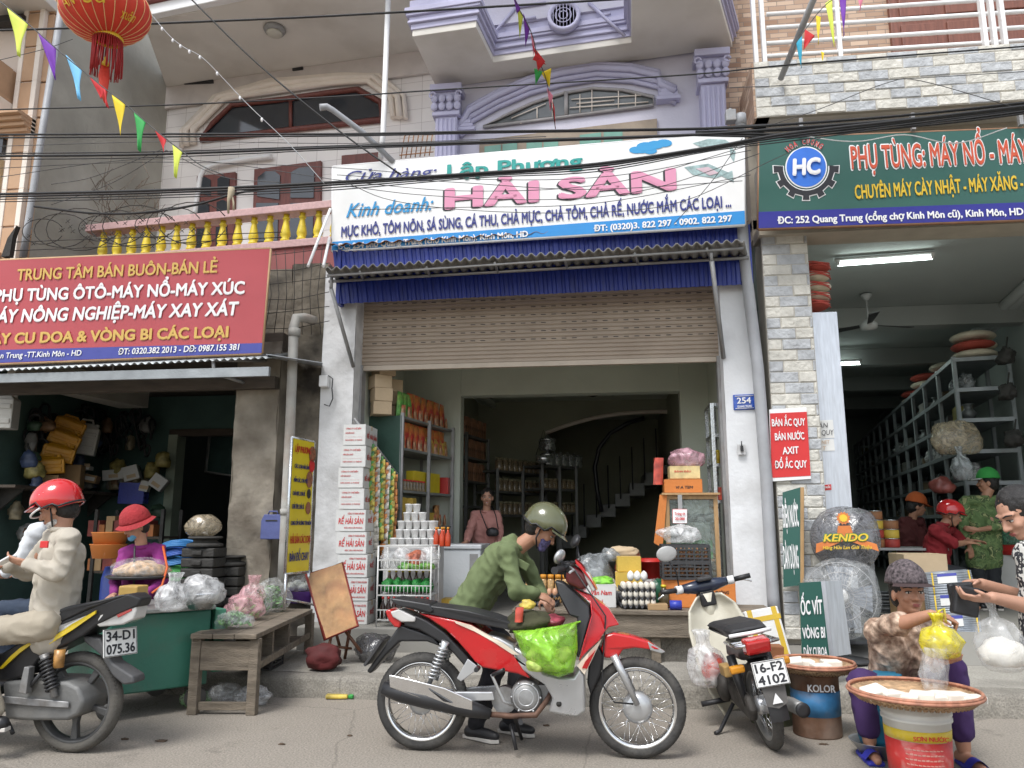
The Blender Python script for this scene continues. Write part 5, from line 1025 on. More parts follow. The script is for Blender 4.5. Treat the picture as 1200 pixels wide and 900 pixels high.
p = at(718, 458, 11.0); t = thing('ceiling_fan', 'dark ceiling fan in the inner room of the seafood shop', 'fan', p)
m = MB(); m.lathe([(.001, -.07), (.09, -.05), (.1, 0), (.05, .06), (.015, .08)], p, 16); m.tube([p, p+V((0, 0, 3.3-p.z))], .012, 8); part('motor', m, dark_pl, t)
for k in range(3): an = .1+2*pi*k/3; R = Matrix.Rotation(an, 3, 'Z'); part('blade', MB().prism([p+R@V(q) for q in ((.08, -.03, 0), (.6, -.07, .0), (.62, .05, .02), (.08, .03, .02))], (0, 0, .008)), dark_pl, t)
# SEAFOOD SHOP, right side: plank platform and what stands on it
PZ = at(780, 716, 6.92).z
t = thing('plank_platform', 'low old plank platform along the front of the seafood shop', 'platform', (.4, 7.4, .16))
x0_, x1_ = at(600, 716, 6.92).x, at(912, 716, 6.92).x
m = MB();
for k in range(4): m.bx(x0_, x1_, 6.9+.26*k, 7.155+.26*k, PZ-.035, PZ)
part('plank_top', m, wood_old, t, .006)
m = MB(); m.bx(x0_+.01, x1_-.01, 6.93, 6.965, PZ-.22, PZ-.036); part('front_board', m, wood_old, t, .006)
for x in (x0_+.05, .35, x1_-.06): part('leg', MB().bx(x-.04, x+.04, 6.97, 7.05, .16, PZ-.036), wood_old, t, .006)
m = MB(); m.bx(x0_-.1, x1_+.05, 7.06, 7.24, .1, .37); part('foundation', m, kerb_m, C_)
gp = lambda px, Y: V((at(px, 700, Y).x, Y, PZ+.002))
def px_on(px, Y, w_px): return gp(px, Y), w_px*Y/F_PX
ec = at(747, 713, 7.08); t_e = MB()
def tray_mb():
 m = MB(); m.grid(lambda u, v: V(((u-.5)*.3, (v-.5)*.3, .022+.022*sin(u*6*2*pi-pi/2)*sin(v*6*2*pi-pi/2))), 36, 36, 0); return m
tm = mat('charcoal_pulp_tray', (.06, .06, .065), rough=.8, var=.2); egg_m = mat('duck_egg_shell', (.66, .62, .54), rough=.45, var=.06, scale=3)
for k in range(3):
 p = V((ec.x, 7.15, PZ+.07*k+.004)); o_ = single('egg_tray', ['bottom charcoal egg tray on the plank platform', 'middle charcoal egg tray of the stack', 'top charcoal egg tray filled with duck eggs'][k], 'egg tray', tray_mb(), tm, origin=V((0, 0, 0)), group='stacked egg trays'); thick(o_, .004); o_.location = p; o_.rotation_euler = (0, 0, .1)
egm = MB().lathe([(.001, -.03)]+[(.023*sin(pi*i/9)**.9, -.03*cos(pi*i/9)+(.006 if i > 4 else 0)) for i in range(1, 9)]+[(.001, .036)], (0, 0, 0), 14)
rows_of('duck_egg', 'pale duck egg in the front of the charcoal trays', 'egg', 'duck eggs in the trays', 26, egm, egg_m, lambda i: ((V((ec.x, 7.15, PZ+.07*(0 if i < 6 else 1 if i < 12 else 2)+.055))+Matrix.Rotation(.1, 3, 'Z')@V((-.125+.05*(i % 6), -.125+.05*((i-12)//6 if i >= 12 else 0), 0))), 0))
for k in range(3):
 p = V((ec.x-.05+.06*k, 7.2, PZ+.27)); o_ = single('big_egg', 'large white goose egg standing on the top tray', 'egg', MB().lathe([(.001, -.045)]+[(.032*sin(pi*i/9), -.045*cos(pi*i/9)) for i in range(1, 9)]+[(.001, .05)], (0, 0, 0), 14), mat('white_egg_shell', (.72, .71, .68), rough=.4, var=.04), origin=V((0, 0, 0)), group='goose eggs on the top tray'); o_.location = p
ec2 = at(622, 690, 7.2)
for k in range(2): o_ = single('egg_tray', ['lower grey egg tray behind the bending man', 'upper grey egg tray behind the bending man'][k], 'egg tray', tray_mb(), tm, origin=V((0, 0, 0))); thick(o_, .004); o_.location = (ec2.x+.1, 7.25, PZ+.004+.07*k)
rows_of('brown_egg', 'brown hen egg in the tray behind the bending man', 'egg', 'brown eggs behind the bending man', 12, egm, mat('brown_egg_shell', (.55, .3, .18), rough=.45, var=.08), lambda i: (V((ec2.x+.1-.125+.05*(i % 6), 7.125+.05*(i//6), PZ+.125)), 0))
for k in range(6): single('spice_jar', 'spice jar with an orange lid behind the bending man', 'jar', jar_mb(V((ec2.x-.05+.07*k, 7.5, PZ+.001)), .032, .26), [mat('spice_mix', (.45, .28, .12), rough=.25, var=.6, scale=30), mat('chilli_cap', (.6, .25, .02))], group='spice jars on the platform')
c, w_ = px_on(704, 7.08, 32); carton('fruit_carton', 'white printed carton of greens on the plank platform', V((c.x, 7.2, PZ+.002)), (.26, .22, .2), .05, carton_w, lines=[('Vân Nam', .15, .85, .55, .2), ('HOA QUẢ', .1, .55, .2, .12)])
single('leaf_bundle', 'bright green leaf bundle in the white printed carton', 'vegetables', lump_mb(V((c.x, 7.2, PZ+.225)), (.12, .09, .04), 3, .35), mat('bright_leaf', (.2, .5, .05), rough=.5, var=.5, scale=18))
p = gp(735, 7.45); carton('yellow_carton', 'lower yellow carton behind the egg trays', V((p.x+.02, 7.5, PZ+.12)), (.25, .22, .17), 0, yel_b, lines=[('BÁNH', .35, .65, .3, .22)]); carton('yellow_carton', 'upper plain yellow carton behind the egg trays', V((p.x+.02, 7.52, PZ+.292)), (.22, .2, .14), .08, yel_b)
single('support_board', 'low grey tray under the yellow cartons', 'tray', MB().bx(p.x-.3, p.x+.2, 7.36, 7.7, PZ+.001, PZ+.118), dark_pl, .01)
single('torn_carton', 'open tan carton flaps behind the yellow cartons', 'box', lump_mb(V((p.x-.02, 7.75, PZ+.46)), (.16, .08, .06), 9, .3), kraft_l)
def bucket(name, label, c, r, h, m_, rim=None, hm=None, lid=None, tilt=.0):
 t = thing(name, label, 'bucket', c); part('pail', MB().lathe([(.001, 0), (r*.8, 0), (r*.82, .01), (r*.98, h*.9), (r*1.04, h*.9), (r*1.04, h*.94), (r*1.0, h*.94), (r*1.0, h), (r*.94, h), (r*.78, .02), (.001, .02)], (0, 0, 0), 32), m_, t, w=0)
 part('handle', MB().tube([(r*1.03*cos(a), -r*.9*abs(sin(a))*.8, h*.9-r*abs(sin(a))*.75) for a in [pi*i/14 for i in range(15)]], .006, 6), hm or steel_w, t, w=0); return t
p = gp(757, 7.6); bucket('red_bucket', 'red plastic bucket with white handle on the plank platform', V((p.x+.06, 7.75, PZ+.1)), .15, .3, red_pl)
p = gp(698, 7.5); single('grey_bag', 'big grey plastic bag slumped on the plank platform', 'bag', lump_mb((p.x-.02, 7.6, PZ+.26), (.19, .13, .2), 5, .2).merge(lump_mb((p.x+.14, 7.6, PZ+.43), (.09, .07, .07), 8, .3)), grey_pf)
for k, (px, Y, dz, r) in enumerate(((700, 7.35, .1, .13), (712, 7.45, .12, .13), (722, 7.4, .08, .1), (690, 7.3, .05, .1), (733, 7.9, .3, .1))): single('dried_goods_bag', ['pinkish bag of dried goods by the big grey bag', 'white-pink bag of dried goods left of the yellow carton', 'small clear bag against the yellow carton', 'pale pink bag behind the white printed carton', 'red and white bag behind the yellow cartons'][k], 'bag', lump_mb(V((gp(px, Y).x, Y, PZ+dz)), (r, r*.8, r*.9), 70+k, .3), [pink_pf, milky_p, clear_p, pink_pf, mat('snack_red', (.5, .05, .06))][k])
p = gp(766, 7.3); single('clear_bag', 'crumpled clear bag between the bucket and the crate', 'bag', lump_mb(V((p.x, 7.35, PZ+.1)), (.14, .1, .14), 81, .3), clear_p)
p = gp(775, 7.0); single('blue_can', 'small blue can lying at the platform edge', 'can', MB().lathe([(.04, 0), (.04, .1)], V((p.x+.07, 7.0, PZ+.042)), 16, R=Matrix.Rotation(pi/2, 3, 'Y')), blue_pl); single('kraft_slip', 'small flat brown carton at the platform edge', 'box', MB().bx(p.x-.12, p.x+.05, 6.95, 7.1, PZ+.002, PZ+.05), kraft, .004)
p = gp(778, 7.15); bb_ = thing('oil_bottle', 'squat bottle with yellow cap on a green bag', 'bottle', V((p.x, 7.15, PZ))); part('bottle', bottle_mb(V((p.x, 7.15, PZ+.02)), .05, .18), [mat('dark_oil', (.08, .06, .03), rough=.15), yellowbag], bb_)
single('green_bag', 'dark green bag behind the squat bottle', 'bag', lump_mb(V((p.x-.02, 7.3, PZ+.1)), (.13, .08, .14), 88, .25), mat('deep_green_bag', (.01, .10, .05), rough=.35, var=.3))
p = gp(808, 7.2)
for k, dx in enumerate((-.02, .3)): carton('orange_carton', ['orange carton on the platform behind the moped handlebar', 'second orange carton right of the first at the pillar'][k], V((p.x+dx-.06, 7.3, PZ+.002)), (.3, .25, .24), -.1+.2*k, orange_b, lines=[('XÀ PHÒNG', .2, .8, .5, .12)], ink_=black_i)
for k in range(2): crate('bottle_crate', ['lower black bottle crate in front of the display cabinet', 'upper black bottle crate in front of the display cabinet'][k], V((p.x-.02, 7.3+.02*k, PZ+.25+.145*k)), (.42, .28, .14), .02, dark_pl, group='black bottle crates')
rows_of('small_bottle', 'small bottle packed in the black crates', 'bottle', 'small bottles in the black crates', 22, bottle_mb((0, 0, 0), .016, .125), [mat('amber_bottle', (.45, .2, .08), rough=.2, var=.5, scale=3), white_jc], lambda i: (V((p.x-.2+.036*(i % 11), 7.21+.02*(i//11), PZ+.27+.145*(i//11))), 0))
single('packet_bag', 'clear bag of packets lying on the black crates', 'bag', lump_mb(V((p.x-.05, 7.35, PZ+.63)), (.19, .13, .09), 31, .3), milky_p)
ca, cb = at(783, 690, 7.6), at(846, 690, 7.6); cz1 = at(815, 580, 7.6).z; czm = at(800, 603, 7.6).z
t = thing('display_cabinet', 'wood framed glass display cabinet beside the right pillar', 'cabinet', V(((ca.x+cb.x)/2, 7.75, FZ)))
m = MB()
for x in (ca.x, cb.x-.04):
 for y in (7.6, 7.9): m.bx(x, x+.04, y, y+.04, FZ, cz1)
for z in (cz1-.04, FZ+.3): m.bx(ca.x, cb.x, 7.597, 7.637, z, z+.043); m.bx(ca.x, cb.x, 7.903, 7.943, z, z+.043)
part('frame', m, wood_l, t, .004); m = MB(); m.bx(ca.x+.03, cb.x-.03, 7.612, 7.618, FZ+.34, cz1-.04); part('pane', m, node_mat('cabinet_glass', clear_build((.25, .3, .28), .35)), t); m = MB(); m.bx(ca.x+.02, cb.x-.02, 7.64, 7.9, FZ+.6, FZ+.62); part('shelf_board', m, wood_l, t)
m = MB(); m.bx(ca.x-.03, cb.x+.02, 7.55, 7.95, cz1, cz1+.02); part('top', m, wood_l, t)
rows_of('green_carton', 'green and white packet standing inside the display cabinet', 'packet', 'green packets in the cabinet', 5, MB().bx(-.045, .045, -.03, .03, 0, .17), mat('green_white_pack', (.14, .42, .14), rough=.4, var=.7, scale=9), lambda i: (V((cb.x-.1-.1*i, 7.72, FZ+.622)), 0), bev=.003)
for k in range(4): single('grey_pouch', 'grey silver pouch lying in the display cabinet', 'pouch', lump_mb(V((ca.x+.12+.1*k, 7.75, FZ+1.0)), (.09, .08, .05), 12+k, .3), mat('silver_pouch', (.2, .2, .19), rough=.35, var=.4), group='grey pouches in the cabinet')
carton('orange_box', 'flat orange box on the display cabinet', V(((ca.x+cb.x)/2-.07, 7.72, cz1+.021)), (.36, .25, .13), 0, orange_b, lines=[('VI A TEM', .3, .75, .3, .2)], ink_=black_i)
carton('cake_box', 'pale yellow printed box on the orange box', V(((ca.x+cb.x)/2-.05, 7.72, cz1+.155)), (.29, .2, .125), .03, mat('pale_yellow_print', (.66, .52, .25), rough=.5, var=.3, scale=9), lines=[('BÁNH ĐẬU', .15, .7, .5, .14)])
single('net_bundle', 'pink net bag bundle on top of the printed box', 'net bag', lump_mb(V(((ca.x+cb.x)/2-.02, 7.75, cz1+.36)), (.18, .12, .1), 44, .25), node_mat('pink_net', clear_build((.62, .36, .42), .7)))
single('red_pouch', 'red and white pouch hanging at the cabinet corner', 'pouch', pouch_mb(V((ca.x-.06, 7.6, cz1+.1)), .1, .26, .05, .3), mat('red_white_wrap', (.55, .08, .05), rough=.35, var=.7, scale=8))
single('orange_ribbon', 'orange plastic ribbon hanging down the cabinet post', 'ribbon', MB().prism([V((ca.x-.05, 7.58, cz1)), V((ca.x+.02, 7.58, cz1)), V((ca.x-.04, 7.58, cz1-.5)), V((ca.x-.12, 7.58, cz1-.45))], (0, .01, 0)), orange_b)
s = Board('price_card', 'small white price card hung on the cabinet', [(788.5, 597), (805, 597), (805, 613), (788.5, 613)], 7.5, 0, white_i, redi, fw=.004); s.text('Trứng vịt', (790.5, 603.5), (803, 603.5), 3.2, redi, .02); s.text('20.000', (791, 609.5), (802.5, 609.5), 3.2, redi, .03)
single('hanging_strap', 'grey strap holding the price card', 'strap', MB().bx(at(797, 590, 7.52).x-.02, at(797, 590, 7.52).x+.02, 7.52, 7.53, at(797, 625, 7.52).z, cz1), steel_g)
a = at(837, 600, 7.95); zt = at(845, 472, 7.95).z; t = thing('steel_shelf', 'grey angle steel shelf of goods against the right pillar', 'shelf', V((.95, 8.1, FZ))); xs_ = at(836, 560, 7.95).x
for x in (xs_, 1.1):
 for y in (7.95, 8.4): part('post', MB().bx(x, x+.035, y, y+.03, FZ, zt), steelpot, t)
lz = [at(845, y, 7.95).z for y in (472, 508, 543, 586)]
for z in lz: part('shelf_board', MB().bx(xs_, 1.12, 7.96, 8.42, z-.03, z), steelpot, t)
rows_of('yellow_jar', 'small yellow jar on the steel shelf by the pillar', 'jar', 'yellow jars on the steel shelf', 8, jar_mb((0, 0, 0), .03, .14), [mat('mustard_jar', (.5, .36, .04), rough=.25), yellowbag], lambda i: (V((xs_+.05+.065*(i % 4), 8.02+.08*(i//4), lz[2]+.001)), 0))
rows_of('red_pack', 'red and white pack on the lower steel shelf board', 'packet', 'red packs on the steel shelf', 4, MB().bx(-.04, .04, -.04, .04, 0, .13), mat('red_white_wrap', (.55, .08, .05)), lambda i: (V((xs_+.05+.085*i, 8.03, lz[3]+.001)), 0), bev=.004)
# MACHINE PARTS SHOP (right): rack, goods, lamps
tube_e = mat('fluorescent_glow', (.86, 1.0, .95), var=0, bump=0, emit=4.5)
def fl_lamp(name, label, p0, p1, watts):
 t = thing(name, label, 'lamp', (p0+p1)/2); d = (p1-p0).normalized()
 part('tube', MB().tube([p0, p1], .02, 12), tube_e, t); m = MB(); m.tube([p0+V((0, 0, .05))-d*.03, p1+V((0, 0, .05))+d*.03], .028, 4); part('batten', m, steel_w, t)
 for p in (p0, p1): part('socket', MB().box(p+V((0, 0, .02)), (.03, .05, .07)), steel_w, t)
 l = bpy.data.lights.new('tube_light', 'AREA'); l.shape = 'RECTANGLE'; l.size = (p1-p0).length; l.size_y = .04; l.energy = watts; l.color = (.85, 1, .93)
 o = bpy.data.objects.new('tube_light', l); COL.objects.link(o); o.location = (p0+p1)/2-V((0, 0, .03)); o.rotation_euler = (0, 0, atan2(d.y, d.x))
fl_lamp('tube_lamp', 'lit fluorescent tube under the front ceiling of the machine shop', atz(982, 310, 4.2), atz(1092, 302, 4.2), 7)
fl_lamp('tube_lamp', 'lit fluorescent tube deeper in the machine shop by the steel sheet', atz(925, 429, 4.0), atz(1008, 426, 4.0), 7)
c = at(1018, 382, 10.2); t = thing('ceiling_fan', 'dark ceiling fan hanging below the front tube lamp', 'fan', c)
m = MB(); m.lathe([(.001, -.06), (.1, -.04), (.11, .02), (.05, .08), (.014, .1)], c, 18); m.tube([c, V((c.x, c.y, 4.22))], .014, 8); m.lathe([(.02, 0), (.07, .06), (.075, .08)], V((c.x, c.y, 4.2)), 14); part('motor', m, mat('grey_plate', (0, 0, 0)), t)
for k in range(3): R = Matrix.Rotation(.35+2*pi*k/3, 3, 'Z'); part('blade', MB().prism([c+R@V(q) for q in ((.09, -.03, 0), (.62, -.08, .0), (.64, .05, .02), (.09, .03, .02))], (0, 0, .008)), dark_pl, t)
rk = mat('grey_angle_steel', (.26, .28, .29), rough=.45, metal=.3, var=.15, scale=6)
R0 = at(1117, 420, 10.5); ztop = R0.z; R0.z = 0; dk = V((sin(radians(10.7)), cos(radians(10.7)), 0)); dn_ = V((dk.y, -dk.x, 0)); LEN = 12.0; DEP = .62; NB = 12
t = thing('long_rack', 'very long grey angle steel rack of machine parts along the right wall', 'rack', R0+V((0, 0, .34)))
lev = [ztop-.40*i for i in range(9) if ztop-.40*i > .4]
m = MB()
for i in range(NB+1):
 for q in (0, 1):
  p = R0+dk*(LEN*i/NB)+dn_*DEP*q; m = MB(); m.bx(p.x-.022, p.x+.022, p.y-.022, p.y+.022, .34, ztop+.02); part('post', m, rk, t)
for z in lev:
 m = MB(); m.prism([V((p.x, p.y, z)) for p in (R0, R0+dk*LEN, R0+dk*LEN+dn_*DEP, R0+dn_*DEP)], (0, 0, -.02)); m.prism([V((p.x, p.y, z+.002)) for p in (R0-dn_*.024, R0+dk*LEN-dn_*.024, R0+dk*LEN-dn_*.003, R0-dn_*.003)], (0, 0, -.05)); m.prism([V((p.x, p.y, z+.002)) for p in (R0-dk*.024, R0+dn_*DEP-dk*.024, R0+dn_*DEP-dk*.003, R0-dk*.003)], (0, 0, -.05)); part('shelf_board', m, rk, t)
rnd = random.Random(11)
gm = [mat('dusty_box_%d' % i, c, rough=.75, var=.4, scale=7) for i, c in enumerate(((.14, .10, .055), (.17, .165, .15), (.05, .075, .08), (.20, .19, .14), (.08, .08, .08), (.28, .24, .05)))]
gl = ['brown carton', 'grey carton', 'dark teal box', 'pale carton', 'black box', 'yellow box']
protos = []
for i in range(6):
 m = MB(); m.bx(-.13-.02*(i % 3), .13+.02*(i % 3), -.1, .1, 0, .14+.05*(i % 3)); m.bx(-.03, .03, -.1008, .1, .0, .13); protos.append(m.mesh('parts_carton', gm[i]))
pot = MB().lathe([(.001, 0), (.05, 0), (.1, .1), (.05, .15), (.05, .2), (.08, .22), (.001, .23)], (0, 0, 0), 14).mesh('pump_part', mat('grey_casting', (.14, .15, .15), rough=.5, metal=.5, var=.3)); bagm = [lump_mb((0, 0, .1), (.11, .1, .14), 90+i, .35).mesh('wrapped_part', grey_pf if i else milky_p) for i in range(2)]
for z in lev[1:]:
 for i in range(NB):
  for j in range(2):
   if rnd.random() < (.4 if z > ztop-.7 else .08): continue
   p = R0+dk*(LEN*(i+.27+.46*j)/NB)+dn_*(.16+.06*rnd.random()); k = rnd.random()
   if k < .5: q = rnd.randrange(6); me = protos[q]; nm, lb, ct, gr = 'parts_carton', gl[q]+' on the long grey rack of the machine shop', 'box', gl[q]+'es on the long rack'
   elif k < .75: me = pot; nm, lb, ct, gr = 'pump_part', 'grey metal casting on the long grey rack', 'machine part', 'castings on the long rack'
   else: q = rnd.randrange(2); me = bagm[q]; nm, lb, ct, gr = 'wrapped_part', ['whitish', 'grey'][q]+' plastic wrapped part on the long grey rack', 'machine part', ['whitish', 'grey'][q]+' wrapped parts on the long rack'
   o = bpy.data.objects.new(nm, me); COL.objects.link(o); o.location = (p.x, p.y, z+.003); o.rotation_euler = (0, 0, radians(79)+rnd.uniform(-.3, .3)); tag(o, lb, ct, gr)
hl = ['stack of red and cream hose rolls on the near end of the rack top', 'red and cream hose roll behind the near stack on the rack', 'cream hose roll further along the rack top', 'red and cream hose roll at the middle of the rack top', 'cream hose roll farthest along the rack top']
for k, (a, n_) in enumerate(((.25, 3), (1.7, 2), (2.5, 1), (3.3, 3), (4.3, 2))):
 p = R0+dk*a+dn_*.3; m = MB()
 for j in range(n_):
  c = V((p.x, p.y, ztop+.07+.125*j)); m.ell(c, (.26, .3, .07), n=18, m=8, mi=(0 if (k+j) % 2 else 1)); m.ell(c+V((.06, .02, .0)), (.24, .24, .073), n=18, m=8, mi=1)
 single('hose_roll', hl[k], 'hose', m, [hosered, hosewhite])
for k, (px, py) in enumerate(((1178, 418), (1180, 460), (1188, 515))):
 p = at(px, py, 10.0); m = lump_mb(p, (.09, .12, .12), 50+k, .5); m.tube([p, p+V((.05, 0, .25))], .01, 5); single('hanging_tool', ['black metal fittings hung highest on the right wall', 'black fittings in the middle of the right wall', 'black fittings hung lowest on the right wall'][k], 'fittings', m, iron)
def fan_bag(name, label, c, rz, r, tall, film, ry=0): pass
p = at(1120, 515, 9.9); m = lump_mb(p, (.3, .12, .24), 61, .15); single('wrapped_fan', 'dusty plastic wrapped wall fan hanging at the rack corner', 'fan', m, brown_pf)
p = at(1128, 548, 9.7); single('hanging_bag', 'grey plastic bag hanging by the green cap', 'bag', sack_mb((p.x, p.y, p.z-.15), .12, .4, .2, 7, 3), grey_pf); p = at(1104, 570, 9.9); single('hanging_bag', 'dark red bag hanging below the grey one', 'bag', lump_mb(p, (.13, .1, .11), 7, .3), mat('dull_red_wrap', (.2, .05, .04), rough=.4, var=.4))
ta, tb_ = at(1018, 642, 9.4), at(1068, 642, 9.4); t = thing('work_table', 'low grey table of paint cans in the machine shop', 'table', V(((ta.x+tb_.x)/2, 9.6, .34))); part('tabletop', MB().bx(ta.x, tb_.x+.4, 9.4, 10.0, ta.z-.03, ta.z), steel_g, t, .005)
for x in (ta.x+.03, tb_.x+.35):
 for y in (9.43, 9.95): part('leg', MB().bx(x-.02, x+.02, y-.02, y+.02, .34, ta.z-.03), steel_g, t)
for k, (px, n_) in enumerate(((1029, 4), (1047, 3))):
 for j in range(n_):
  cc = V((at(px, 640, 9.5).x, 9.55, ta.z+.002+.105*j)); t = thing('paint_can', 'paint can with a coloured band stacked on the low table', 'can', cc, group='paint cans on the low table'); mm = [mat('can_brown', (.28, .12, .05)), mat('can_red', (.35, .04, .03)), mat('can_yellow', (.55, .38, .05))][(j+k) % 3]
  part('can', MB().lathe([(.001, 0), (.085, 0), (.088, .005), (.088, .095), (.001, .095)], (0, 0, 0), 18), mm, t, w=0); part('rim', MB().lathe([(.08, .095), (.09, .095), (.09, .103), (.001, .103)], (0, 0, 0), 18), steelpot, t, w=0)
for k in range(4): p = V((at(1035, 650, 9.2).x, 9.2, .36+.07*k)); m = MB(); [m.tube([p+V((.3*cos(a)*(1+.1*j), .3*sin(a)*(1+.1*j), .01*sin(3*a+j))) for a in [i*pi/14 for i in range(28)]], .018, 6, closed=True) for j in range(2)]; single('hose_coil', 'dark grey hose coil piled below the low table', 'coil', m, mat('dark_hose', (.05, .055, .06), rough=.45), group='hose coils under the table')
p = at(1090, 712, 8.5); carton('kraft_carton', 'yellowish lower carton behind the vendor in the cap', V((p.x-.05, 8.6, .335)), (.45, .4, .36), .1, kraft, lines=[('HÀNG DỄ VỠ', .2, .8, .3, .1)], ink_=black_i); p = at(1083, 672, 8.4); carton('kraft_carton', 'big plain brown carton standing on the yellowish carton', V((p.x, 8.55, .70)), (.42, .38, .33), .06, kraft_l)
rodm = mat('blue_grey_rods', (.30, .33, .37), rough=.35, metal=.2, var=.3, scale=10)
for k in range(3):
 q0, q1, q2, q3 = [(1085, 672, 8.25), (1137, 668, 8.25), (1143, 694, 8.15), (1088, 697, 8.15)] if k == 0 else ([(1088, 698, 8.1), (1143, 695, 8.1), (1147, 720, 8.05), (1091, 723, 8.05)] if k == 1 else [(1091, 724, 8.0), (1147, 721, 8.0), (1150, 744, 7.95), (1094, 746, 7.95)])
 A0, A1, A2, A3 = at(*q0), at(*q1), at(*q2), at(*q3); t = thing('rod_bundle', ['top bundle of blue-grey rods with a white label', 'middle bundle of blue-grey rods with a white label', 'bottom bundle of blue-grey rods on the shop floor'][k], 'bundle', (A2+A3)/2); m = MB(); n_ = 9
 for j in range(n_):
  for dd in range(3): u = (j+.5)/n_; m.tube([A0.lerp(A3, u)+V((0, .05*dd, 0)), A1.lerp(A2, u)+V((0, .05*dd, 0))], .014, 8)
 part('rods', m, rodm, t); m = MB(); c0 = (A0+A1+A2+A3)/4; ux = (A1-A0).normalized(); uz = (A0-A3).normalized(); fn = V((0, -.022, 0))
 part('label_card', MB().prism([c0+fn-ux*.12+uz*.0, c0+fn+ux*.06+uz*.0, c0+fn+ux*.06+uz*.1, c0+fn-ux*.12+uz*.1], (0, -.003, 0)), carton_w, t); part('label_band', MB().prism([c0+fn-ux*.12+uz*.07+V((0, -.004, 0)), c0+fn+ux*.06+uz*.07+V((0, -.004, 0)), c0+fn+ux*.06+uz*.1+V((0, -.004, 0)), c0+fn-ux*.12+uz*.1+V((0, -.004, 0))], (0, -.001, 0)), blue_s, t)
 m = MB()
 for u in (.12, .94): m.tube([A0.lerp(A1, u)+fn*.6, A3.lerp(A2, u)+fn*.6], .008, 5)
 part('strap', m, yel_i, t)
pa_ = V((2.6, 8.3, .34));
p = at(1122, 664, 9.3); t = thing('stool', 'red plastic stool under the man in the red shirt', 'stool', V((p.x-.15, 9.4, .34))); part('seat', MB().bx(-.16, .16, -.15, .15, .40, .44), red_pl, t, .01, w=0)
for sx in (-1, 1):
 for sy in (-1, 1): part('leg', MB().prism([(sx*.15, sy*.14, .40), (sx*.11, sy*.14, .40), (sx*.14, sy*.15, 0), (sx*.17, sy*.15, 0)], (0, -sy*.03, 0)), red_pl, t, w=0)
p = at(1190, 640, 10.4); t = thing('mesh_guard', 'round green mesh guard on a red ring beside the camouflage jacket', 'fan guard', p); part('mesh', lump_mb(p+V((0, 0, .08)), (.26, .2, .2), 3, .06), node_mat('green_mesh', clear_build((.12, .34, .2), .6)), t); part('ring', MB().lathe([(.27, -.1), (.28, -.1), (.28, .02), (.27, .02), (.27, -.1)], p, 24), red_pl, t)
p = at(1190, 700, 10.3); carton('white_box', 'white printed box under the red ring', V((p.x, 10.4, .335)), (.4, .35, .62), 0, carton_w)
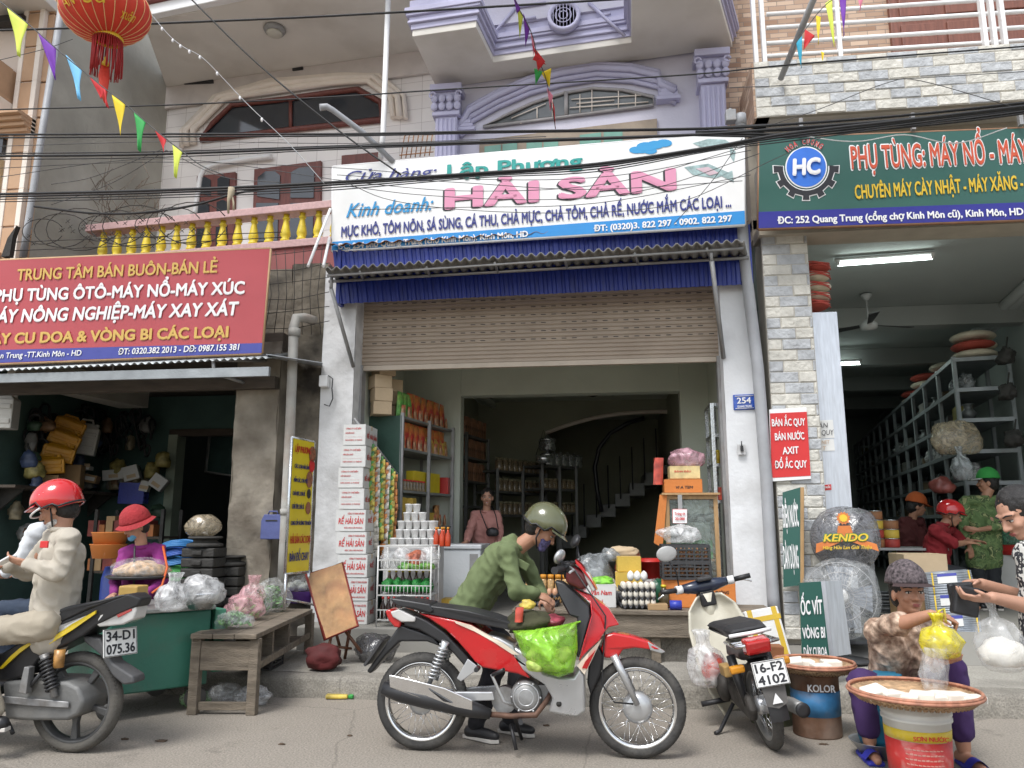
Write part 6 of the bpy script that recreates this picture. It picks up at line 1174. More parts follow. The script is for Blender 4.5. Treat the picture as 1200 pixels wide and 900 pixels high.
def ped_fan(name, label, c, r, film, base_z, logo, Rf, tilt=0):
 t = thing(name, label, 'fan', V((c.x, c.y, base_z))); n_ = V((-.25, -1, .1)).normalized()
 R = n_.to_track_quat('Z', 'Y').to_matrix()
 m = MB()
 for k in range(40):
  a = 2*pi*k/40; m.tube([c+R@V((.05*cos(a), .05*sin(a), .09)), c+R@V((r*.55*cos(a), r*.55*sin(a), .085)), c+R@V((r*cos(a), r*sin(a), .0))], .0025, 4)
 for q in (.35, .7, 1): m.tube([c+R@V((r*q*cos(a*pi/16), r*q*sin(a*pi/16), .09 if q < .8 else 0)) for a in range(32)], .004, 5, closed=True)
 part('guard', m, steel_g, t); m = MB()
 for k in range(4):
  Rb = Matrix.Rotation(k*pi/2, 3, 'Z'); m.add([c+R@(Rb@V(q)) for q in ((.03, -.03, 0), (r*.85, -.12, .02), (r*.9, .1, -.02), (.03, .05, -.01))], [(0, 1, 2, 3)])
 part('blade', m, mat('fan_blade_grey', (.2, .22, .25), rough=.4), t); part('motor', MB().lathe([(.001, .1), (.055, .1), (.07, .06), (.07, -.18), (.001, -.2)], c, 18, R=R), mat('fan_motor_white', (.6, .6, .58), rough=.4), t)
 part('pole', MB().tube([c+R@V((0, 0, -.12)), V((c.x+.05, c.y+.16, c.z-.1)), V((c.x+.05, c.y+.16, base_z+.03))], .018, 8), steelpot, t); part('stand', MB().lathe([(.001, 0), (.2, 0), (.2, .02), (.05, .04), (.001, .05)], V((c.x+.05, c.y+.16, base_z)), 20), dark_pl, t)
 m = MB(); m.ell((0, 0, 0), (r*1.13, r*1.13, .17), n=40, m=18)
 for v in m.v:
  k = noise.noise(V((v.x*5+Rf, v.y*5, v.z*5)))*.5+noise.noise(V((v.x*13+Rf, v.y*13, v.z*13)))*.3; an = atan2(v.y, v.x); q = v.length/(r*1.13)
  v *= 1+.04*k*q;
  if abs(an-.75) < .5: v *= 1+.14*q*(1-abs(an-.75)/.5)
  if v.y < -r*.8: v.x *= .9; v.y *= 1.1
 part('plastic_cover', m.__class__().merge(m, Matrix.Translation(c) @ R.to_4x4()), film, t)
 if logo:
  ex = R@V((1, 0, 0)); ux = V((1, 0, 0)); ux = (ux-n_*ux.dot(n_)).normalized(); uz = n_.cross(ux);
  if uz.z < 0: uz = -uz
  o = c+n_*.20; pt = lambda x, z: o+ux*x+uz*z
  for nm, mm, off, sc_ in (('logo_ray', mat('logo_orange', (.55, .16, .03), rough=.4), .0, 1), ('logo_disc', yel_i, .004, .62)):
   m = MB(); m.prism([pt(0+.058*sc_*(1 if i % 2 else .8)*cos(i*pi/12), .165+.058*sc_*(1 if i % 2 else .8)*sin(i*pi/12))+n_*off for i in range(24)], n_*.002); part(nm, m, mm, t)
  m = MB(); m.prism([pt(x, z) for x, z in ((-.05, .1), (.05, .1), (.07, 0), (.24, -.06), (.25, -.12), (.0, -.02), (-.25, -.13), (-.24, -.05), (-.07, 0))], n_*.002); part('logo_ribbon', m, MATS['logo_orange'], t)
  part('lettering_outline', text_on('KENDO', pt(-.185, -.04)+n_*.006, pt(.185, -.04)+n_*.006, .075, up=uz, out=n_, bold=.09, shear=.25), mat('logo_green', (.03, .2, .04)), t); part('lettering', text_on('KENDO', pt(-.18, -.036)+n_*.010, pt(.18, -.036)+n_*.010, .066, up=uz, out=n_, bold=.03, shear=.25), yel_i, t)
  part('lettering', text_on('Hãng Hữu Lan Giới Thiệu', pt(-.19, -.1)+n_*.006, pt(.2, -.1)+n_*.006, .03, up=uz, out=n_, bold=.02, shear=.25), yel_i, t)
 return t
ped_fan('bagged_fan', 'pedestal fan in dark plastic printed with a sun logo and yellow lettering', at(990, 632, 7.28), .26, node_mat('dark_fan_plastic', clear_build((.16, .16, .17), .72)), .3, True, 3)
ped_fan('bagged_fan', 'pedestal fan in clear crumpled plastic with a white motor, below the printed one', at(985, 699, 7.0), .28, node_mat('thin_fan_plastic', clear_build((.6, .62, .63), .22)), .18, False, 8)
def lean_board(name, label, quad, Y0, s, X0, th, edge_m, back_m, lines, legs=False):
 q = [pp(x, y, Y0, s, X0) for x, y in quad]; nb = V((s, -1, 0)).normalized(); t = thing(name, label, 'sign', (q[2]+q[3])/2); part('panel', MB().prism(q, -nb*th), green_s, t)
 m = MB(); m.prism([q[1]+nb*.004, q[1]+nb*.004-nb*(th+.02), q[2]+nb*.004-nb*(th+.02), q[2]+nb*.004], V((.03, 0, 0))); part('edge', m, edge_m, t)
 for tx, a, b, cap in lines: A_, E_ = pp(a[0], a[1], Y0, s, X0)+nb*.004, pp(b[0], b[1], Y0, s, X0)+nb*.004; h = (pp(a[0], a[1]-cap, Y0, s, X0)-pp(a[0], a[1], Y0, s, X0)).length; part('lettering', text_on(tx, A_, E_, h, out=nb, bold=.03), white_i, t)
 return t, q, nb
t, q, nb = lean_board('leaning_board', 'dark green board with wooden edge leaning on the tiled pillar', [(917, 577), (938, 571), (938, 686), (918, 688)], 7.3, -.3, 1.7, .03, wood_l, wood_l, [('ĐIỆN NƯỚC', (918, 619), (936.5, 617), 26), ('DÂN DỤNG', (919, 667), (936.5, 666), 27)])
t, q, nb = lean_board('folding_board', 'dark green folding board lettered about screws and bearings by the foam box', [(936.5, 683), (962, 681.5), (972, 770), (940, 772)], 6.15, -.0, 1.5, .012, galv, galv, [('ỐC VÍT', (938.5, 721), (964, 719.5), 17), ('VÒNG BI', (940.5, 748.5), (967, 747.5), 13), ('DÂY CUROA', (942, 769.5), (969.5, 769), 11)])
qa, qb, qc, qd = q[1]+V((.02, .012, 0)), q[1]+V((.19, .16, .0)), V((q[2].x+.2, q[2].y+.16, q[2].z)), q[2]+V((.02, .012, 0)); part('back_leaf', MB().prism([qa, qb, qc, qd], (0, .01, 0)), galv, t)
c = at(917, 762, 6.45); t = thing('foam_box', 'white foam box with yellow tape, tilted against the pavement goods', 'box', V((c.x, 6.6, .17)), R=Matrix.Rotation(.12, 3, 'Z')@Matrix.Rotation(-.17, 3, 'Y')@Matrix.Rotation(-.2, 3, 'X'))
foam = mat('white_foam', (.72, .72, .70), rough=.8, var=.05, bump=.1); part('box', MB().bx(-.15, .13, 0, .2, 0, .5), foam, t, .012, w=0); m = MB()
for a in (-.15+.02, .13-.06): m.bx(a, a+.04, -.002, .202, 0, .501)
m.bx(-.151, .131, -.003, .203, .40, .44); m.bx(-.151, .131, -.003, .203, .04, .08); part('tape', m, tape_y, t, w=0)
p = at(906, 760, 6.3); single('wood_block', 'small brown wooden block in front of the foam box', 'block', MB().bx(p.x-.07, p.x+.07, 6.25, 6.4, KZ+.15, KZ+.26), mat('red_brown_block', (.26, .10, .04), rough=.7), .006); single('stone_block', 'grey block under the brown wooden block', 'block', MB().bx(p.x-.1, p.x+.1, 6.24, 6.45, KZ, KZ+.149), kerb_m, .01)
# STREET: green cart, bench, table, yellow sign
gcart = mat('green_cart_paint', (.03, .15, .105), rough=.45, var=.15, scale=3, dirt=(.09, .11, .09), dscale=5, damt=.35)
F0, F1 = atz(140, 838, .02), atz(212, 822, .02)
fl_ = V((-3.44, 5.12, 0)); fr_ = V((-2.98, 5.62, 0))
t = thing('green_cart', 'battered green metal vendor cart on castors', 'cart', V((-3.4, 5.5, 0))); bk = V((-.62, .42, 0))
bl_, br_ = fl_+bk, fr_+bk
z0c, z1c = .17, .70
tpo = lambda p, e: p
m = MB(); m.prism([fl_+V((0, 0, z0c)), fr_+V((0, 0, z0c)), br_+V((0, 0, z0c)), bl_+V((0, 0, z0c))], (0, 0, z1c-z0c)); part('body', m, gcart, t, .012)
ce = (fl_+fr_+bl_+br_)/4; m = MB(); m.prism([p+(p-ce)*.06+V((0, 0, z1c+.002)) for p in (fl_, fr_, br_, bl_)], (0, 0, .03)); part('top', m, mat('scratched_zinc_top', (.3, .31, .30), rough=.4, metal=.5, var=.2), t, .006)
part('side_extension', MB().prism([fr_+V((.02, .02, .25)), br_+V((.05, .05, .25)), br_+V((.05, .05, .70)), fr_+V((.02, .02, .70))], (.06, .05, 0)), mat('light_green_panel', (.05, .2, .13), rough=.5), t, .006)
for p in (fl_.lerp(ce, .15), fr_.lerp(ce, .15), bl_.lerp(ce, .15), br_.lerp(ce, .15)):
 wf = part('castor', MB().lathe([(.001, -.022), (.07, -.022), (.078, -.012), (.078, .012), (.07, .022), (.001, .022)], p+V((0, 0, .079)), 20, R=Matrix.Rotation(pi/2, 3, 'X')@Matrix.Rotation(.5, 3, 'Y')), mat('grey_rubber', (.11, .105, .1), rough=.8), t); m = MB(); m.bx(p.x-.02, p.x+.02, p.y-.04, p.y-.03, .06, .17); m.bx(p.x-.02, p.x+.02, p.y+.03, p.y+.04, .06, .17); part('fork', m, steel_g, wf)
def on_cart(px, py): return atz(px, py, z1c+.034)
p = on_cart(147, 712); single('yellow_tin', 'square yellow-brown tin on the green cart', 'tin', MB().box(p+V((0, .08, .075)), (.15, .14, .15)), mat('yellow_brown_tin', (.52, .34, .10), rough=.4, var=.2), .01)
p = on_cart(148, 702); t = thing('noodle_tray', 'round tray of orange-white food under clear film on the cart', 'tray', p+V((-.02, .2, .0))); part('tray', MB().lathe([(.001, .15), (.24, .15), (.27, .17), (.26, .175), (.001, .165)], p+V((-.02, .2, 0)), 28), dark_pl, t); part('food', lump_mb(p+V((-.02, .2, .21)), (.21, .19, .075), 4, .25), mat('shredded_food', (.62, .42, .25), rough=.7, var=.6, scale=26), t); part('film', lump_mb(p+V((-.02, .2, .22)), (.25, .22, .1), 6, .15), clear_p, t)
p = on_cart(190, 718); single('white_bag', 'white plastic bag standing in the middle of the cart', 'bag', sack_mb((p.x, p.y+.1, p.z), .12, .26, .3, 9, 12), milky_p)
p = on_cart(222, 716); t = thing('bagged_basin', 'steel basin wrapped in a white plastic bag on the cart', 'basin', p+V((0, .15, 0))); part('basin', MB().lathe([(.001, 0), (.08, 0), (.13, .1), (.14, .11), (.12, .1), (.07, .02)], p+V((0, .15, 0)), 24), steelpot, t); part('plastic_bag', lump_mb(p+V((0, .15, .12)), (.16, .14, .12), 9, .2), milky_p, t)
t = thing('wooden_bench', 'weathered grey wooden bench loaded with bagged vegetables', 'bench', V((-2.6, 6.0, 0))); a, b = V((-2.98, 5.42, 0)), V((-2.56, 5.46, 0)); dl = atz(366, 716, .555)-atz(299, 747, .555); dl.z = 0
H_ = .52; e0, e1 = a-V((.03, .03, 0)), b+V((.03, -.03, 0)); m = MB()
for k in range(3): u0, u1 = k/3+.004, (k+1)/3-.004; m.prism([e0.lerp(e1, u0)+V((0, 0, H_)), e0.lerp(e1, u1)+V((0, 0, H_)), e0.lerp(e1, u1)+dl*1.02+V((0, 0, H_)), e0.lerp(e1, u0)+dl*1.02+V((0, 0, H_))], (0, 0, .035))
part('tabletop', m, wood_old, t, .005)
for base_ in (V((0, 0, 0)), dl*.97):
 for q in (a, b): p = q+base_+V((.0, .03, 0)); z0 = 0 if base_.length < .1 else KZ; part('leg', MB().bx(p.x-.035, p.x+.035, p.y-.03, p.y+.03, z0, H_-.001), wood_old, t, .005)
m = MB(); m.prism([a+V((.036, .01, .30)), b+V((-.036, .01, .30)), b+V((-.036, .01, .5)), a+V((.036, .01, .5))], (0, .025, 0)); part('apron', m, wood_old, t, .004); m = MB(); m.prism([a+V((.036, .02, .03)), b+V((-.036, .02, .03)), b+V((-.036, .02, .085)), a+V((.036, .02, .085))], (0, .025, 0)); part('stretcher', m, wood_old, t, .004)
m = MB(); m.prism([b+V((.0, .06, .30)), b+dl*.97+V((0, 0, .30)), b+dl*.97+V((0, 0, .35)), b+V((0, .06, .35))], (.022, 0, 0)); part('side_rail', m, wood_old, t, .004); m = MB(); m.prism([a.lerp(b, .1)+V((.0, .06, .3)), b+V((-.03, .06, .3)), b+dl*.97+V((-.03, 0, .3)), a.lerp(b, .1)+dl*.97+V((0, 0, .3))], (0, 0, .02)); part('lower_shelf', m, wood_old, t, .004)
for u in (.3, .58): p = b+dl*u; part('divider', MB().bx(p.x-.3, p.x-.002, p.y-.015, p.y+.015, .32, H_-.001), wood_old, t)
leaf = mat('leafy_greens', (.10, .26, .06), rough=.6, var=.7, scale=22)
def leaf_heap(c, r, n_, seed):
 rnd = random.Random(seed); m = MB()
 for i in range(n_):
  a, e = rnd.uniform(0, 6.28), rnd.uniform(.1, 1.4); d = V((cos(a)*cos(e), sin(a)*cos(e), sin(e))); p = V(c)+V((d.x*r[0], d.y*r[1], d.z*r[2]))*rnd.uniform(.5, 1); u = V((rnd.uniform(-1, 1), rnd.uniform(-1, 1), rnd.uniform(-.4, 1))).normalized(); w_ = u.orthogonal().normalized(); L = rnd.uniform(.04, .08)
  m.add([p-u*L*.5, p+w_*L*.22, p+u*L*.5, p-w_*L*.22], [(0, 1, 2, 3)])
 return m
BZ = H_+.036
def veg_bag(label, px, py, r, seed, film, neck=None, greens=True):
 p = atz(px, py, BZ); p.y += r[1]*.6; t = thing('vegetable_bag', label, 'bag', V((p.x, p.y, BZ)))
 if greens: part('greens', leaf_heap((p.x, p.y, BZ+.02), (r[0]*.85, r[1]*.8, r[2]*1.3), 160, seed), leaf, t)
 m = lump_mb((p.x, p.y, BZ+r[2]*.75), r, seed, .22); part('film', m, film, t)
 if neck: part('gathered_neck', sack_mb((p.x+.04, p.y+.04, BZ+r[2]*.8), r[0]*.6, neck, .35, 7, seed), pink_pf, t)
veg_bag('open bag of green leaves on the near end of the bench', 268, 738, (.15, .11, .07), 1, clear_p); veg_bag('tall pinkish gathered bag of greens on the bench', 281, 728, (.17, .12, .12), 2, pink_pf, .26); veg_bag('bag of pale greens behind the pinkish bag', 294, 722, (.15, .12, .15), 3, clear_p); veg_bag('round bag of light green cabbage at the yellow sign foot', 312, 718, (.17, .14, .16), 4, clear_p)
p = atz(345, 707, BZ); t = thing('purple_basin', 'purple basin of bagged white radish on the bench', 'basin', V((p.x, p.y+.15, BZ))); part('basin', MB().lathe([(.001, 0), (.15, 0), (.21, .11), (.22, .115), (.2, .11), (.14, .02)], (p.x, p.y+.15, BZ), 24), mat('purple_plastic', (.12, .04, .3), rough=.35), t)
for k in range(4): part('radish', lump_mb((p.x-.08+.06*k, p.y+.12+.03*(k % 2), BZ+.15+.03*(k % 2)), (.05, .1, .05), 30+k, .12), mat('radish_white', (.55, .57, .50), rough=.5, var=.15), t)
part('film', lump_mb((p.x, p.y+.15, BZ+.17), (.2, .16, .1), 39, .2), clear_p, t)
p = atz(232, 790, KZ); crate('plastic_crate', 'black plastic crate under the bench', V((-3.0, 6.35, KZ)), (.45, .3, .14), .1, dark_pl)
for k, (x, y, r) in enumerate(((-2.9, 5.75, .12), (-2.7, 5.8, .1), (-3.1, 5.7, .09))): single('litter_bag', ['crumpled clear bag on the ground behind the bench leg', 'whitish crumpled bag under the bench', 'green-tinted crumpled bag between the cart and bench'][k], 'bag', lump_mb((x, y, r*.55), (r*1.3, r, r*.7), 100+k, .35), [clear_p, milky_p, node_mat('green_film', clear_build((.35, .6, .3), .6))][k])
p = atz(345, 770, KZ); single('black_bag', 'black plastic bag slumped under the far end of the bench', 'bag', lump_mb((-2.05, 6.75, KZ+.1), (.2, .15, .13), 110, .3), node_mat('black_film', clear_build((.05, .05, .055), .9))); single('red_black_bag', 'dark red and black bundle under the bench', 'bundle', lump_mb((-2.35, 6.3, KZ+.1), (.15, .12, .11), 115, .3), mat('dark_red_cloth', (.09, .012, .012), rough=.8, var=.6, scale=3))
p = atz(395, 819, .0); single('crushed_packet', 'crushed yellow packet with green cap at the kerb', 'litter', MB().box(p+V((0, 0, .02)), (.17, .07, .03), Matrix.Rotation(.15, 3, 'Z')).box(p+V((.11, .01, .02)), (.04, .05, .03), mi=1), [mat('yellow_white_pack', (.66, .5, .1), rough=.4, var=.7, scale=9), green_pl], .01)
q = [at(359, 673, 6.6), at(401, 659, 6.75), at(419, 733, 6.55), at(381, 749, 6.4)]; fn = (q[1]-q[0]).cross(q[3]-q[0]).normalized(); fn = fn if fn.y < 0 else -fn
t = thing('folding_table', 'folded table with marbled orange top leaning on its legs', 'table', (q[2]+q[3])/2); part('tabletop', MB().prism(q, -fn*.025), mat('marbled_orange_laminate', (.45, .25, .10), rough=.4, var=.45, scale=7, dirt=(.33, .12, .05), dscale=6, damt=.7), t, .006)
m = MB(); m.tube([x-fn*.012 for x in q], .016, 6, closed=True); part('edge_trim', m, mat('dark_red_trim', (.22, .03, .02), rough=.4), t)
legm = mat('rusty_brown_tube', (.17, .07, .035), rough=.5, var=.3)
for k, (a, b) in enumerate((((388, 745), (381, 783)), ((405, 740), (424, 765)), ((392, 735), (398, 757)), ((410, 737), (404, 772)))): part('leg', MB().tube([at(*a, 6.55+.05*k), at(*b, 6.6+.05*k)], .014, 8), legm, t)
part('crossbar', MB().tube([at(386, 757, 6.56), at(412, 760, 6.68)], .011, 8), legm, t)
Q = [at(341.5, 513, 6.2), at(367, 518, 6.6), at(364.5, 661, 6.6), at(336.5, 681, 6.2)]; xx = (Q[0].x+Q[3].x)/2; xe = (Q[1].x+Q[2].x)/2
Q[0].x = Q[3].x = xx; Q[1].x = Q[2].x = xe; zt_ = (Q[0].z+Q[1].z)/2; zb_ = (Q[2].z+Q[3].z)/2; Q[0].z = Q[1].z = zt_; Q[2].z = Q[3].z = zb_
t = thing('menu_board', 'tall narrow yellow menu board standing behind the bench', 'sign', (Q[2]+Q[3])/2); fn = (Q[1]-Q[0]).cross(V((0, 0, 1))).normalized(); part('panel', MB().prism(Q, -fn*.015), mat('yellow_menu_vinyl', (.74, .58, .03), rough=.4, var=.06, bump=0), t)
m = MB()
for i in range(4): m.tube([Q[i]-fn*.008, Q[(i+1) % 4]-fn*.008], .013, 4)
m.tube([Q[3], Q[3]+V((0, 0, -.28))], .013, 4); m.tube([Q[2], Q[2]+V((0, 0, -.1))], .013, 4); m.tube([Q[3]+V((0, 0, -.2)), Q[3]+V((.12, .35, -.28))], .01, 4); part('frame', m, steelpot, t)
Pm = lambda u, v, d=.006: Q[0]+(Q[1]-Q[0])*u+V((0, 0, (zb_-zt_)*v))+fn*d
Hm = zt_-zb_
for tx, u0, u1, v, cap, mm in (('LẬP PHƯƠNG', .1, .8, .105, .05, redi), ('CÁC LOẠI HẢI SẢN', .1, .75, .225, .03, navy_i), ('MẮM CÁC, CHẢ MỰC', .1, .72, .33, .03, navy_i), ('CHẢ MỰC, CHẢ RẾ', .08, .62, .43, .03, navy_i), ('CHẢ TÔM, CHẢ CÁ', .08, .6, .53, .035, navy_i), ('CUNG CẤP SÁ SÙNG TÔM NÕN', .06, .95, .65, .03, navy_i), ('HẢI SẢN CÁC LOẠI', .08, .95, .785, .055, redi), ('BÁN ĐỒ CHAY', .08, .92, .915, .06, navy_i)): part('lettering', text_on(tx, Pm(u0, v), Pm(u1, v), cap*Hm, out=fn, bold=.02), mm, t)
for (u, v, rr, mm) in ((.88, .1, .06, mat('print_brown', (.3, .12, .06), var=.5, scale=30, bump=0)), (.88, .19, .05, redi), (.8, .3, .06, MATS['print_brown']), (.8, .41, .035, iron), (.8, .52, .045, MATS['print_brown'])):
 part('printed_dish', MB().prism([Pm(u, v)+(Q[1]-Q[0]).normalized()*rr*cos(i*pi/8)+V((0, 0, rr*1.2*sin(i*pi/8))) for i in range(16)], fn*.002), mm, t)
c = at(317, 632, 7.3); t = thing('letter_box', 'small blue letter box hung on the weathered pillar', 'letter box', at(317, 631, 7.3)); w_, h_ = .11, .24
m = MB(); m.prism([c+V((x, 0, z)) for x, z in ((-w_, 0), (w_, 0), (w_, h_*.75), (w_*.75, h_), (-w_*.75, h_), (-w_, h_*.75))], (0, .1, 0)); part('box', m, mat('faded_blue_paint', (.09, .11, .28), rough=.6, var=.2), t, .008); part('slot', MB().bx(c.x-.06, c.x+.06, c.y-.004, c.y, c.z+h_*.72, c.z+h_*.78), blackm, t); part('handle', MB().tube([c+V((-.05, .03, h_)), c+V((-.04, .03, h_+.03)), c+V((.04, .03, h_+.03)), c+V((.05, .03, h_))], .008, 6), MATS['faded_blue_paint'], t)
c = at(380, 447, 7.5); t = thing('outdoor_socket', 'white cable bracket with looped wire on the white pillar', 'socket', c); part('body', MB().box(c, (.09, .08, .12)), steel_w, t, .01); part('wire', MB().tube([at(x, y, 7.5) for x, y in ((385, 440), (390, 444), (389, 455), (390, 467), (386, 476), (380, 474))], .006, 6), blackm, t)
# tofu vendor's trays and buckets (right)
bamboo = mat('woven_bamboo', (.50, .33, .19), rough=.65, var=.4, scale=20, stretch=(1, 1, 4), bump=.6, bscale=70); bam_r = mat('reddish_bamboo_rim', (.42, .19, .12), rough=.6, var=.4, scale=24)
tofu = mat('white_tofu', (.76, .73, .66), rough=.5, var=.05, scale=8)
def tray(name, label, c, r, ty):
 t = thing(name, label, 'basket tray', c); N = 64
 part('mat', MB().lathe([(.001, 0), (r*.6, .0), (r*.86, .02), (r*.95, .045), (r*.94, .05), (r*.84, .03), (.001, .012)], (0, 0, 0), 48), bamboo, t, w=0)
 m = MB()
 for k in (0, 1): m.tube([(r*(.985-.02*k)*cos(a*pi/32), r*(.985-.02*k)*sin(a*pi/32), .052+.012*k) for a in range(64)], .009, 6, closed=True)
 part('rim', m, bam_r, t, w=0); m = MB()
 for k in range(N):
  a, b = 2*pi*k/N, 2*pi*(k+1.5)/N; m.tube([(r*.84*cos(a), r*.84*sin(a), .012), (r*.985*cos(b), r*.985*sin(b), .052)], .006, 4); m.tube([(r*.84*cos(b), r*.84*sin(b), .012), (r*.985*cos(a), r*.985*sin(a), .052)], .006, 4)
 part('lattice', m, bamboo, t, w=0); return t
t2c = V((1.57, 4.55, .40)); tray('bamboo_tray', 'wide bamboo tray of tofu on the red paint bucket', t2c, .33, 0); t1c = V((1.28, 5.45, .385)); tray('bamboo_tray', 'bamboo tray of tofu on the rusty blue can', t1c, .255, 0)
rnd = random.Random(2)
for k in range(11):
 c = t2c if k < 7 else t1c; j = k if k < 7 else k-7; sx = (-.23+.08*j) if k < 7 else (-.14+.085*j); sy = (-.02+.07*((j*3) % 3-1)) if k < 7 else (-.05+.08*(j % 2)); m = MB(); hs_ = .042+.012*(j % 2)
 o = single('tofu_piece', ['white tofu slab lying on the nearer bamboo tray', 'white tofu slab lying on the farther bamboo tray'][k >= 7], 'tofu', m.bx(-.06, .06, -.045, .045, 0, hs_), tofu, .008, group=['tofu on the near tray', 'tofu on the far tray'][k >= 7], origin=V((0, 0, 0))); o.location = (c.x+sx, c.y+sy, c.z+.016+(.028 if j == 0 else 0)); o.rotation_euler = (0.25 if j == 0 else 0, -.15 if j == 0 else 0, rnd.uniform(-.5, .5))
single('tofu_heap', 'heap of pale tofu crumbs on the near tray', 'tofu', lump_mb((t2c.x+.15, t2c.y-.03, t2c.z+.03), (.14, .11, .03), 5, .3), tofu)
t = thing('paint_bucket', 'scuffed white, yellow and red paint bucket under the near tray', 'bucket', V((1.57, 4.55, 0)))
wb = mat('scuffed_white_plastic', (.66, .66, .62), rough=.45, var=.08, dirt=(.4, .38, .33), dscale=5, damt=.4); part('pail', MB().lathe([(.001, .0), (.145, 0), (.148, .01), (.163, .32), (.172, .322), (.172, .336), (.166, .338), (.172, .352), (.172, .366), (.166, .368), (.168, .395), (.158, .396), (.14, .02)], (0, 0, 0), 48), wb, t, w=0)
def band(z0, z1, r0, r1, mm, nm): part(nm, MB().lathe([(r0+.0015, z0), (r1+.0015, z1)], (0, 0, 0), 48), mm, t, w=0)
rb = lambda z: .148+.015*(z-.01)/.31
band(.02, .232, rb(.02), rb(.232), mat('scuffed_red_print', (.52, .035, .03), rough=.45, var=.15, dirt=(.62, .5, .45), dscale=16, damt=.3), 'red_print'); band(.234, .285, rb(.234), rb(.285), mat('scuffed_yellow_print', (.68, .50, .03), rough=.45, var=.15, dirt=(.62, .6, .5), dscale=12, damt=.35), 'yellow_print')
m = MB()
for j in range(7):
 z = .05+.024*j;
 for a in range(10): a0 = -pi/2-.75+.12*a+.02*(j % 2); a1 = a0+.1; r = rb(z)+.003; m.add([(r*cos(a0), r*sin(a0), z), (r*cos(a1), r*sin(a1), z), (r*cos(a1), r*sin(a1), z+.004+.003*((a*j) % 3)), (r*cos(a0), r*sin(a0), z+.007)], [(0, 1, 2, 3)])
part('fine_print', m, mat('pale_print', (.6, .3, .25), var=.2, bump=0), t, w=0); part('print_line', text_on('SƠN NƯỚC', V((-.08, -.166, .245)), V((.09, -.166, .245)), .022, out=V((0, -1, 0)), bold=.02), redi, t, w=0)
t = thing('rusty_can', 'rusty blue printed paint can under the far tray', 'can', V((1.28, 5.47, 0))); rust = mat('rusted_tin', (.22, .12, .075), rough=.8, var=.4, scale=9, dirt=(.35, .32, .29), dscale=5, damt=.5)
part('pail', MB().lathe([(.001, 0), (.145, 0), (.15, .01), (.148, .36), (.155, .365), (.155, .38), (.001, .38)], (0, 0, 0), 40), rust, t, w=0); part('blue_print', MB().lathe([(.1512, .13), (.1512, .28)], (0, 0, 0), 40), mat('blue_sky_print', (.05, .22, .46), rough=.5, var=.35, scale=8, dirt=(.35, .25, .16), dscale=7, damt=.4), t, w=0); part('lettering', text_on('KOLOR', V((-.08, -.153, .285)), V((.09, -.153, .285)), .045, out=V((0, -1, 0)), bold=.03), white_i, t, w=0)
t = thing('green_tin', 'dull green tin pail standing behind the moped wheel', 'can', V((1.05, 5.75, 0))); part('pail', MB().lathe([(.001, 0), (.14, 0), (.145, .34), (.15, .35), (.001, .36)], (0, 0, 0), 32), mat('dull_green_tin', (.12, .14, .07), rough=.6, var=.3, dirt=(.25, .24, .2), dscale=6, damt=.5), t, w=0); part('rim', MB().lathe([(.146, .2), (.152, .205), (.146, .21)], (0, 0, 0), 32), MATS['dull_green_tin'], t, w=0)
p = V((1.5, 5.0, 0)); t = thing('metal_bowl', 'grey metal bowl on the ground beside the vendor', 'bowl', p); part('bowl', MB().lathe([(.001, 0), (.08, 0), (.15, .09), (.155, .095), (.14, .09), (.07, .012)], p, 28), mat('dull_aluminium', (.4, .41, .42), rough=.4, metal=.8), t); single('blue_bag', 'teal blue cloth bag stuffed behind the bucket', 'bag', sack_mb((1.55, 5.08, .03), .14, .42, .5, 6, 4), mat('teal_blue_nylon', (.015, .16, .27), rough=.5, var=.3, bump=.5, bscale=15))
t = thing('low_stool', 'low wooden stool under the vendor in the cap', 'stool', V((1.78, 5.42, 0))); part('seat', MB().bx(-.16, .16, -.12, .12, .17, .2), wood_old, t, .005, w=0)
for sx in (-.13, .13): part('leg', MB().bx(sx-.015, sx+.015, -.1, .1, 0, .17), wood_old, t, w=0)
# MOTORBIKES
tyre_m = mat('tyre_rubber', (.035, .034, .033), rough=.8, var=.3, scale=10, bump=.3, bscale=70, dirt=(.13, .12, .105), dscale=5, damt=.5)
dusty_tyre = mat('dusty_tyre_rubber', (.07, .066, .06), rough=.85, var=.3, scale=10, bump=.3, bscale=70, dirt=(.17, .155, .13), dscale=4, damt=.6)
chrome = mat('chrome', (.75, .75, .75), rough=.16, metal=1, var=.05, bump=0); alu = mat('silver_paint', (.52, .53, .54), rough=.3, metal=.6, var=.06, scale=4, coat=.3, bump=0)
engine_m = mat('engine_aluminium', (.30, .30, .30), rough=.5, metal=.6, var=.3, scale=10, dirt=(.12, .1, .08), dscale=8, damt=.5)
bikered = mat('glossy_red_paint', (.52, .012, .015), rough=.24, var=.08, scale=3, coat=.7, bump=0, dirt=(.40, .05, .04), dscale=7, damt=.35); blackp = mat('black_bike_plastic', (.022, .022, .024), rough=.4, var=.2, scale=5, bump=.03); seat_m = mat('black_vinyl_seat', (.028, .028, .03), rough=.5, var=.15, bump=.1, bscale=120)
rust_p = mat('rusty_exhaust', (.15, .085, .06), rough=.7, metal=.4, var=.4, scale=12); lens_r = mat('red_lens', (.45, .02, .02), rough=.12, coat=.6, var=.1, bump=0); lens_c = mat('clear_lens', (.55, .54, .52), rough=.1, coat=.6, var=.2, bump=0); amber = mat('amber_reflector', (.6, .25, .02), rough=.25)
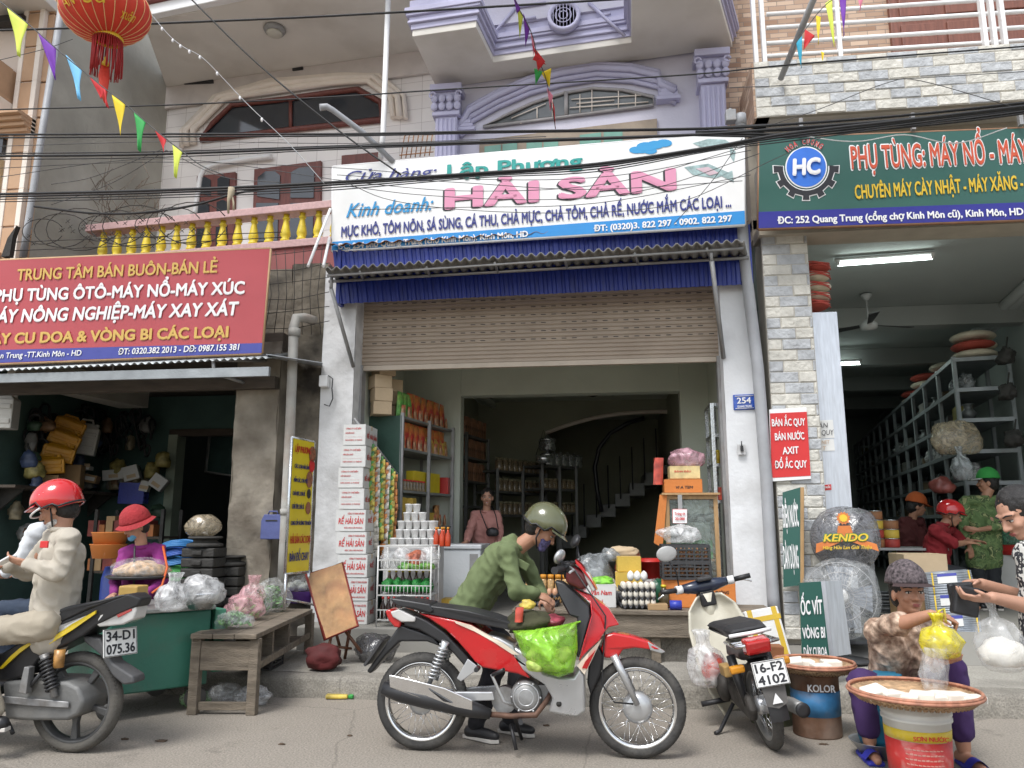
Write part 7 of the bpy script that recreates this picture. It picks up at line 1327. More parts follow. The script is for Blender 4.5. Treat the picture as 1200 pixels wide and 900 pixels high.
yel_d = mat('yellow_decal', (.68, .50, .02), rough=.3, var=.05, coat=.4, bump=0); creamp = mat('cream_bike_paint', (.55, .52, .42), rough=.4, var=.08, coat=.3, dirt=(.35, .32, .25), dscale=5, damt=.35); grey_cvt = mat('dusty_grey_casing', (.17, .17, .165), rough=.65, metal=.3, var=.2, dirt=(.25, .23, .2), dscale=5, damt=.5)
RXm = Matrix.Rotation(pi/2, 3, 'X')
def wheel(root, x, r=.28, tw=.036, rim=chrome, spokes=36, alloy=None, drum=.08, tm=tyre_m, hubm=alu):
 c = (x, 0, r); wp = part('wheel', MB().lathe([(.02, -.055), (drum*.6, -.05), (drum, -.035), (drum, .035), (drum*.6, .05), (.02, .055)], c, 28, R=RXm), hubm, root, w=0)
 pr = [(r-.066, -tw*.5), (r-.05, -tw*.92), (r-.03, -tw), (r-.012, -tw*.75), (r-.002, -tw*.35), (r, 0), (r-.002, tw*.35), (r-.012, tw*.75), (r-.03, tw), (r-.05, tw*.92), (r-.066, tw*.5)]
 m = MB(); m.lathe(pr, c, 64, R=RXm, caps=False)
 for k in range(72):
  a = 2*pi*k/72
  for s_ in (-1, 1): R = Matrix.Rotation(-a, 3, 'Y'); m.add([V(c)+R@V(q) for q in ((r-.004, s_*.004, -.001), (r+.002, s_*.006, .004), (r-.010, s_*tw*.8, .013), (r-.014, s_*tw*.8, .007))], [(0, 1, 2, 3)])
 part('tyre', m, tm, wp, w=0); m = MB(); m.lathe([(r-.068, -tw*.72), (r-.058, -tw*.8), (r-.05, -tw*.7), (r-.066, -tw*.4), (r-.07, 0), (r-.066, tw*.4), (r-.05, tw*.7), (r-.058, tw*.8), (r-.068, tw*.72), (r-.080, tw*.3), (r-.080, -tw*.3), (r-.068, -tw*.72)], c, 56, R=RXm); part('rim', m, rim, wp, w=0)
 if alloy:
  m = MB()
  for k in range(5):
   R = Matrix.Rotation(2*pi*k/5+.35, 3, 'Y'); m.prism([V(c)+R@V(q) for q in ((.04, -.02, -.03), (.12, -.018, -.014), (r-.07, -.018, -.022), (r-.07, -.018, .022), (.12, -.018, .014), (.04, -.02, .03))], R@V((0, .036, 0)))
  part('spokes', m, alloy, wp, w=0, bev=.004)
 else:
  m = MB()
  for k in range(spokes):
   a = 2*pi*k/spokes; s_ = 1 if k % 2 else -1; b = a+(.45 if (k//2) % 2 else -.45); m.tube([(x+drum*.9*cos(a), s_*.03, r+drum*.9*sin(a)), (x+(r-.072)*cos(b), s_*.006, r+(r-.072)*sin(b))], .0018, 4)
  part('spokes', m, chrome, wp, w=0)
 return wp
class Bike:
 """root axes: x forward, y left, z up; t(px, py, d) traces a pixel at lateral offset d towards the camera's side"""
 def __init__(b, root, org, rz, Yb, side): b.root, b.M, b.Yb, b.side = root, Matrix.Translation(V(org)) @ Matrix.Rotation(rz, 4, 'Z'), Yb, side; b.I = b.M.inverted()
 def t(b, px, py, d=.1): q = b.I @ at(px, py, b.Yb-d); return V((q.x, 0, q.z))
 def slab(b, name, pts, w, m_, par=None, d=None, bev=.012, one=False, lift=0):
  d = (w if not isinstance(w, (list, tuple)) else max(w)) if d is None else d; P_ = [b.t(x, y, d) for x, y in pts]; n = len(P_); ws = w if isinstance(w, (list, tuple)) else [w]*n; s = b.side; m = MB()
  if one: A_ = [p+V((0, s*(ws[i]+lift), 0)) for i, p in enumerate(P_)]; B_ = [p+V((0, s*(ws[i]+lift-.012), 0)) for i, p in enumerate(P_)]
  else: A_ = [p+V((0, s*ws[i], 0)) for i, p in enumerate(P_)]; B_ = [p-V((0, s*ws[i], 0)) for i, p in enumerate(P_)]
  m.add(A_+B_, [tuple(range(n)), tuple(reversed(range(n, 2*n)))]+[(i, n+i, n+(i+1) % n, (i+1) % n) for i in range(n)], 0, False); o = part(name, m, m_, par or b.root, w=0)
  if bev: bv = bevel(o, bev).modifiers[0]; bv.segments = 3; o.data.polygons.foreach_set('use_smooth', [True]*len(o.data.polygons)); o.data.set_sharp_from_angle(angle=radians(50))
  return o
 def tube(b, name, pts, r, m_, par=None, n=10): return part(name, MB().tube([(b.t(x, y, abs(d)) if True else 0)+V((0, b.side*d, 0)) for x, y, d in pts], r, n), m_, par or b.root, w=0)
def plate(b_root, c, n_, w_, h_, l1, l2, R=None):
 """number plate, upright axes ux, uz"""
 n_ = V(n_).normalized(); ux = V((0, 0, 1)).cross(n_).normalized(); uz = n_.cross(ux)
 p = part('number_plate', MB().prism([V(c)+ux*x+uz*z for x, z in ((-w_, -h_), (w_, -h_), (w_, h_), (-w_, h_))], -n_*.006), mat('plate_white', (.72, .72, .70), rough=.4, var=.05), b_root, .002, w=0)
 for tx, z0 in ((l1, h_*.12), (l2, -h_*.82)): part('plate_lettering', text_on(tx, V(c)+ux*(-w_*.84)+uz*z0, V(c)+ux*(w_*.84)+uz*z0, h_*.7, up=uz, out=n_, bold=.025), black_i, p, w=0)
 m = MB(); m.tube([V(c)+n_*.002+ux*x+uz*z for x, z in ((-w_*.95, -h_*.95), (w_*.95, -h_*.95), (w_*.95, h_*.95), (-w_*.95, h_*.95))], .002, 4, closed=True); part('plate_border', m, black_i, p, w=0)
def spring(p0, p1, r, turns=9):
 p0, p1 = V(p0), V(p1); d = (p1-p0); u = d.normalized().orthogonal().normalized(); q = d.normalized().cross(u); return MB().tube([p0+d*(i/(turns*10))+(u*cos(2*pi*i/10)+q*sin(2*pi*i/10))*r for i in range(turns*10+1)], r*.24, 5)
RY_ = 4.80; xr_, xf_ = at(495, 822, RY_).x, at(747, 826, RY_).x; org = V(((xr_+xf_)/2, RY_, 0)); hb = (xf_-xr_)/2
r1 = thing('red_motorbike', 'shiny red and silver step-through motorbike parked in front of the seafood shop', 'motorbike', org); B1 = Bike(r1, org, 0, RY_, -1)
wheel(r1, -hb, drum=.075); wheel(r1, hb, drum=.085)
S = B1.slab
st = S('seat', [(458, 704), (466, 706), (504, 710), (527, 713), (548, 716), (578, 724), (602, 732), (606, 737), (599, 740), (567, 733), (525, 725), (504, 721), (472, 713)], [.05, .07, .1, .11, .12, .12, .08, .08, .09, .11, .11, .1, .07], seat_m, bev=.02)
S('grab_rail', [(457, 703), (460, 701), (480, 704), (504, 708), (508, 716), (504, 719), (484, 713), (466, 711)], .105, blackp, bev=.01)
S('side_panel', [(487, 720), (505, 722), (531, 727), (552, 733), (569, 745), (585, 755), (599, 764), (610, 780), (621, 797), (605, 791), (565, 783), (556, 776), (548, 766), (535, 752), (521, 739), (500, 726)], [.07, .09, .115, .125, .13, .125, .12, .11, .1, .1, .115, .12, .12, .11, .1, .08], bikered, bev=.014)
S('stripe', [(531, 727.5), (552, 733), (572, 744), (590, 754), (608, 768), (600, 767), (578, 752), (556, 740), (534, 731)], [.116, .127, .132, .13, .12, .122, .131, .128, .117], MATS['pale_print'] if False else mat('pale_bike_decal', (.72, .62, .5), rough=.3, var=.2, bump=0), one=True, bev=0, lift=.002)
S('side_cover', [(569, 744), (585, 748), (602, 757), (606, 772), (620, 776), (637, 793), (628, 797), (612, 786), (600, 770), (586, 758)], [.10, .105, .11, .11, .1, .1, .1, .105, .11, .11], alu, bev=.01)
S('tail_cover', [(470, 722), (487, 721), (500, 727), (521, 741), (548, 769), (556, 785), (545, 782), (531, 766), (514, 752), (490, 738), (474, 734)], .075, blackp)
S('rear_fender', [(468, 732), (485, 738), (508, 746), (516, 758), (500, 752), (468, 752), (452, 768), (434, 790), (429, 787), (446, 764), (460, 744)], .055, blackp); part('plate_holder', MB().prism([B1.t(x, y, .0)+V((0, -.09, 0)) for x, y in ((431, 776), (451, 747), (453, 749), (433, 778))], (0, .18, 0)), dark_pl, r1, w=0)
tl_ = S('tail_light', [(451, 716), (456, 714), (472, 722), (468, 736), (462, 735), (455, 727)], .075, lens_r, bev=.01); S('indicator', [(457, 717), (468, 714), (487, 724), (486, 729), (470, 729), (460, 723)], .09, lens_c, tl_, bev=.008)
S('leg_cover', [(600, 760), (612, 766), (624, 773), (637, 790), (655, 794), (672, 794), (679, 782), (684, 793), (685.5, 836), (676, 843), (655, 840), (642, 836), (647, 819), (637, 804), (600, 781)], [.09, .10, .11, .13, .15, .16, .165, .165, .14, .12, .13, .14, .15, .13, .1], alu, bev=.015)
part('bolt', MB().lathe([(.001, .0), (.014, 0), (.016, .008), (.001, .012)], B1.t(655, 825, .15)+V((0, -.142, 0)), 12, R=Matrix.Rotation(pi/2, 3, 'X')), iron, r1, w=0)
S('leg_shield', [(671, 692), (693, 701), (713, 716), (726, 736), (713, 738), (705, 748), (703, 752), (690, 762), (682, 770), (678, 776), (684, 752), (693, 722), (691, 708)], [.05, .05, .05, .04, .07, .09, .11, .16, .18, .18, .17, .13, .08], bikered, bev=.014)
S('shield_stripe', [(705, 751), (690, 765), (676, 780), (685, 791), (693, 776)], [.115, .16, .185, .175, .14], mat('pale_bike_decal', (0, 0, 0)), one=True, bev=0, lift=.003); S('shield_stripe', [(698, 763), (686, 775), (682, 783), (688, 784)], [.14, .175, .184, .165], bikered, one=True, bev=0, lift=.007)
S('inner_shield', [(648, 682), (658, 684), (671, 694), (690, 712), (692, 724), (684, 750), (678, 772), (670, 762), (676, 726), (666, 724), (659, 712), (652, 697)], [.06, .06, .07, .09, .11, .15, .17, .14, .1, .07, .06, .05], blackp, bev=.012)
S('under_cover', [(700, 755), (708, 770), (704, 790), (692, 815), (688, 800), (690, 775)], .06, blackp);
part('front_fender', MB(), bikered, r1) if False else None
S('front_fender', [(709, 745), (719, 742), (740, 746), (759, 752), (775, 763), (762, 762), (745, 760), (730, 762), (724, 772), (708, 771), (704, 760)], [.06, .055, .05, .045, .03, .045, .05, .05, .06, .07, .07], bikered, bev=.012); S('fender_tip', [(759, 752), (780, 765), (776, 767), (762, 762)], [.046, .015, .015, .046], alu, bev=.004)
for s_ in (1, -1): B1.tube('fork_leg', [(719, 768, .085*s_), (730, 790, .085*s_), (747, 826, .075*s_)], [.022, .022, .017], alu)
S('handlebar_cowl', [(658, 664), (668, 661), (684, 672), (690, 688), (681, 692), (664, 684)], [.09, .1, .09, .08, .09, .09], mat('dark_red_cowl', (.10, .01, .012), rough=.3, coat=.4), bev=.02); S('headlight', [(680, 664), (691, 673), (699, 692), (694, 694), (684, 676)], .075, lens_c, bev=.01)
S('headlight_band', [(674, 656), (681, 662), (696, 684), (700, 693), (690, 678), (675, 661)], .09, bikered, bev=.006)
hbP = B1.t(659, 667, .2); part('handlebar', MB().tube([hbP+V((.06, 0, .02)), hbP+V((.04, -.18, .02)), hbP+V((-.02, -.30, 0))], .012, 8).tube([hbP+V((.06, 0, .02)), hbP+V((.04, .18, .02)), hbP+V((-.02, .30, 0))], .012, 8), blackm, r1, w=0)
for s_ in (-1, 1): part('grip', MB().tube([hbP+V((.01, s_*.22, .01)), hbP+V((-.03, s_*.33, 0)), hbP+V((-.035, s_*.345, 0))], [.019, .019, .022], 12), blackm, r1, w=0); part('lever', MB().tube([hbP+V((.04, s_*.2, .015)), hbP+V((.07, s_*.26, .0)), hbP+V((.05, s_*.34, -.01))], .007, 6), alu, r1, w=0)
part('switch_box', MB().box(hbP+V((.02, -.18, .01)), (.05, .06, .06)), blackm, r1, .01, w=0)
for s_, px, py in ((-1, 656, 652), (1, 674, 634)):
 c = B1.t(px, py, .22 if s_ < 0 else -.2)+V((0, s_*.24, 0)); mi_ = part('mirror', MB().ell(c, (.024, .06, .045), R=Matrix.Rotation(.5, 3, 'Y')@Matrix.Rotation(.25*s_, 3, 'Z')), blackp if s_ > 0 else alu, r1, w=0); part('mirror_stem', MB().tube([c, c+V((.03, -s_*.02, -.12)), hbP+V((.02, s_*.2, .02))], .006, 6), blackm, mi_, w=0)
cr = part('engine', MB().lathe([(.001, -.115), (.05, -.115), (.085, -.10), (.095, -.075), (.095, .09), (.001, .1)], B1.t(616, 818, .1), 28, R=Matrix.Rotation(-pi/2, 3, 'X')).lathe([(.07, -.05), (.075, .05)], B1.t(590, 822, .08), 20, R=RXm).box(B1.t(640, 812, .0), (.16, .12, .11)), engine_m, r1, w=0)
m = MB(); e_ = B1.t(616, 818, .12)
for q in (.045, .075): m.tube([e_+V((q*cos(a*pi/12), -.112 if q < .06 else -.104, q*sin(a*pi/12))) for a in range(24)], .005, 5, closed=True)
for k in range(6): a = k*pi/3; m.lathe([(.001, 0), (.007, 0), (.007, .008), (.001, .01)], e_+V((.085*cos(a), -.10, .085*sin(a))), 8, R=Matrix.Rotation(pi/2, 3, 'X'))
part('engine_cover', m, alu, cr, w=0)
ex = B1.tube('exhaust', [(449, 806, .13), (470, 812, .13), (500, 819, .13), (553, 831, .12), (575, 837, .11)], [.04, .052, .054, .048, .028], blackp); B1.tube('exhaust_pipe', [(573, 837, .11), (600, 839, .11), (628, 838, .11), (640, 822, .1), (646, 812, .08)], .016, rust_p, ex)
S('heat_shield', [(455, 791), (480, 796), (520, 806), (553, 821), (553, 834), (530, 831), (490, 818), (456, 806)], [.17, .18, .182, .17, .165, .172, .18, .175], chrome, ex, one=True, bev=.006); S('heat_shield_slot', [(502, 807), (515, 815), (530, 824), (520, 822)], [.183, .183, .178, .18], blackp, ex, one=True, bev=0, lift=.006)
part('swing_arm', MB().prism([B1.t(x, y, .09)+V((0, -.11, 0)) for x, y in ((495, 817), (535, 810), (578, 810), (580, 820), (535, 822), (495, 827))], (0, .03, 0)).prism([B1.t(x, y, .09)+V((0, .08, 0)) for x, y in ((495, 817), (578, 810), (580, 820), (495, 827))], (0, .03, 0)), alu, r1, .006, w=0)
for s_ in (1, -1):
 p0, p1 = B1.t(522, 752, .12), B1.t(501, 806, .12); p0.y = p1.y = -s_*.115; sh = part('shock_absorber', MB().tube([p0, p0.lerp(p1, .25), p1], [.026, .012, .014], 10), alu, r1, w=0); part('spring', spring(p0.lerp(p1, .08), p0.lerp(p1, .78), .026), alu, sh, w=0)
S('foot_peg_bracket', [(548, 772), (556, 778), (562, 783), (540, 799), (535, 795)], .12, alu, one=True, bev=.004); part('passenger_peg', MB().tube([B1.t(560, 783, .14)+V((0, -.12, 0)), B1.t(560, 783, .14)+V((0, -.20, 0))], .014, 8), blackp, r1, w=0)
B1.tube('kick_lever', [(600, 826, .13), (590, 822, .15), (577, 792, .16), (576, 790, .16)], .009, alu); part('kick_pedal', MB().tube([B1.t(577, 791, .16)+V((0, -.16, 0)), B1.t(591, 784, .2)+V((0, -.22, 0))], .011, 8), blackp, r1, w=0)
part('foot_bar', MB().tube([B1.t(610, 843, .1)+V((0, -.12, 0)), B1.t(612, 843, .2)+V((0, -.27, .0))], .014, 8).tube([B1.t(610, 843, .1)+V((0, .12, 0)), B1.t(612, 843, .2)+V((0, .27, .0))], .014, 8), blackp, r1, w=0); part('side_stand', MB().tube([B1.t(600, 842, 0)+V((0, .08, 0)), V((B1.t(605, 842, 0).x, .28, .01))], .011, 8), blackm, r1, w=0); part('centre_stand', MB().tube([B1.t(600, 845, 0)+V((0, -.06, 0)), B1.t(606, 876, .05)+V((0, -.1, 0))], .011, 8), blackm, r1, w=0)
part('cable', MB().tube([hbP+V((.06, -.1, 0)), B1.t(700, 720, 0)+V((.05, -.08, 0)), B1.t(705, 800, .05)+V((0, -.08, 0)), B1.t(720, 822, .06)+V((0, -.08, 0)), B1.t(742, 826, .08)+V((0, -.06, 0))], .005, 6), blackm, r1, w=0)
part('rear_hugger', MB().lathe([(.295, -.03), (.3, 0), (.295, .03)], (-hb, 0, .28), 40, R=RXm), blackp, r1, w=0) if False else None
gf = node_mat('green_carrier_film', clear_build((.28, .60, .04), .95)); Y_g = RY_-.19
t = thing('green_carrier_bag', 'bright green plastic carrier bag full of goods on the red motorbike step', 'bag', at(640, 794, Y_g)); gq = [(601, 739), (625, 738), (655, 735), (676, 728), (677, 760), (672, 788), (655, 794), (636, 788), (612, 768)]
P_ = [at(x, y, Y_g) for x, y in gq]; cen = sum(P_, V())/len(P_); m = MB()
def gb(u, v):
 a = u*len(P_); i = int(a) % len(P_); e = P_[i].lerp(P_[(i+1) % len(P_)], a-int(a)); return cen.lerp(e, v)
for s_ in (-1, 1):
 def gbs(u, v): p = gb(u % 1, 1-v); d = .10*sqrt(max(0, 1-(1-v)**2)); nz_ = .03*noise.noise(V((p.x*16+p.z*9, p.z*4, s_)))+.008*noise.noise(V((p.x*24, p.z*24, s_))); return p+V((0, s_*(d+nz_*min(1, v*3)), 0))
 m.grid(gbs, 72, 14)
part('film', m, gf, t); m = MB()
for k in range(6): m.merge(lump_mb(cen+V((-.08+.05*(k % 4), .02*(k % 2), -.09+.05*(k//3))), (.06, .07, .045), k, .25))
part('contents', m, mat('lime_goods', (.42, .55, .12), rough=.6, var=.5, scale=18), t)
m = MB(); A_, B_ = at(655, 735, Y_g), at(679, 729, Y_g+.08); m.tube([at(628, 739, Y_g), A_, B_, at(684, 716, Y_g+.15)], [.02, .018, .012, .006], 8, flat=.5); part('handle', m, gf, t)
Y_o = RY_-.02; single('olive_bag', 'olive green cloth bag lying on the motorbike seat', 'bag', lump_mb(at(622, 730, Y_o), (.14, .12, .075), 14, .35), mat('olive_cloth', (.045, .045, .02), rough=.9, var=.4, bump=.5, bscale=20)); single('red_packet', 'small clear and red packet standing on the seat', 'packet', pouch_mb(at(608, 729, Y_o-.1), .05, .085, .03, .3), mat('red_white_wrap', (.5, .1, .06))); single('onion_bag', 'bag of reddish onions by the red motorbike shield', 'bag', lump_mb(at(648, 728, Y_o), (.07, .08, .04), 19, .3), mat('onion_red', (.28, .05, .07), rough=.45, var=.6, scale=22)); single('yellow_packet', 'little white and yellow packet held at the olive bag', 'packet', lump_mb(at(618, 709, Y_o-.05), (.045, .03, .03), 23, .3), mat('yellow_white_pack', (.66, .5, .1)))
LY = 4.5; rw = at(91, 822, LY); org2 = V((rw.x-.62, LY, 0)); r2 = thing('black_motorbike', 'dusty black motorbike with a yellow stripe carrying the helmeted rider', 'motorbike', org2, pi); B2 = Bike(r2, org2, pi, LY, 1); S2 = B2.slab
dark_alloy = mat('dusty_dark_alloy', (.09, .09, .09), rough=.5, metal=.4, var=.3)
wheel(r2, -.62, r=.285, tw=.046, rim=dark_alloy, alloy=dark_alloy, drum=.06, tm=dusty_tyre, hubm=engine_m); wheel(r2, .62, r=.28, tw=.04, rim=dark_alloy, alloy=dark_alloy, drum=.06, tm=dusty_tyre, hubm=engine_m)
S2('seat', [(-20, 745), (8, 738), (40, 724), (80, 710), (112, 704), (135, 698), (145, 698), (120, 708), (101, 714), (60, 734), (24, 749), (-18, 758)], [.12, .13, .14, .13, .12, .1, .09, .1, .12, .13, .13, .12], seat_m, bev=.02)
S2('tail_cowl', [(101, 713), (125, 704), (144, 697), (156, 703), (153, 712), (130, 722), (107, 735), (92, 746), (67, 760), (45, 770), (27, 793), (0, 800), (-25, 800), (-20, 770), (0, 766), (24, 752), (64, 732)], [.11, .10, .09, .06, .06, .09, .1, .1, .11, .12, .12, .12, .12, .13, .13, .14, .13], blackp, bev=.012)
S2('silver_panel', [(50, 742), (70, 733), (98, 722), (96, 726), (70, 740), (56, 746), (44, 750)], [.138, .132, .115, .115, .13, .138, .14], alu, one=True, bev=0, lift=.004)
S2('yellow_stripe', [(-2, 784), (12, 769), (24, 759), (43, 748), (56, 751), (82, 732), (109, 716), (108, 720), (84, 738), (58, 755), (41, 752), (22, 766), (2, 784)], [.135, .137, .14, .142, .138, .128, .112, .112, .128, .139, .143, .14, .136], yel_d, one=True, bev=0, lift=.006)
tl2 = S2('tail_light', [(111, 731), (117, 721), (139, 708), (154, 704), (155, 716), (152, 727), (140, 733), (116, 735)], [.1, .1, .08, .06, .06, .06, .07, .1], lens_c, bev=.01); S2('brake_lens', [(134, 714), (150, 707), (152, 716), (138, 724)], [.088, .064, .064, .085], lens_r, tl2, one=True, bev=.003, lift=.003)
S2('mudguard', [(96, 745), (117, 748), (131, 777), (156, 793), (157, 801), (144, 803), (131, 792), (117, 768), (98, 752)], .06, mat('dusty_black_plastic', (.07, .07, .072), rough=.6, var=.25)); plate(r2, B2.t(136, 752, .0)+V((-.03, 0.0, 0)), (-1, .5, .22), .105, .08, '34-D1', '075.36')
S2('engine_casing', [(2, 799), (30, 797), (78, 799), (92, 806), (98, 823), (92, 838), (78, 845), (30, 845), (5, 843)], .13, grey_cvt, d=.13, bev=.02); S2('casing_bar', [(4, 815), (40, 818), (82, 822), (82, 829), (40, 827), (4, 823)], .135, engine_m, one=True, bev=.004, lift=.014)
p0, p1 = B2.t(55, 766, .13), B2.t(67, 816, .13); p0.y = p1.y = .15; sh = part('shock_absorber', MB().tube([p0, p0.lerp(p1, .3), p1], [.03, .014, .02], 10), engine_m, r2, w=0); part('spring', spring(p0.lerp(p1, .1), p0.lerp(p1, .85), .034), blackp, sh, w=0); m = MB(); c = B2.t(68, 772, .14)+V((0, .13, 0)); m.tube([c+V((0, 0, -.05)), c+V((0, 0, .05))], .03, 14); part('gas_canister', m, mat('orange_label', (.5, .26, .08), rough=.35, var=.5, scale=18), sh, w=0)
part('kick_lever', MB().tube([B2.t(30, 811, .15)+V((0, .15, 0)), B2.t(45, 790, .2)+V((0, .18, 0))], .012, 8), blackp, r2, w=0); part('foot_peg', MB().prism([B2.t(x, y, .16)+V((0, .15, 0)) for x, y in ((27, 810), (34, 780), (40, 781), (36, 812))], (0, .05, 0)), engine_m, r2, .004, w=0); part('stand', MB().tube([B2.t(10, 848, .1)+V((0, .1, 0)), B2.t(18, 858, .12)+V((0, .14, 0))], .012, 8), blackp, r2, w=0); part('exhaust', MB().tube([(-.75, -.15, .3), (-.3, -.16, .24), (.1, -.1, .2)], [.055, .05, .025], 12), blackp, r2, w=0)
part('front_body', MB().prism([(.2, -.14, .35), (.45, -.12, .5), (.52, -.1, .95), (.4, -.1, 1.0), (.28, -.13, .62), (.05, -.14, .42)], (0, .28, 0)), blackp, r2, .02, w=0); part('handlebar', MB().tube([(.38, -.33, 1.0), (.45, 0, .98), (.38, .33, 1.0)], .014, 8), blackm, r2, w=0); part('fork_leg', MB().tube([(.62, .07, .28), (.48, .06, .75)], .022, 8), blackp, r2, w=0); part('floor_board', MB().bx(-.1, .3, -.15, .15, .3, .36), blackp, r2, .02, w=0)
th = radians(8); lean = radians(-10.5); org3 = V((.93, 5.1, 0)); R3 = Matrix.Rotation(pi/2+th, 3, 'Z') @ Matrix.Rotation(lean, 3, 'X'); r3 = thing('cream_moped', 'old cream and dark blue moped seen from behind, leaning on its stand', 'motorbike', org3, R=R3)
W3 = lambda name, m, mm, par=None, bev=0: part(name, m, mm, par or r3, bev, w=0)
wheel(r3, 0, r=.255, tw=.032, drum=.055, tm=dusty_tyre, rim=mat('dull_rim', (.3, .3, .29), rough=.5, metal=.6)); wheel(r3, 1.12, r=.255, tw=.03, drum=.055, tm=dusty_tyre, rim=MATS['dull_rim'])
navy_b = mat('navy_bike_paint', (.012, .02, .045), rough=.3, coat=.5, var=.1, bump=0)
def shield(s_):
 m = MB(); prof = [(.59, .10, .13), (.62, .25, .19), (.68, .43, .22), (.77, .63, .21), (.82, .76, .17), (.84, .84, .09)]
 m.grid(lambda u, v: (lambda i, f: V((prof[i][0]*(1-f)+prof[i+1][0]*f-.16*abs(2*u-1)**2*(.6), (2*u-1)*(prof[i][2]*(1-f)+prof[i+1][2]*f), prof[i][1]*(1-f)+prof[i+1][1]*f)))(min(4, int(v*5)), v*5-min(4, int(v*5))), 18, 20); return m
thick(W3('leg_shield', shield(1), creamp), .012); W3('steering_column', MB().tube([(.88, 0, .55), (.80, 0, .86)], [.06, .045], 12), creamp)
hz_ = .90; W3('handlebar_cover', MB().tube([(.80, -.17, hz_+.01), (.83, -.08, hz_+.0), (.84, 0, hz_), (.83, .08, hz_), (.80, .17, hz_+.01)], [.028, .045, .055, .045, .028], 14), navy_b); W3('speedometer', MB().box((.79, 0, hz_+.055), (.07, .11, .03)), dark_pl, bev=.01); W3('column_cover', MB().box((.81, 0, hz_-.09), (.08, .11, .1)), blackp, bev=.015)
for s_ in (-1, 1): W3('switch_clamp', MB().tube([(.80, s_*.17, hz_+.01), (.79, s_*.215, hz_+.01)], .03, 12), steel_w); W3('grip', MB().tube([(.79, s_*.215, hz_+.01), (.76, s_*.33, hz_+.02)], .018, 12), blackm); W3('lever', MB().tube([(.82, s_*.2, hz_), (.84, s_*.3, hz_-.01), (.82, s_*.35, hz_-.03)], .006, 6), chrome)
mi_ = W3('mirror', MB().ell((.72, .24, hz_+.28), (.012, .075, .055), n=20), mat('mirror_back_grey', (.36, .36, .35), rough=.3)); W3('mirror_stem', MB().tube([(.72, .24, hz_+.24), (.76, .19, hz_+.14), (.79, .19, hz_+.02)], .006, 6), blackm, mi_)
W3('seat', MB().prism([(-.02, -.13, .66), (.1, -.13, .65), (.38, -.11, .66), (.42, -.08, .70), (.36, -.11, .725), (.06, -.13, .735), (-.06, -.12, .71)], (0, .24, 0)), seat_m, bev=.03); W3('seat_trim', MB().tube([(-.07, -.13, .69), (-.09, 0, .69), (-.07, .13, .69)], .012, 8), steel_w)
W3('rack', MB().tube([(.1, -.12, .63), (-.16, -.13, .64), (-.2, 0, .64), (-.16, .13, .64), (.1, .12, .63)], .011, 8).tube([(-.02, -.13, .635), (-.02, .13, .635)], .009, 6).tube([(-.1, -.13, .638), (-.1, .13, .638)], .009, 6), chrome); W3('rear_frame', MB().prism([(.35, -.07, .5), (.3, -.07, .62), (-.1, -.07, .62), (-.16, -.07, .56), (.02, -.07, .52)], (0, .14, 0)), blackp, bev=.02)
tl3 = W3('tail_light', MB().prism([(-.10, -.075, .575), (-.2, -.07, .585), (-.22, -.07, .665), (-.1, -.075, .675)], (0, .15, 0)), lens_r, bev=.015); W3('rear_fender', MB().grid(lambda u, v: V((-(.285+.012*sin(pi*v))*cos(-.1+1.7*u), -.055+.11*v, .255+(.285+.012*sin(pi*v))*sin(-.1+1.7*u))), 16, 6), blackp);
plate(r3, (-.30, .0, .495), (-1, .12, .22), .095, .07, '16-F2', '4102'); W3('mud_flap', MB().prism([(-.29, -.07, .43), (-.30, -.06, .32), (-.305, 0, .30), (-.30, .06, .32), (-.29, .07, .43)], (.006, 0, 0)), mat('grey_rubber', (.11, .105, .1))); W3('reflector_triangle', MB().prism([(-.312, -.03, .33), (-.308, 0, .385), (-.312, .03, .33)], (.004, 0, 0)), steel_w)
for s_ in (-1, 1):
 sh = W3('shock_absorber', MB().tube([(.08, s_*.11, .55), (.02, s_*.11, .42), (.0, s_*.10, .27)], [.028, .028, .016], 12), blackp)
W3('indicator', MB().box((-.08, .13, .5), (.05, .09, .045)), amber, bev=.012); W3('indicator', MB().box((-.08, -.15, .5), (.05, .09, .045)), amber, bev=.012)
W3('engine', MB().box((.42, 0, .3), (.28, .2, .17)).lathe([(.001, 0), (.09, 0), (.1, .03), (.08, .06), (.001, .065)], (.42, .09, .3), 20, R=Matrix.Rotation(-pi/2, 3, 'X')), mat('grimy_engine', (.06, .055, .05), rough=.7, metal=.4, var=.5, scale=14), bev=.03); W3('chain_case', MB().prism([(-.09, .06, .255), (-.05, .06, .33), (.3, .06, .36), (.36, .06, .3), (.3, .06, .22), (-.05, .06, .18)], (0, .05, 0)), MATS['grimy_engine'], bev=.02)
W3('exhaust', MB().tube([(.45, -.08, .22), (.2, -.14, .22), (-.05, -.15, .24), (-.24, -.15, .25)], [.018, .03, .042, .04], 14), mat('dull_exhaust_steel', (.35, .35, .34), rough=.4, metal=.7, var=.2)); W3('exhaust_tip', MB().lathe([(.022, 0), (.042, 0), (.042, .012), (.022, .012)], (-.243, -.15, .25), 16, R=Matrix.Rotation(-pi/2, 3, 'Y')), blackm)
W3('side_stand', MB().tube([(.36, .09, .2), (.33, .22, .06), (.3, .26, .06)], .013, 8), blackm); W3('foot_peg', MB().tube([(.48, .08, .2), (.48, .27, .2)], .018, 8), blackm); W3('side_bag_box', MB().box((.18, .13, .45), (.12, .06, .07)), mat('brown_tool_box', (.4, .25, .09), rough=.6), bev=.01)
hp = r3.matrix_basis if False else None
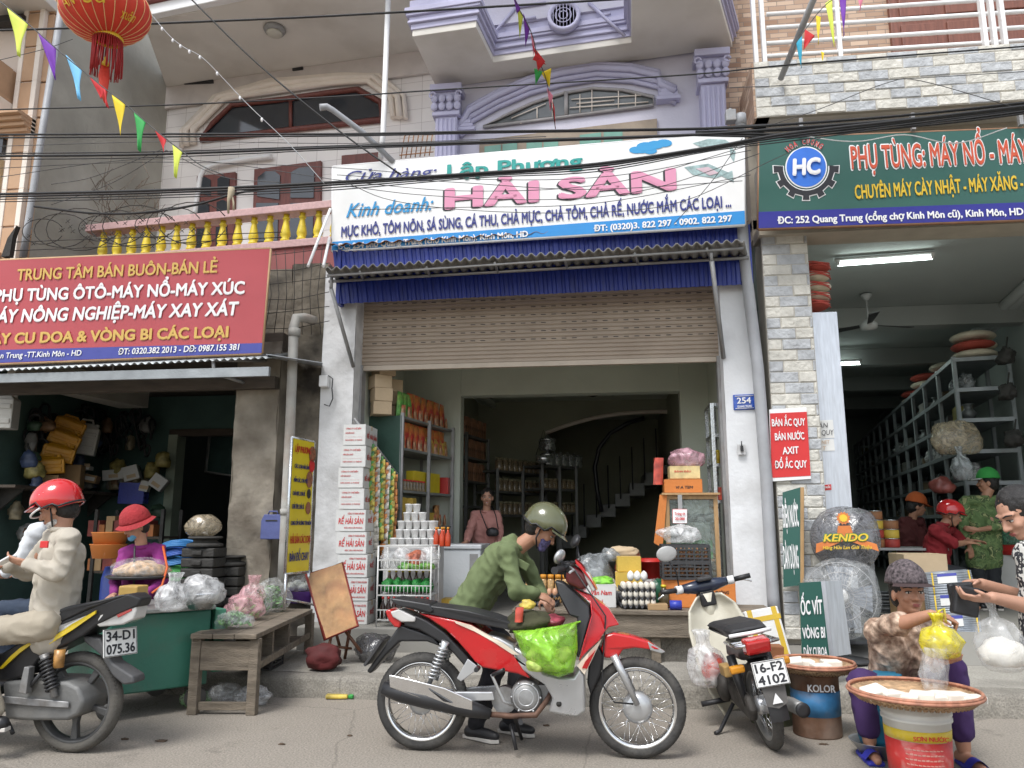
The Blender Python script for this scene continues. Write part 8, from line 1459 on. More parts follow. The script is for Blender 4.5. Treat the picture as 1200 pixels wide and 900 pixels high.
M3 = Matrix.Translation(org3) @ R3.to_4x4(); p = M3 @ V((.5, .18, .40)); t = thing('white_carrier_bag', 'white plastic bag with red goods hung on the cream moped', 'bag', p); part('film', sack_mb((p.x, p.y, p.z-.1), .13, .36, .3, 7, 9), milky_p, t); part('contents', lump_mb(p+V((.04, -.02, .02)), (.08, .08, .1), 9, .2), mat('red_white_wrap', (.5, .1, .06)), t)
# PEOPLE
def skin(n, c): return mat('skin_'+n, c, rough=.5, var=.12, scale=9, bump=.05, bscale=60)
skin_m = skin('warm_brown', (.42, .215, .135)); skin_p = skin('light', (.46, .25, .17)); hair_m = mat('black_hair', (.012, .010, .009), rough=.45, var=.3, scale=20, stretch=(8, 8, 1), bump=.4); eye_w = mat('eye_white', (.6, .57, .53), rough=.3, var=0, bump=0); lip_m = mat('lips', (.32, .10, .085), rough=.45, var=.1)
def cloth(n, c, **k): k.setdefault('rough', .85); k.setdefault('bump', .45); k.setdefault('bscale', 9); k.setdefault('var', .05); return mat('cloth_'+n, c, **k)
def remesh(mb, vox, sm, amp=0, seed=0, fold=7):
 o = bpy.data.objects.new('body', mb.mesh('body', [skin_m])); r = o.modifiers.new('r', 'REMESH'); r.mode = 'VOXEL'; r.voxel_size = vox; r.use_smooth_shade = True; s = o.modifiers.new('s', 'SMOOTH'); s.factor = .5; s.iterations = sm
 me = evaluate(o); out = MB()
 cs = [v.co.copy() for v in me.vertices]
 if amp:
  ns = [v.normal.copy() for v in me.vertices]; cs = [c+n_*amp*(noise.noise(V((c.x*fold+seed, c.y*fold, c.z*fold*.8)))+.9*(.6-2*abs(noise.noise(V((c.x*fold*1.6+seed, c.y*fold*1.6, c.z*fold*1.9+c.x*6)))))) for c, n_ in zip(cs, ns)]
 out.add(cs, [tuple(p.vertices) for p in me.polygons], 0, True); bpy.data.objects.remove(o); bpy.data.meshes.remove(me); return out
def hand(mb, w_, d, n_, curl=.5, k=1, thumb=1):
 """five fingers: w_ wrist, d hand direction, n_ palm normal"""
 d = d.normalized(); n_ = (n_-d*n_.dot(d)).normalized(); s = d.cross(n_)*thumb; p = w_+d*.045*k; R = Matrix((s, d, n_)).transposed(); mb.ell(p, (.036*k, .05*k, .016*k), R=R, n=12, m=8); mb.cap(w_, p, .022*k, .02*k)
 for i, L in enumerate((.036, .042, .039, .030)):
  b = w_+d*.085*k+s*(.027-.018*i)*k; c1 = curl*.7; q = b+(d*cos(c1)+n_*sin(c1))*L*k; c2 = curl*1.9; e = q+(d*cos(c2)+n_*sin(c2))*L*.9*k; mb.cap(b-d*.02*k, q, .0085*k, .0078*k, 8, 3); mb.cap(q, e, .0078*k, .0062*k, 8, 3)
 t0 = w_+d*.03*k+s*.03*k; t1 = t0+(d*.7+s*.8+n_*.3).normalized()*.035*k; mb.cap(t0, t1, .011*k, .0095*k, 8, 3); mb.cap(t1, t1+(d*.9+n_*.6).normalized()*.028*k, .0095*k, .007*k, 8, 3)
def person(label, pel, che, hd, f, arms, legs, shirt, pants, sk=None, k=1, sl=1.0, pl=.95, hair='short', hem=.10, vox=.0065, shoes=None, u=None, smile=False, seed=1, mask=None, group=None):
 sk = sk or skin_m; base_ = V((pel.x, pel.y, min([l[2].z for l in legs]+[pel.z])-.07*k)); t = thing('person', label, 'person', base_); mb = MB(); sd = (arms[0][0]-arms[1][0]).normalized(); ax = (che-pel).normalized(); f = f.normalized(); u = V(u) if u else V((0, 0, 1)); r = f.cross(u).normalized(); u = r.cross(f); R = Matrix((r, f, u)).transposed()
 H = lambda x, y, z: hd+r*x*k+f*y*k+u*z*k
 tw = .075*k
 def torso(m, e, low=0):
  for s_ in (-1, 1): m.cap(pel+sd*s_*tw-ax*low, pel.lerp(che, .5)+sd*s_*tw*.9, .105*k+e, .10*k+e); m.cap(pel.lerp(che, .5)+sd*s_*tw*.9, che+sd*s_*tw, .10*k+e, .10*k+e)
  m.cap(arms[0][0], arms[1][0], .052*k+e, .052*k+e); m.cap(che, che+ax*.1*k, .09*k+e, .06*k+e)
 torso(mb, 0); nb = (arms[0][0]+arms[1][0])/2; mb.cap(nb, H(0, -.02, -.07), .056*k, .050*k)
 mb.ell(H(0, -.012, .025), (.074*k, .094*k, .092*k), R=R); mb.cap(H(0, .035, -.02), H(0, .052, -.078), .062*k, .030*k); mb.ell(H(0, .02, -.03), (.06*k, .06*k, .075*k), R=R); mb.cap(H(0, .084, .012), H(0, .106, -.024), .009*k, .0135*k, 8, 3)
 for s_ in (-1, 1): mb.ell(H(s_*.074, -.005, -.012), (.012*k, .02*k, .032*k), R=R); mb.ell(H(s_*.034, .062, -.022), (.024*k, .022*k, .022*k), R=R); mb.ell(H(s_*.014, .093, -.028), .009*k); mb.cap(H(s_*.012, .082, .03), H(s_*.05, .068, .03), .011*k, .009*k, 8, 3)
 mb.ell(H(0, .082, -.058), (.022*k, .012*k, .012*k), R=R); mb.ell(H(0, .066, -.085), (.02*k, .018*k, .016*k), R=R)
 for (s0, e0, w0, hdir, hn, cu, th) in arms: mb.cap(s0, e0, .047*k, .037*k); mb.cap(e0, w0, .038*k, .025*k); hand(mb, w0, V(hdir), V(hn), cu, k, th)
 for (h0, k0, a0, toe) in legs:
  mb.cap(h0, k0, .082*k, .055*k); mb.cap(k0, a0.lerp(k0, .6), .055*k, .056*k); mb.cap(a0.lerp(k0, .6), a0, .056*k, .034*k); td = V(toe).normalized(); mb.cap(a0-V((0, 0, .045*k))-td*.03*k, a0-V((0, 0, .045*k))+td*.1*k, .034*k, .026*k); mb.cap(a0-V((0, 0, .05*k))+td*.1*k, a0-V((0, 0, .053*k))+td*.16*k, .03*k, .02*k)
 body = remesh(mb, vox, 3)
 for s_ in (-1, 1):
  c = H(s_*.032, .079, .006); body.ell(c, (.0145*k, .007*k, .0062*k), R=R, n=10, m=6, mi=1); body.ell(c+f*.004*k, (.006*k, .005*k, .0058*k), R=R, n=8, m=6, mi=2); body.tube([H(s_*.014, .094, .030), H(s_*.034, .089, .036), H(s_*.055, .074, .030)], [.003*k, .0042*k, .0025*k], 6, 2); body.tube([H(s_*.016, .088, .0125), H(s_*.032, .089, .0145), H(s_*.048, .078, .010)], .0022*k, 5, 2)
 body.ell(H(0, .092, -.054), (.021*k, .007*k, .0045*k), R=R, n=12, m=6, mi=3); body.ell(H(0, .090, -.062), (.018*k, .007*k, .005*k), R=R, n=12, m=6, mi=1 if smile else 3)
 part('body', body, [sk, eye_w, hair_m, lip_m], t)
 m = MB(); torso(m, .016*k, hem*k)
 for (s0, e0, w0, *_r) in arms:
  if sl <= .5: m.cap(s0, s0.lerp(e0, sl*2), .058*k, .056*k)
  else: m.cap(s0, e0, .060*k, .052*k); m.cap(e0, e0.lerp(w0, (sl-.5)*2*.96), .052*k, .042*k)
 part('shirt', remesh(m, .009, 4, .013*k, seed), shirt, t)
 part('collar', MB().tube([nb+ax*.055*k+sd*.06*k*cos(a*pi/8)+ax.cross(sd)*.058*k*sin(a*pi/8) for a in range(16)], .014*k, 6, closed=True, flat=1.4), shirt, t)
 m = MB()
 for s_ in (-1, 1): m.cap(pel+sd*s_*tw, pel+sd*s_*tw*.9+ax*.05*k, .112*k, .10*k)
 for (h0, k0, a0, toe) in legs: m.cap(h0, k0, .094*k, .072*k); e = k0.lerp(a0, pl); m.cap(k0, e, .072*k, .058*k)
 part('trousers', remesh(m, .011, 4, .009*k, seed+3), pants, t)
 if shoes:
  for (h0, k0, a0, toe) in legs:
   td = V(toe).normalized(); m = MB(); b = a0-V((0, 0, .045*k)); m.cap(b-td*.04*k, b+td*.1*k, .042*k, .036*k); m.cap(b+td*.1*k, b+td*.16*k, .036*k, .026*k); sh = part('shoe', remesh(m, .008, 2), shoes, t)
   zs = b.z-.040*k; part('sole', MB().prism([V((q.x, q.y, zs)) for q in [b-td*.08*k+td.cross(V((0, 0, 1)))*.03*k, b-td*.08*k-td.cross(V((0, 0, 1)))*.03*k, b+td*.15*k-td.cross(V((0, 0, 1)))*.036*k, b+td*.19*k, b+td*.15*k+td.cross(V((0, 0, 1)))*.036*k]], (0, 0, .022)), eye_w, sh, .004)
 if hair:
  m = MB(); m.ell(H(0, -.024, .037), (.083*k, .096*k, .094*k), R=R, n=24, m=16); m.ell(H(0, -.05, -.01), (.078*k, .07*k, .085*k), R=R)
  if hair == 'bun': m.ell(H(0, -.13, .04), (.045*k, .04*k, .045*k), R=R)
  hb_ = MB(); hb_.merge(remesh(m, .008, 2, .004, 5, 30)); part('hair', hb_, hair_m, t)
 return t, H, R
def helmet(H, R, mm, k, label, visor=None, peak=True, low=.6):
 """open face helmet shell in head axes, worn but removable: a thing of its own"""
 c = H(0, -.012, .05); t = thing('helmet', label, 'helmet', c); m = MB(); rows = [(.128*k*sin(a*pi/22), .128*k*cos(a*pi/22)) for a in range(0, 12)]; rows[0] = (.001, .128*k); rows.append((.126*k, -.035*k)); rows.append((.118*k, -.04*k)); m.lathe(rows, (0, 0, 0), 36)
 for v in m.v:
  v.y *= 1.13
  if v.y > .06*k and v.z < .012*k: v.z = .012*k
  if v.y < -.03*k and v.z < 0: v.z *= 1.7
 mt = Matrix.Translation(c) @ R.to_4x4(); m2 = MB().merge(m, mt); m2.f = [f_ for f_ in m2.f if len(f_) < 30]; m2.m = m2.m[:len(m2.f)]; m2.s = m2.s[:len(m2.f)]; thick(part('shell', m2, mm, t), .008)
 if peak: part('peak', MB().grid(lambda a, b: mt@V(((.115*k+.01*b)*sin((a-.5)*2.2)*1.0, (.128*k+.055*k*b)*cos((a-.5)*2.2)*1.03, .02*k-.02*b*k-.015*k*abs(a-.5))), 14, 4), visor or mm, t)
 part('chin_strap', MB().tube([H(s*.082, y, z) for s, y, z in ((1, -.0, .0), (1, .015, -.06), (.3, .05, -.112), (-.3, .05, -.112), (-1, .015, -.06), (-1, 0, 0))], .006*k, 5), blackm, t); part('rim', MB().tube([mt@V((.128*k*cos(a*pi/20), .145*k*sin(a*pi/20), .012*k if sin(a*pi/20) > .4 else (-.037*k if sin(a*pi/20) > -.25 else -.06*k))) for a in range(40)], .006*k, 5, closed=True), blackm, t); return t
def capt(H, R, mm, k, label, brim_m=None, brim_a=.0, nm='cap', full=False):
 c = H(0, -.012, .064); t = thing(nm, label, 'hat' if full else 'cap', c); mt = Matrix.Translation(c) @ R.to_4x4(); m = MB(); rows = [(.001, .112*k)]+[(.098*k*sin(a*pi/18)*(1.0 if a < 9 else 1.03), .112*k*cos(a*pi/18)) for a in range(1, 10)]+[(.1*k, -.012*k)]; m.lathe(rows, (0, 0, 0), 32)
 for v in m.v: v.y *= 1.12; v.z += .006*noise.noise(v*18)
 m2 = MB().merge(m, mt); m2.f = [f_ for f_ in m2.f if len(f_) < 30]; m2.m = m2.m[:len(m2.f)]; m2.s = m2.s[:len(m2.f)]; thick(part('crown', m2, mm, t), .006); am = pi if full else 1.05
 part('brim', MB().grid(lambda a, b: mt@V(((.098*k+(.036 if full else .03)*k*b)*sin((a-.5)*2*am+brim_a), (.108*k+(.04 if full else .075)*k*b)*cos((a-.5)*2*am+brim_a), (-.008-.028*b*(1 if full else .6)+(.01*sin(a*14)*b if full else 0))*k)), 40, 5), brim_m or mm, t); return t
A3 = lambda px, py, Y: at(px, py, Y)
dn3 = (0, 0, -1)
olive_j = cloth('green_jacket', (.125, .16, .07)); hdp = A3(636, 621, 5.14)
t, H, R = person('man in an olive green jacket and helmet bending over the red motorbike', A3(548, 716, 5.2), A3(588, 655, 5.17), hdp, V((.72, -.12, -.62)), [(A3(594, 648, 4.99), A3(606, 693, 4.93), A3(630, 697, 4.97), (.9, .1, -.35), (-.1, .5, -1), .8, 1), (A3(606, 645, 5.33), A3(630, 690, 5.36), A3(636, 700, 5.12), (.5, -.6, -.5), (0, .2, -1), .8, -1)],
 [(A3(552, 722, 5.12), V((-.76, 5.08, .43)), V((-.88, 5.06, .09)), (.8, -.45, 0)), (A3(554, 722, 5.28), V((-.62, 5.3, .43)), V((-.68, 5.22, .09)), (.8, -.4, 0))], olive_j, cloth('dark_trousers', (.02, .02, .025)), k=1.0, sl=.93, u=(.55, 0, .8), shoes=blackp, hem=.13, seed=2, vox=.006)
helmet(H, R, mat('olive_helmet_paint', (.10, .105, .05), rough=.2, coat=.7, var=.1), 1, 'glossy olive helmet with a peak worn by the bending man'); m = MB(); m.cap(H(0, .05, -.045), H(0, .07, -.09), .055, .03); single('face_mask', 'dark checked face mask on the bending man', 'mask', m, cloth('blue_check', (.08, .07, .16), var=.8, scale=60))
part('pocket_flap', MB().box(A3(611, 661, 5.02), (.10, .012, .05), Matrix.Rotation(.5, 3, 'Y')), olive_j, t, .006)
beige_j = cloth('beige_jacket', (.42, .38, .315)); t, H, R = person('rider in a beige jacket and red helmet looking at a phone on the black motorbike', A3(62, 718, 4.5), A3(73, 652, 4.5), A3(67, 596, 4.5), V((-.85, -.2, -.38)), [(A3(82, 632, 4.31), A3(68, 672, 4.24), A3(32, 660, 4.24), (-.9, -.1, .15), (.1, .7, .8), .5, 1), (A3(62, 632, 4.69), A3(30, 672, 4.72), A3(8, 662, 4.55), (-.8, -.4, .1), (.1, -.5, .8), .5, -1)],
 [(A3(52, 732, 4.36), A3(-35, 745, 4.28), A3(-6, 838, 4.26), (-.9, -.15, 0)), (A3(50, 732, 4.62), A3(-45, 745, 4.74), A3(-15, 830, 4.74), (-.9, .1, 0))], beige_j, cloth('khaki_trousers', (.36, .315, .245)), sl=.95, hem=.12, shoes=blackp, seed=5, vox=.006, k=1.02)
hm = helmet(H, R, mat('red_helmet_paint', (.55, .015, .018), rough=.16, coat=.9, var=.03, bump=0), 1.02, 'shiny red helmet with a white rim worn by the rider'); part('white_rim', MB().tube([H(.128*cos(a), .148*sin(a), .022-.02*sin(a)) for a in [radians(15+10*i) for i in range(16)]], .006, 6), steel_w, hm); c = H(.0, 0, 0); m = MB()
for i, (x, z) in enumerate(((-.05, .085), (-.03, .092), (-.01, .092), (.015, .09), (.035, .084), (.055, .075))): q = V((-.97, .26, 0)); m.tube([H(-.122+abs(x)*.35, x+.01*cos(j), z+.010*sin(j*1.3)) for j in range(5)], .0028, 5)
part('script_mark', m, white_i, hm); m = MB(); m.cap(H(-.02, .055, -.085), H(-.04, .02, -.08), .026, .02); single('face_mask', 'white patterned mask pulled under the chin of the rider', 'mask', m, cloth('white_mask', (.6, .58, .55), var=.5, scale=50)); single('phone', 'white phone held up in the hand of the rider', 'phone', MB().box(A3(6, 657, 4.24), (.11, .07, .012), Matrix.Rotation(-.5, 3, 'Y')), white_s, .004)
part('shoulder_patch', MB().box(A3(52, 638, 4.235), (.05, .012, .04)), redi, t, .003)
t, H, R = person('man in a white shirt, mostly hidden behind the helmeted rider', A3(70, 712, 5.2), A3(66, 650, 5.2), A3(74, 597, 5.25), V((-.9, -.1, -.3)), [(A3(42, 625, 5.02), A3(24, 655, 4.98), A3(6, 672, 4.98), (-.9, 0, -.2), (0, .5, .8), .5, 1), (A3(62, 622, 5.4), A3(40, 660, 5.42), A3(20, 672, 5.3), (-.9, 0, -.2), (0, -.5, .8), .5, -1)], [(A3(66, 716, 5.1), A3(5, 715, 5.05), A3(12, 790, 5.05), (-.9, 0, 0)), (A3(66, 716, 5.3), A3(5, 715, 5.35), A3(12, 788, 5.35), (-.9, 0, 0))], cloth('white_shirt', (.62, .64, .66)), cloth('blue_jeans', (.03, .045, .075)), seed=9, vox=.009, k=.95, shoes=blackp)
purp = cloth('purple_cardigan', (.22, .022, .17)); t, H, R = person('seated woman in a purple cardigan and red hat behind the green cart', V((-4.06, 6.4, .5)), A3(167, 668, 6.32), A3(159, 617, 6.2), V((-.42, -.8, -.36)), [(A3(148, 648, 6.24), A3(136, 682, 6.1), A3(134, 697, 5.9), (-.2, -.9, -.3), (.3, -.1, -1), .5, 1), (A3(185, 645, 6.34), A3(192, 682, 6.15), A3(172, 695, 5.95), (-.6, -.7, -.3), (0, 0, -1), .5, -1)], [(V((-4.16, 6.3, .48)), V((-4.2, 5.95, .5)), V((-4.2, 5.98, .16)), (0, -1, 0)), (V((-3.96, 6.36, .48)), V((-3.92, 6.02, .5)), V((-3.92, 6.05, .16)), (0, -1, 0))], purp, cloth('dark_trousers', (0, 0, 0)), skin_p, sl=.97, seed=12, k=.93, vox=.0075)
capt(H, R, cloth('red_felt', (.34, .025, .03), var=.15, bscale=60), 1.12, 'red felt hat with a narrow brim on the woman behind the cart', full=True, nm='hat'); m = MB(); m.cap(H(0, .05, -.07), H(.01, .06, -.085), .036, .03); single('face_mask', 'light blue face mask under the chin of the red hat woman', 'mask', m, cloth('sky_blue_mask', (.12, .36, .6)))
s0, e0 = A3(190, 648, 6.25), A3(190, 690, 6.1); part('sleeve_stripe', MB().tube([A3(191, 640, 6.27), A3(196, 665, 6.13), A3(190, 686, 6.03), A3(178, 695, 5.93)], .010, 5, flat=.5), mat('orange_stripe', (.62, .12, .03)), t); part('strap', MB().tube([A3(158, 640, 6.13), A3(157, 668, 6.12), A3(157, 690, 6.1)], .008, 5), blackm, t); single('plastic_stool', 'blue stool under the woman in the red hat', 'stool', MB().lathe([(.001, .17), (.17, .17), (.14, .42), (.001, .42)], (-4.06, 6.42, 0), 20), blue_pl)
pinkc = cloth('dusty_pink_top', (.50, .24, .21)); t, H, R = person('smiling woman in a pink top leaning on the white chest freezer', A3(570, 652, 9.35), A3(569, 615, 9.3), A3(571, 583, 9.22), V((.12, -.95, -.1)), [(A3(557, 604, 9.27), A3(550, 622, 9.1), A3(547, 634, 8.9), (-.2, -.8, -.3), (0, 0, -1), .2, -1), (A3(582, 604, 9.3), A3(586, 623, 9.3), A3(583, 640, 9.2), (-.1, -.1, -1), (-1, 0, 0), .4, 1)], [(A3(566, 658, 9.35), A3(566, 690, 9.3), V((A3(566, 700, 9.35).x, 9.35, .45)), (0, -1, 0)), (A3(575, 658, 9.38), A3(575, 690, 9.33), V((A3(575, 700, 9.35).x, 9.38, .45)), (0, -1, 0))], pinkc, cloth('dark_trousers', (0, 0, 0)), skin_p, k=.9, sl=.97, smile=True, vox=.008, seed=15)
p = A3(577, 624, 9.13); bg_ = thing('shoulder_bag', 'small black shoulder bag on the woman in pink', 'bag', p); part('pouch', lump_mb(p, (.08, .04, .06), 3, .08), blackm, bg_); part('strap', MB().tube([p+V((-.06, 0, .04)), A3(563, 600, 9.14), A3(564, 594, 9.25), A3(577, 594, 9.25), A3(581, 604, 9.16), p+V((.07, 0, .04))], .007, 5), blackm, bg_)
flor = cloth('brown_floral', (.60, .45, .34), var=.55, scale=34, dirt=(.12, .045, .02), dscale=22, damt=.85); purt = cloth('purple_leggings', (.045, .018, .09)); pan = V((1.8, 5.4, .29))
t, H, R = person('squinting tofu vendor in a floral blouse and cap, reaching out with a yellow bag', pan, A3(1060, 757, 5.22), A3(1064, 695, 5.14), V((.06, -1, .03)), [(A3(1027, 738, 5.16), A3(1058, 730, 4.9), A3(1091, 720, 4.78), (.9, -.1, -.1), (.1, .2, -1), .9, -1), (A3(1096, 742, 5.24), A3(1098, 786, 5.04), A3(1100, 774, 4.82), (.3, -.8, .1), (0, .1, 1), .5, 1)],
 [(V((1.72, 5.3, .28)), A3(1010, 800, 5.0), A3(1019, 868, 4.98), (-.1, -1, 0)), (V((1.9, 5.3, .28)), V((1.92, 4.93, .51)), V((1.93, 4.9, .09)), (.1, -1, 0))], flor, purt, sl=.42, pl=.78, hem=.06, seed=21, vox=.006, k=1.13)
capt(H, R, cloth('checked_cap', (.10, .08, .085), var=.85, scale=60), 1.15, 'dark checked cap with a stiff brim on the tofu vendor', brim_m=cloth('dark_brim', (.05, .03, .03)))
for (c, l) in ((V((1.43, 4.94, 0)), 'blue plastic slipper on the ground by the far bucket'), (V((1.93, 4.83, 0)), 'blue plastic slipper at the right of the red bucket')):
 s_ = thing('slipper', l, 'slipper', c); slm = mat('royal_blue_rubber', (.03, .035, .36), rough=.5); part('sole', MB().prism([c+V((x, y, .0)) for x, y in ((-.045, -.14), (.045, -.14), (.05, -.05), (.04, .12), (-.04, .12), (-.05, -.05))], (0, 0, .025)), slm, s_, .01); part('strap', MB().grid(lambda a, b: c+V((-.055+.11*a, -.12+.08*b, .03+.045*sin(pi*a))), 10, 3), slm, s_)
yb_ = A3(1106, 745, 4.72); t = thing('yellow_carrier_bag', 'bright yellow plastic carrier bag of tofu held out by the vendor', 'bag', A3(1106, 770, 4.72)); yf = node_mat('yellow_carrier_film', clear_build((.72, .62, .02), .86)); c0 = A3(1105, 771, 4.72); m = sack_mb(c0, .115, .24, .2, 6, 3, squash=.75); part('film', m, yf, t); part('tofu', MB().box(c0+V((-.01, 0, .07)), (.1, .08, .09), Matrix.Rotation(.2, 3, 'Z')), tofu, t, .012); part('handle', MB().tube([c0+V((-.03, 0, .19)), A3(1100, 716, 4.72), A3(1106, 713, 4.72), c0+V((.03, 0, .19))], [.018, .012, .012, .018], 8, flat=.5), yf, t)
c0 = A3(1095, 806, 4.7); single('clear_bag_roll', 'twisted clear plastic bag standing in the tofu tray', 'bag', sack_mb((c0.x, c0.y, t2c.z+.02), .075, .24, .8, 8, 17), clear_p)
zeb = cloth('zebra_blouse', (.55, .54, .50), var=.1);
def zb(n, L, b):
 tc = n.new('ShaderNodeTexCoord'); wv = n.new('ShaderNodeTexWave'); wv.inputs['Scale'].default_value = 17; wv.inputs['Distortion'].default_value = 7; wv.inputs['Detail Scale'].default_value = 2.5; L(tc.outputs['Object'], wv.inputs['Vector']); r = n.new('ShaderNodeValToRGB'); r.color_ramp.interpolation = 'CONSTANT'; r.color_ramp.elements[0].color = (.03, .03, .035, 1); r.color_ramp.elements[1].position = .45; r.color_ramp.elements[1].color = (.55, .54, .5, 1); L(wv.outputs[0], r.inputs[0]); L(r.outputs[0], b.inputs['Base Color']); b.inputs['Roughness'].default_value = .85
zeb = node_mat('cloth_zebra_print', zb); t, H, R = person('standing woman in a black and white patterned blouse opening a black wallet', A3(1236, 745, 3.72), A3(1232, 672, 3.7), A3(1194, 602, 3.62), V((-.8, -.22, -.5)), [(A3(1206, 652, 3.5), A3(1212, 712, 3.5), A3(1163, 700, 3.42), (-.95, .1, -.1), (.1, .3, 1), .7, -1), (A3(1236, 648, 3.86), A3(1216, 705, 3.72), A3(1150, 684, 3.6), (-.9, -.15, .05), (.1, -.4, -1), .8, 1)], [(A3(1232, 750, 3.66), V((1.93, 3.6, .43)), V((1.95, 3.68, .09)), (-.8, -.3, 0)), (A3(1242, 750, 3.82), V((2.0, 3.82, .43)), V((2.02, 3.86, .09)), (-.8, -.3, 0))], zeb, cloth('crimson_trousers', (.25, .012, .035)), skin_p, hair='bun', sl=.42, seed=25, vox=.005, k=.92, u=(-.3, 0, .95))
c = A3(1131, 704, 3.5); single('black_wallet', 'open black wallet in the hands of the standing woman', 'wallet', MB().box(c, (.10, .05, .12), Matrix.Rotation(.2, 3, 'Y')).box(c+V((.01, .05, .01)), (.1, .03, .12), Matrix.Rotation(-.1, 3, 'Y')), blackm, .01)
c = A3(1177, 786, 3.46); t = thing('rice_bag', 'clear plastic bag of white tofu hanging from the hand of the standing woman', 'bag', c); part('film', sack_mb((c.x, c.y, c.z), .098, .29, .12, 8, 31), clear_p, t); part('contents', lump_mb(c+V((0, 0, .065)), (.085, .08, .062), 4, .15), tofu, t)
def camo(n, L, b):
 tc = n.new('ShaderNodeTexCoord'); nz = n.new('ShaderNodeTexNoise'); nz.inputs['Scale'].default_value = 12; nz.inputs['Detail'].default_value = 2; nz.inputs['Distortion'].default_value = .8; L(tc.outputs['Object'], nz.inputs['Vector']); r = n.new('ShaderNodeValToRGB'); r.color_ramp.interpolation = 'CONSTANT'; e = r.color_ramp.elements; e[0].color = (.10, .165, .06, 1); e[1].position = .47; e[1].color = (.15, .22, .085, 1); q = e.new(.56); q.color = (.06, .10, .04, 1); q = e.new(.63); q.color = (.30, .33, .15, 1); L(nz.outputs[0], r.inputs[0]); L(r.outputs[0], b.inputs['Base Color']); b.inputs['Roughness'].default_value = .85
Yk = 9.9; t, H, R = person('man in a camouflage jacket and green cap seen from behind in the machine shop', A3(1153, 648, Yk), A3(1152, 605, Yk), A3(1157, 566, Yk), V((-.92, .3, .0)), [(A3(1131, 588, Yk), A3(1129, 618, Yk-.08), A3(1136, 640, Yk-.2), (.15, 0, -1), (0, 1, 0), .5, -1), (A3(1174, 588, Yk), A3(1179, 616, Yk-.14), A3(1146, 621, Yk-.24), (-.9, .1, .1), (0, 1, .2), .6, 1)], [(A3(1144, 655, Yk), A3(1147, 686, Yk), V((A3(1148, 705, Yk).x, Yk, .43)), (-.3, 1, 0)), (A3(1162, 655, Yk), A3(1166, 686, Yk), V((A3(1170, 705, Yk).x, Yk, .43)), (.2, 1, 0))], node_mat('cloth_camouflage', camo), cloth('charcoal_trousers', (.022, .025, .03)), sl=.75, hem=.09, seed=31, vox=.008, shoes=blackp, k=1.02)
capt(H, R, cloth('green_cap', (.03, .26, .05)), 1.1, 'bright green baseball cap with a white brim on the man in camouflage', brim_m=cloth('white_brim', (.6, .6, .58)))
Yk = 9.5; t, H, R = person('man in a red shirt and red helmet leaning on the shop table', A3(1096, 668, Yk), A3(1100, 632, Yk), A3(1114, 604, Yk), V((.85, -.2, -.3)), [(A3(1096, 621, Yk-.2), A3(1118, 638, Yk-.2), A3(1132, 636, Yk-.05), (.9, 0, 0), (0, .2, -1), .4, 1), (A3(1112, 619, Yk+.2), A3(1128, 636, Yk+.2), A3(1138, 634, Yk+.1), (.9, 0, 0), (0, -.2, -1), .4, -1)], [(A3(1100, 670, Yk-.1), A3(1126, 672, Yk-.1), A3(1126, 708, Yk-.1), (1, 0, 0)), (A3(1100, 670, Yk+.1), A3(1128, 672, Yk+.1), A3(1128, 706, Yk+.1), (1, 0, 0))], cloth('crimson_shirt', (.22, .012, .018)), cloth('charcoal_trousers', (0, 0, 0)), sl=.45, seed=33, vox=.009, hair=None, k=1.05)
helmet(H, R, MATS['red_helmet_paint'], 1.0, 'red helmet on the man in the red shirt inside the machine shop')
Yk = 10.4; t, H, R = person('seated man in dark maroon with an orange cap deep in the machine shop', A3(1070, 662, Yk), A3(1068, 628, Yk), A3(1074, 594, Yk), V((.9, -.1, -.2)), [(A3(1058, 612, Yk), A3(1062, 640, Yk-.1), A3(1078, 645, Yk-.2), (.9, 0, 0), (0, .2, -1), .4, 1), (A3(1078, 612, Yk+.1), A3(1086, 638, Yk+.1), A3(1094, 645, Yk), (.9, 0, 0), (0, -.2, -1), .4, -1)], [(A3(1066, 666, Yk-.1), A3(1090, 668, Yk-.1), A3(1090, 700, Yk-.1), (1, 0, 0)), (A3(1074, 666, Yk+.1), A3(1092, 668, Yk+.1), A3(1092, 700, Yk+.1), (1, 0, 0))], cloth('dark_maroon_top', (.07, .012, .012)), cloth('charcoal_trousers', (0, 0, 0)), sl=.95, seed=35, vox=.01, k=1.0)
capt(H, R, cloth('orange_cap', (.42, .09, .02)), 1.12, 'orange cap on the man in dark maroon')
# CABLES, BUNTING, LANTERN, BARBED WIRE
cab = mat('black_cable', (.012, .012, .013), rough=.6, var=.2, bump=0); thinw = mat('grey_wire', (.06, .06, .06), rough=.6, var=.2, bump=0)
def crom(P_, n=6):
 P_ = [P_[0]+(P_[0]-P_[1])]+list(P_)+[P_[-1]+(P_[-1]-P_[-2])]; out = []
 for i in range(1, len(P_)-2):
  for k in range(n): t = k/n; a, b, c, d = P_[i-1:i+3]; out.append(.5*((2*b)+(c-a)*t+(2*a-5*b+4*c-d)*t*t+(3*b-a-3*c+d)*t**3))
 return out+[P_[-2]]
def cable(px, r, Y=6.5, label='black overhead cable crossing in front of the houses', m_=cab, n=6, group='overhead cables'): single('cable', label, 'cable', MB().tube(crom([at(x, y, Y) for x, y in px]), r, n), m_, group=group)
rnd = random.Random(3)
cable([(-20, 36), (80, 33), (173, 28), (400, 18), (740, -2), (820, -8)], .011)
cable([(-20, 129), (200, 123), (400, 113), (520, 105), (800, 88), (935, 75), (1230, 52)], .007)
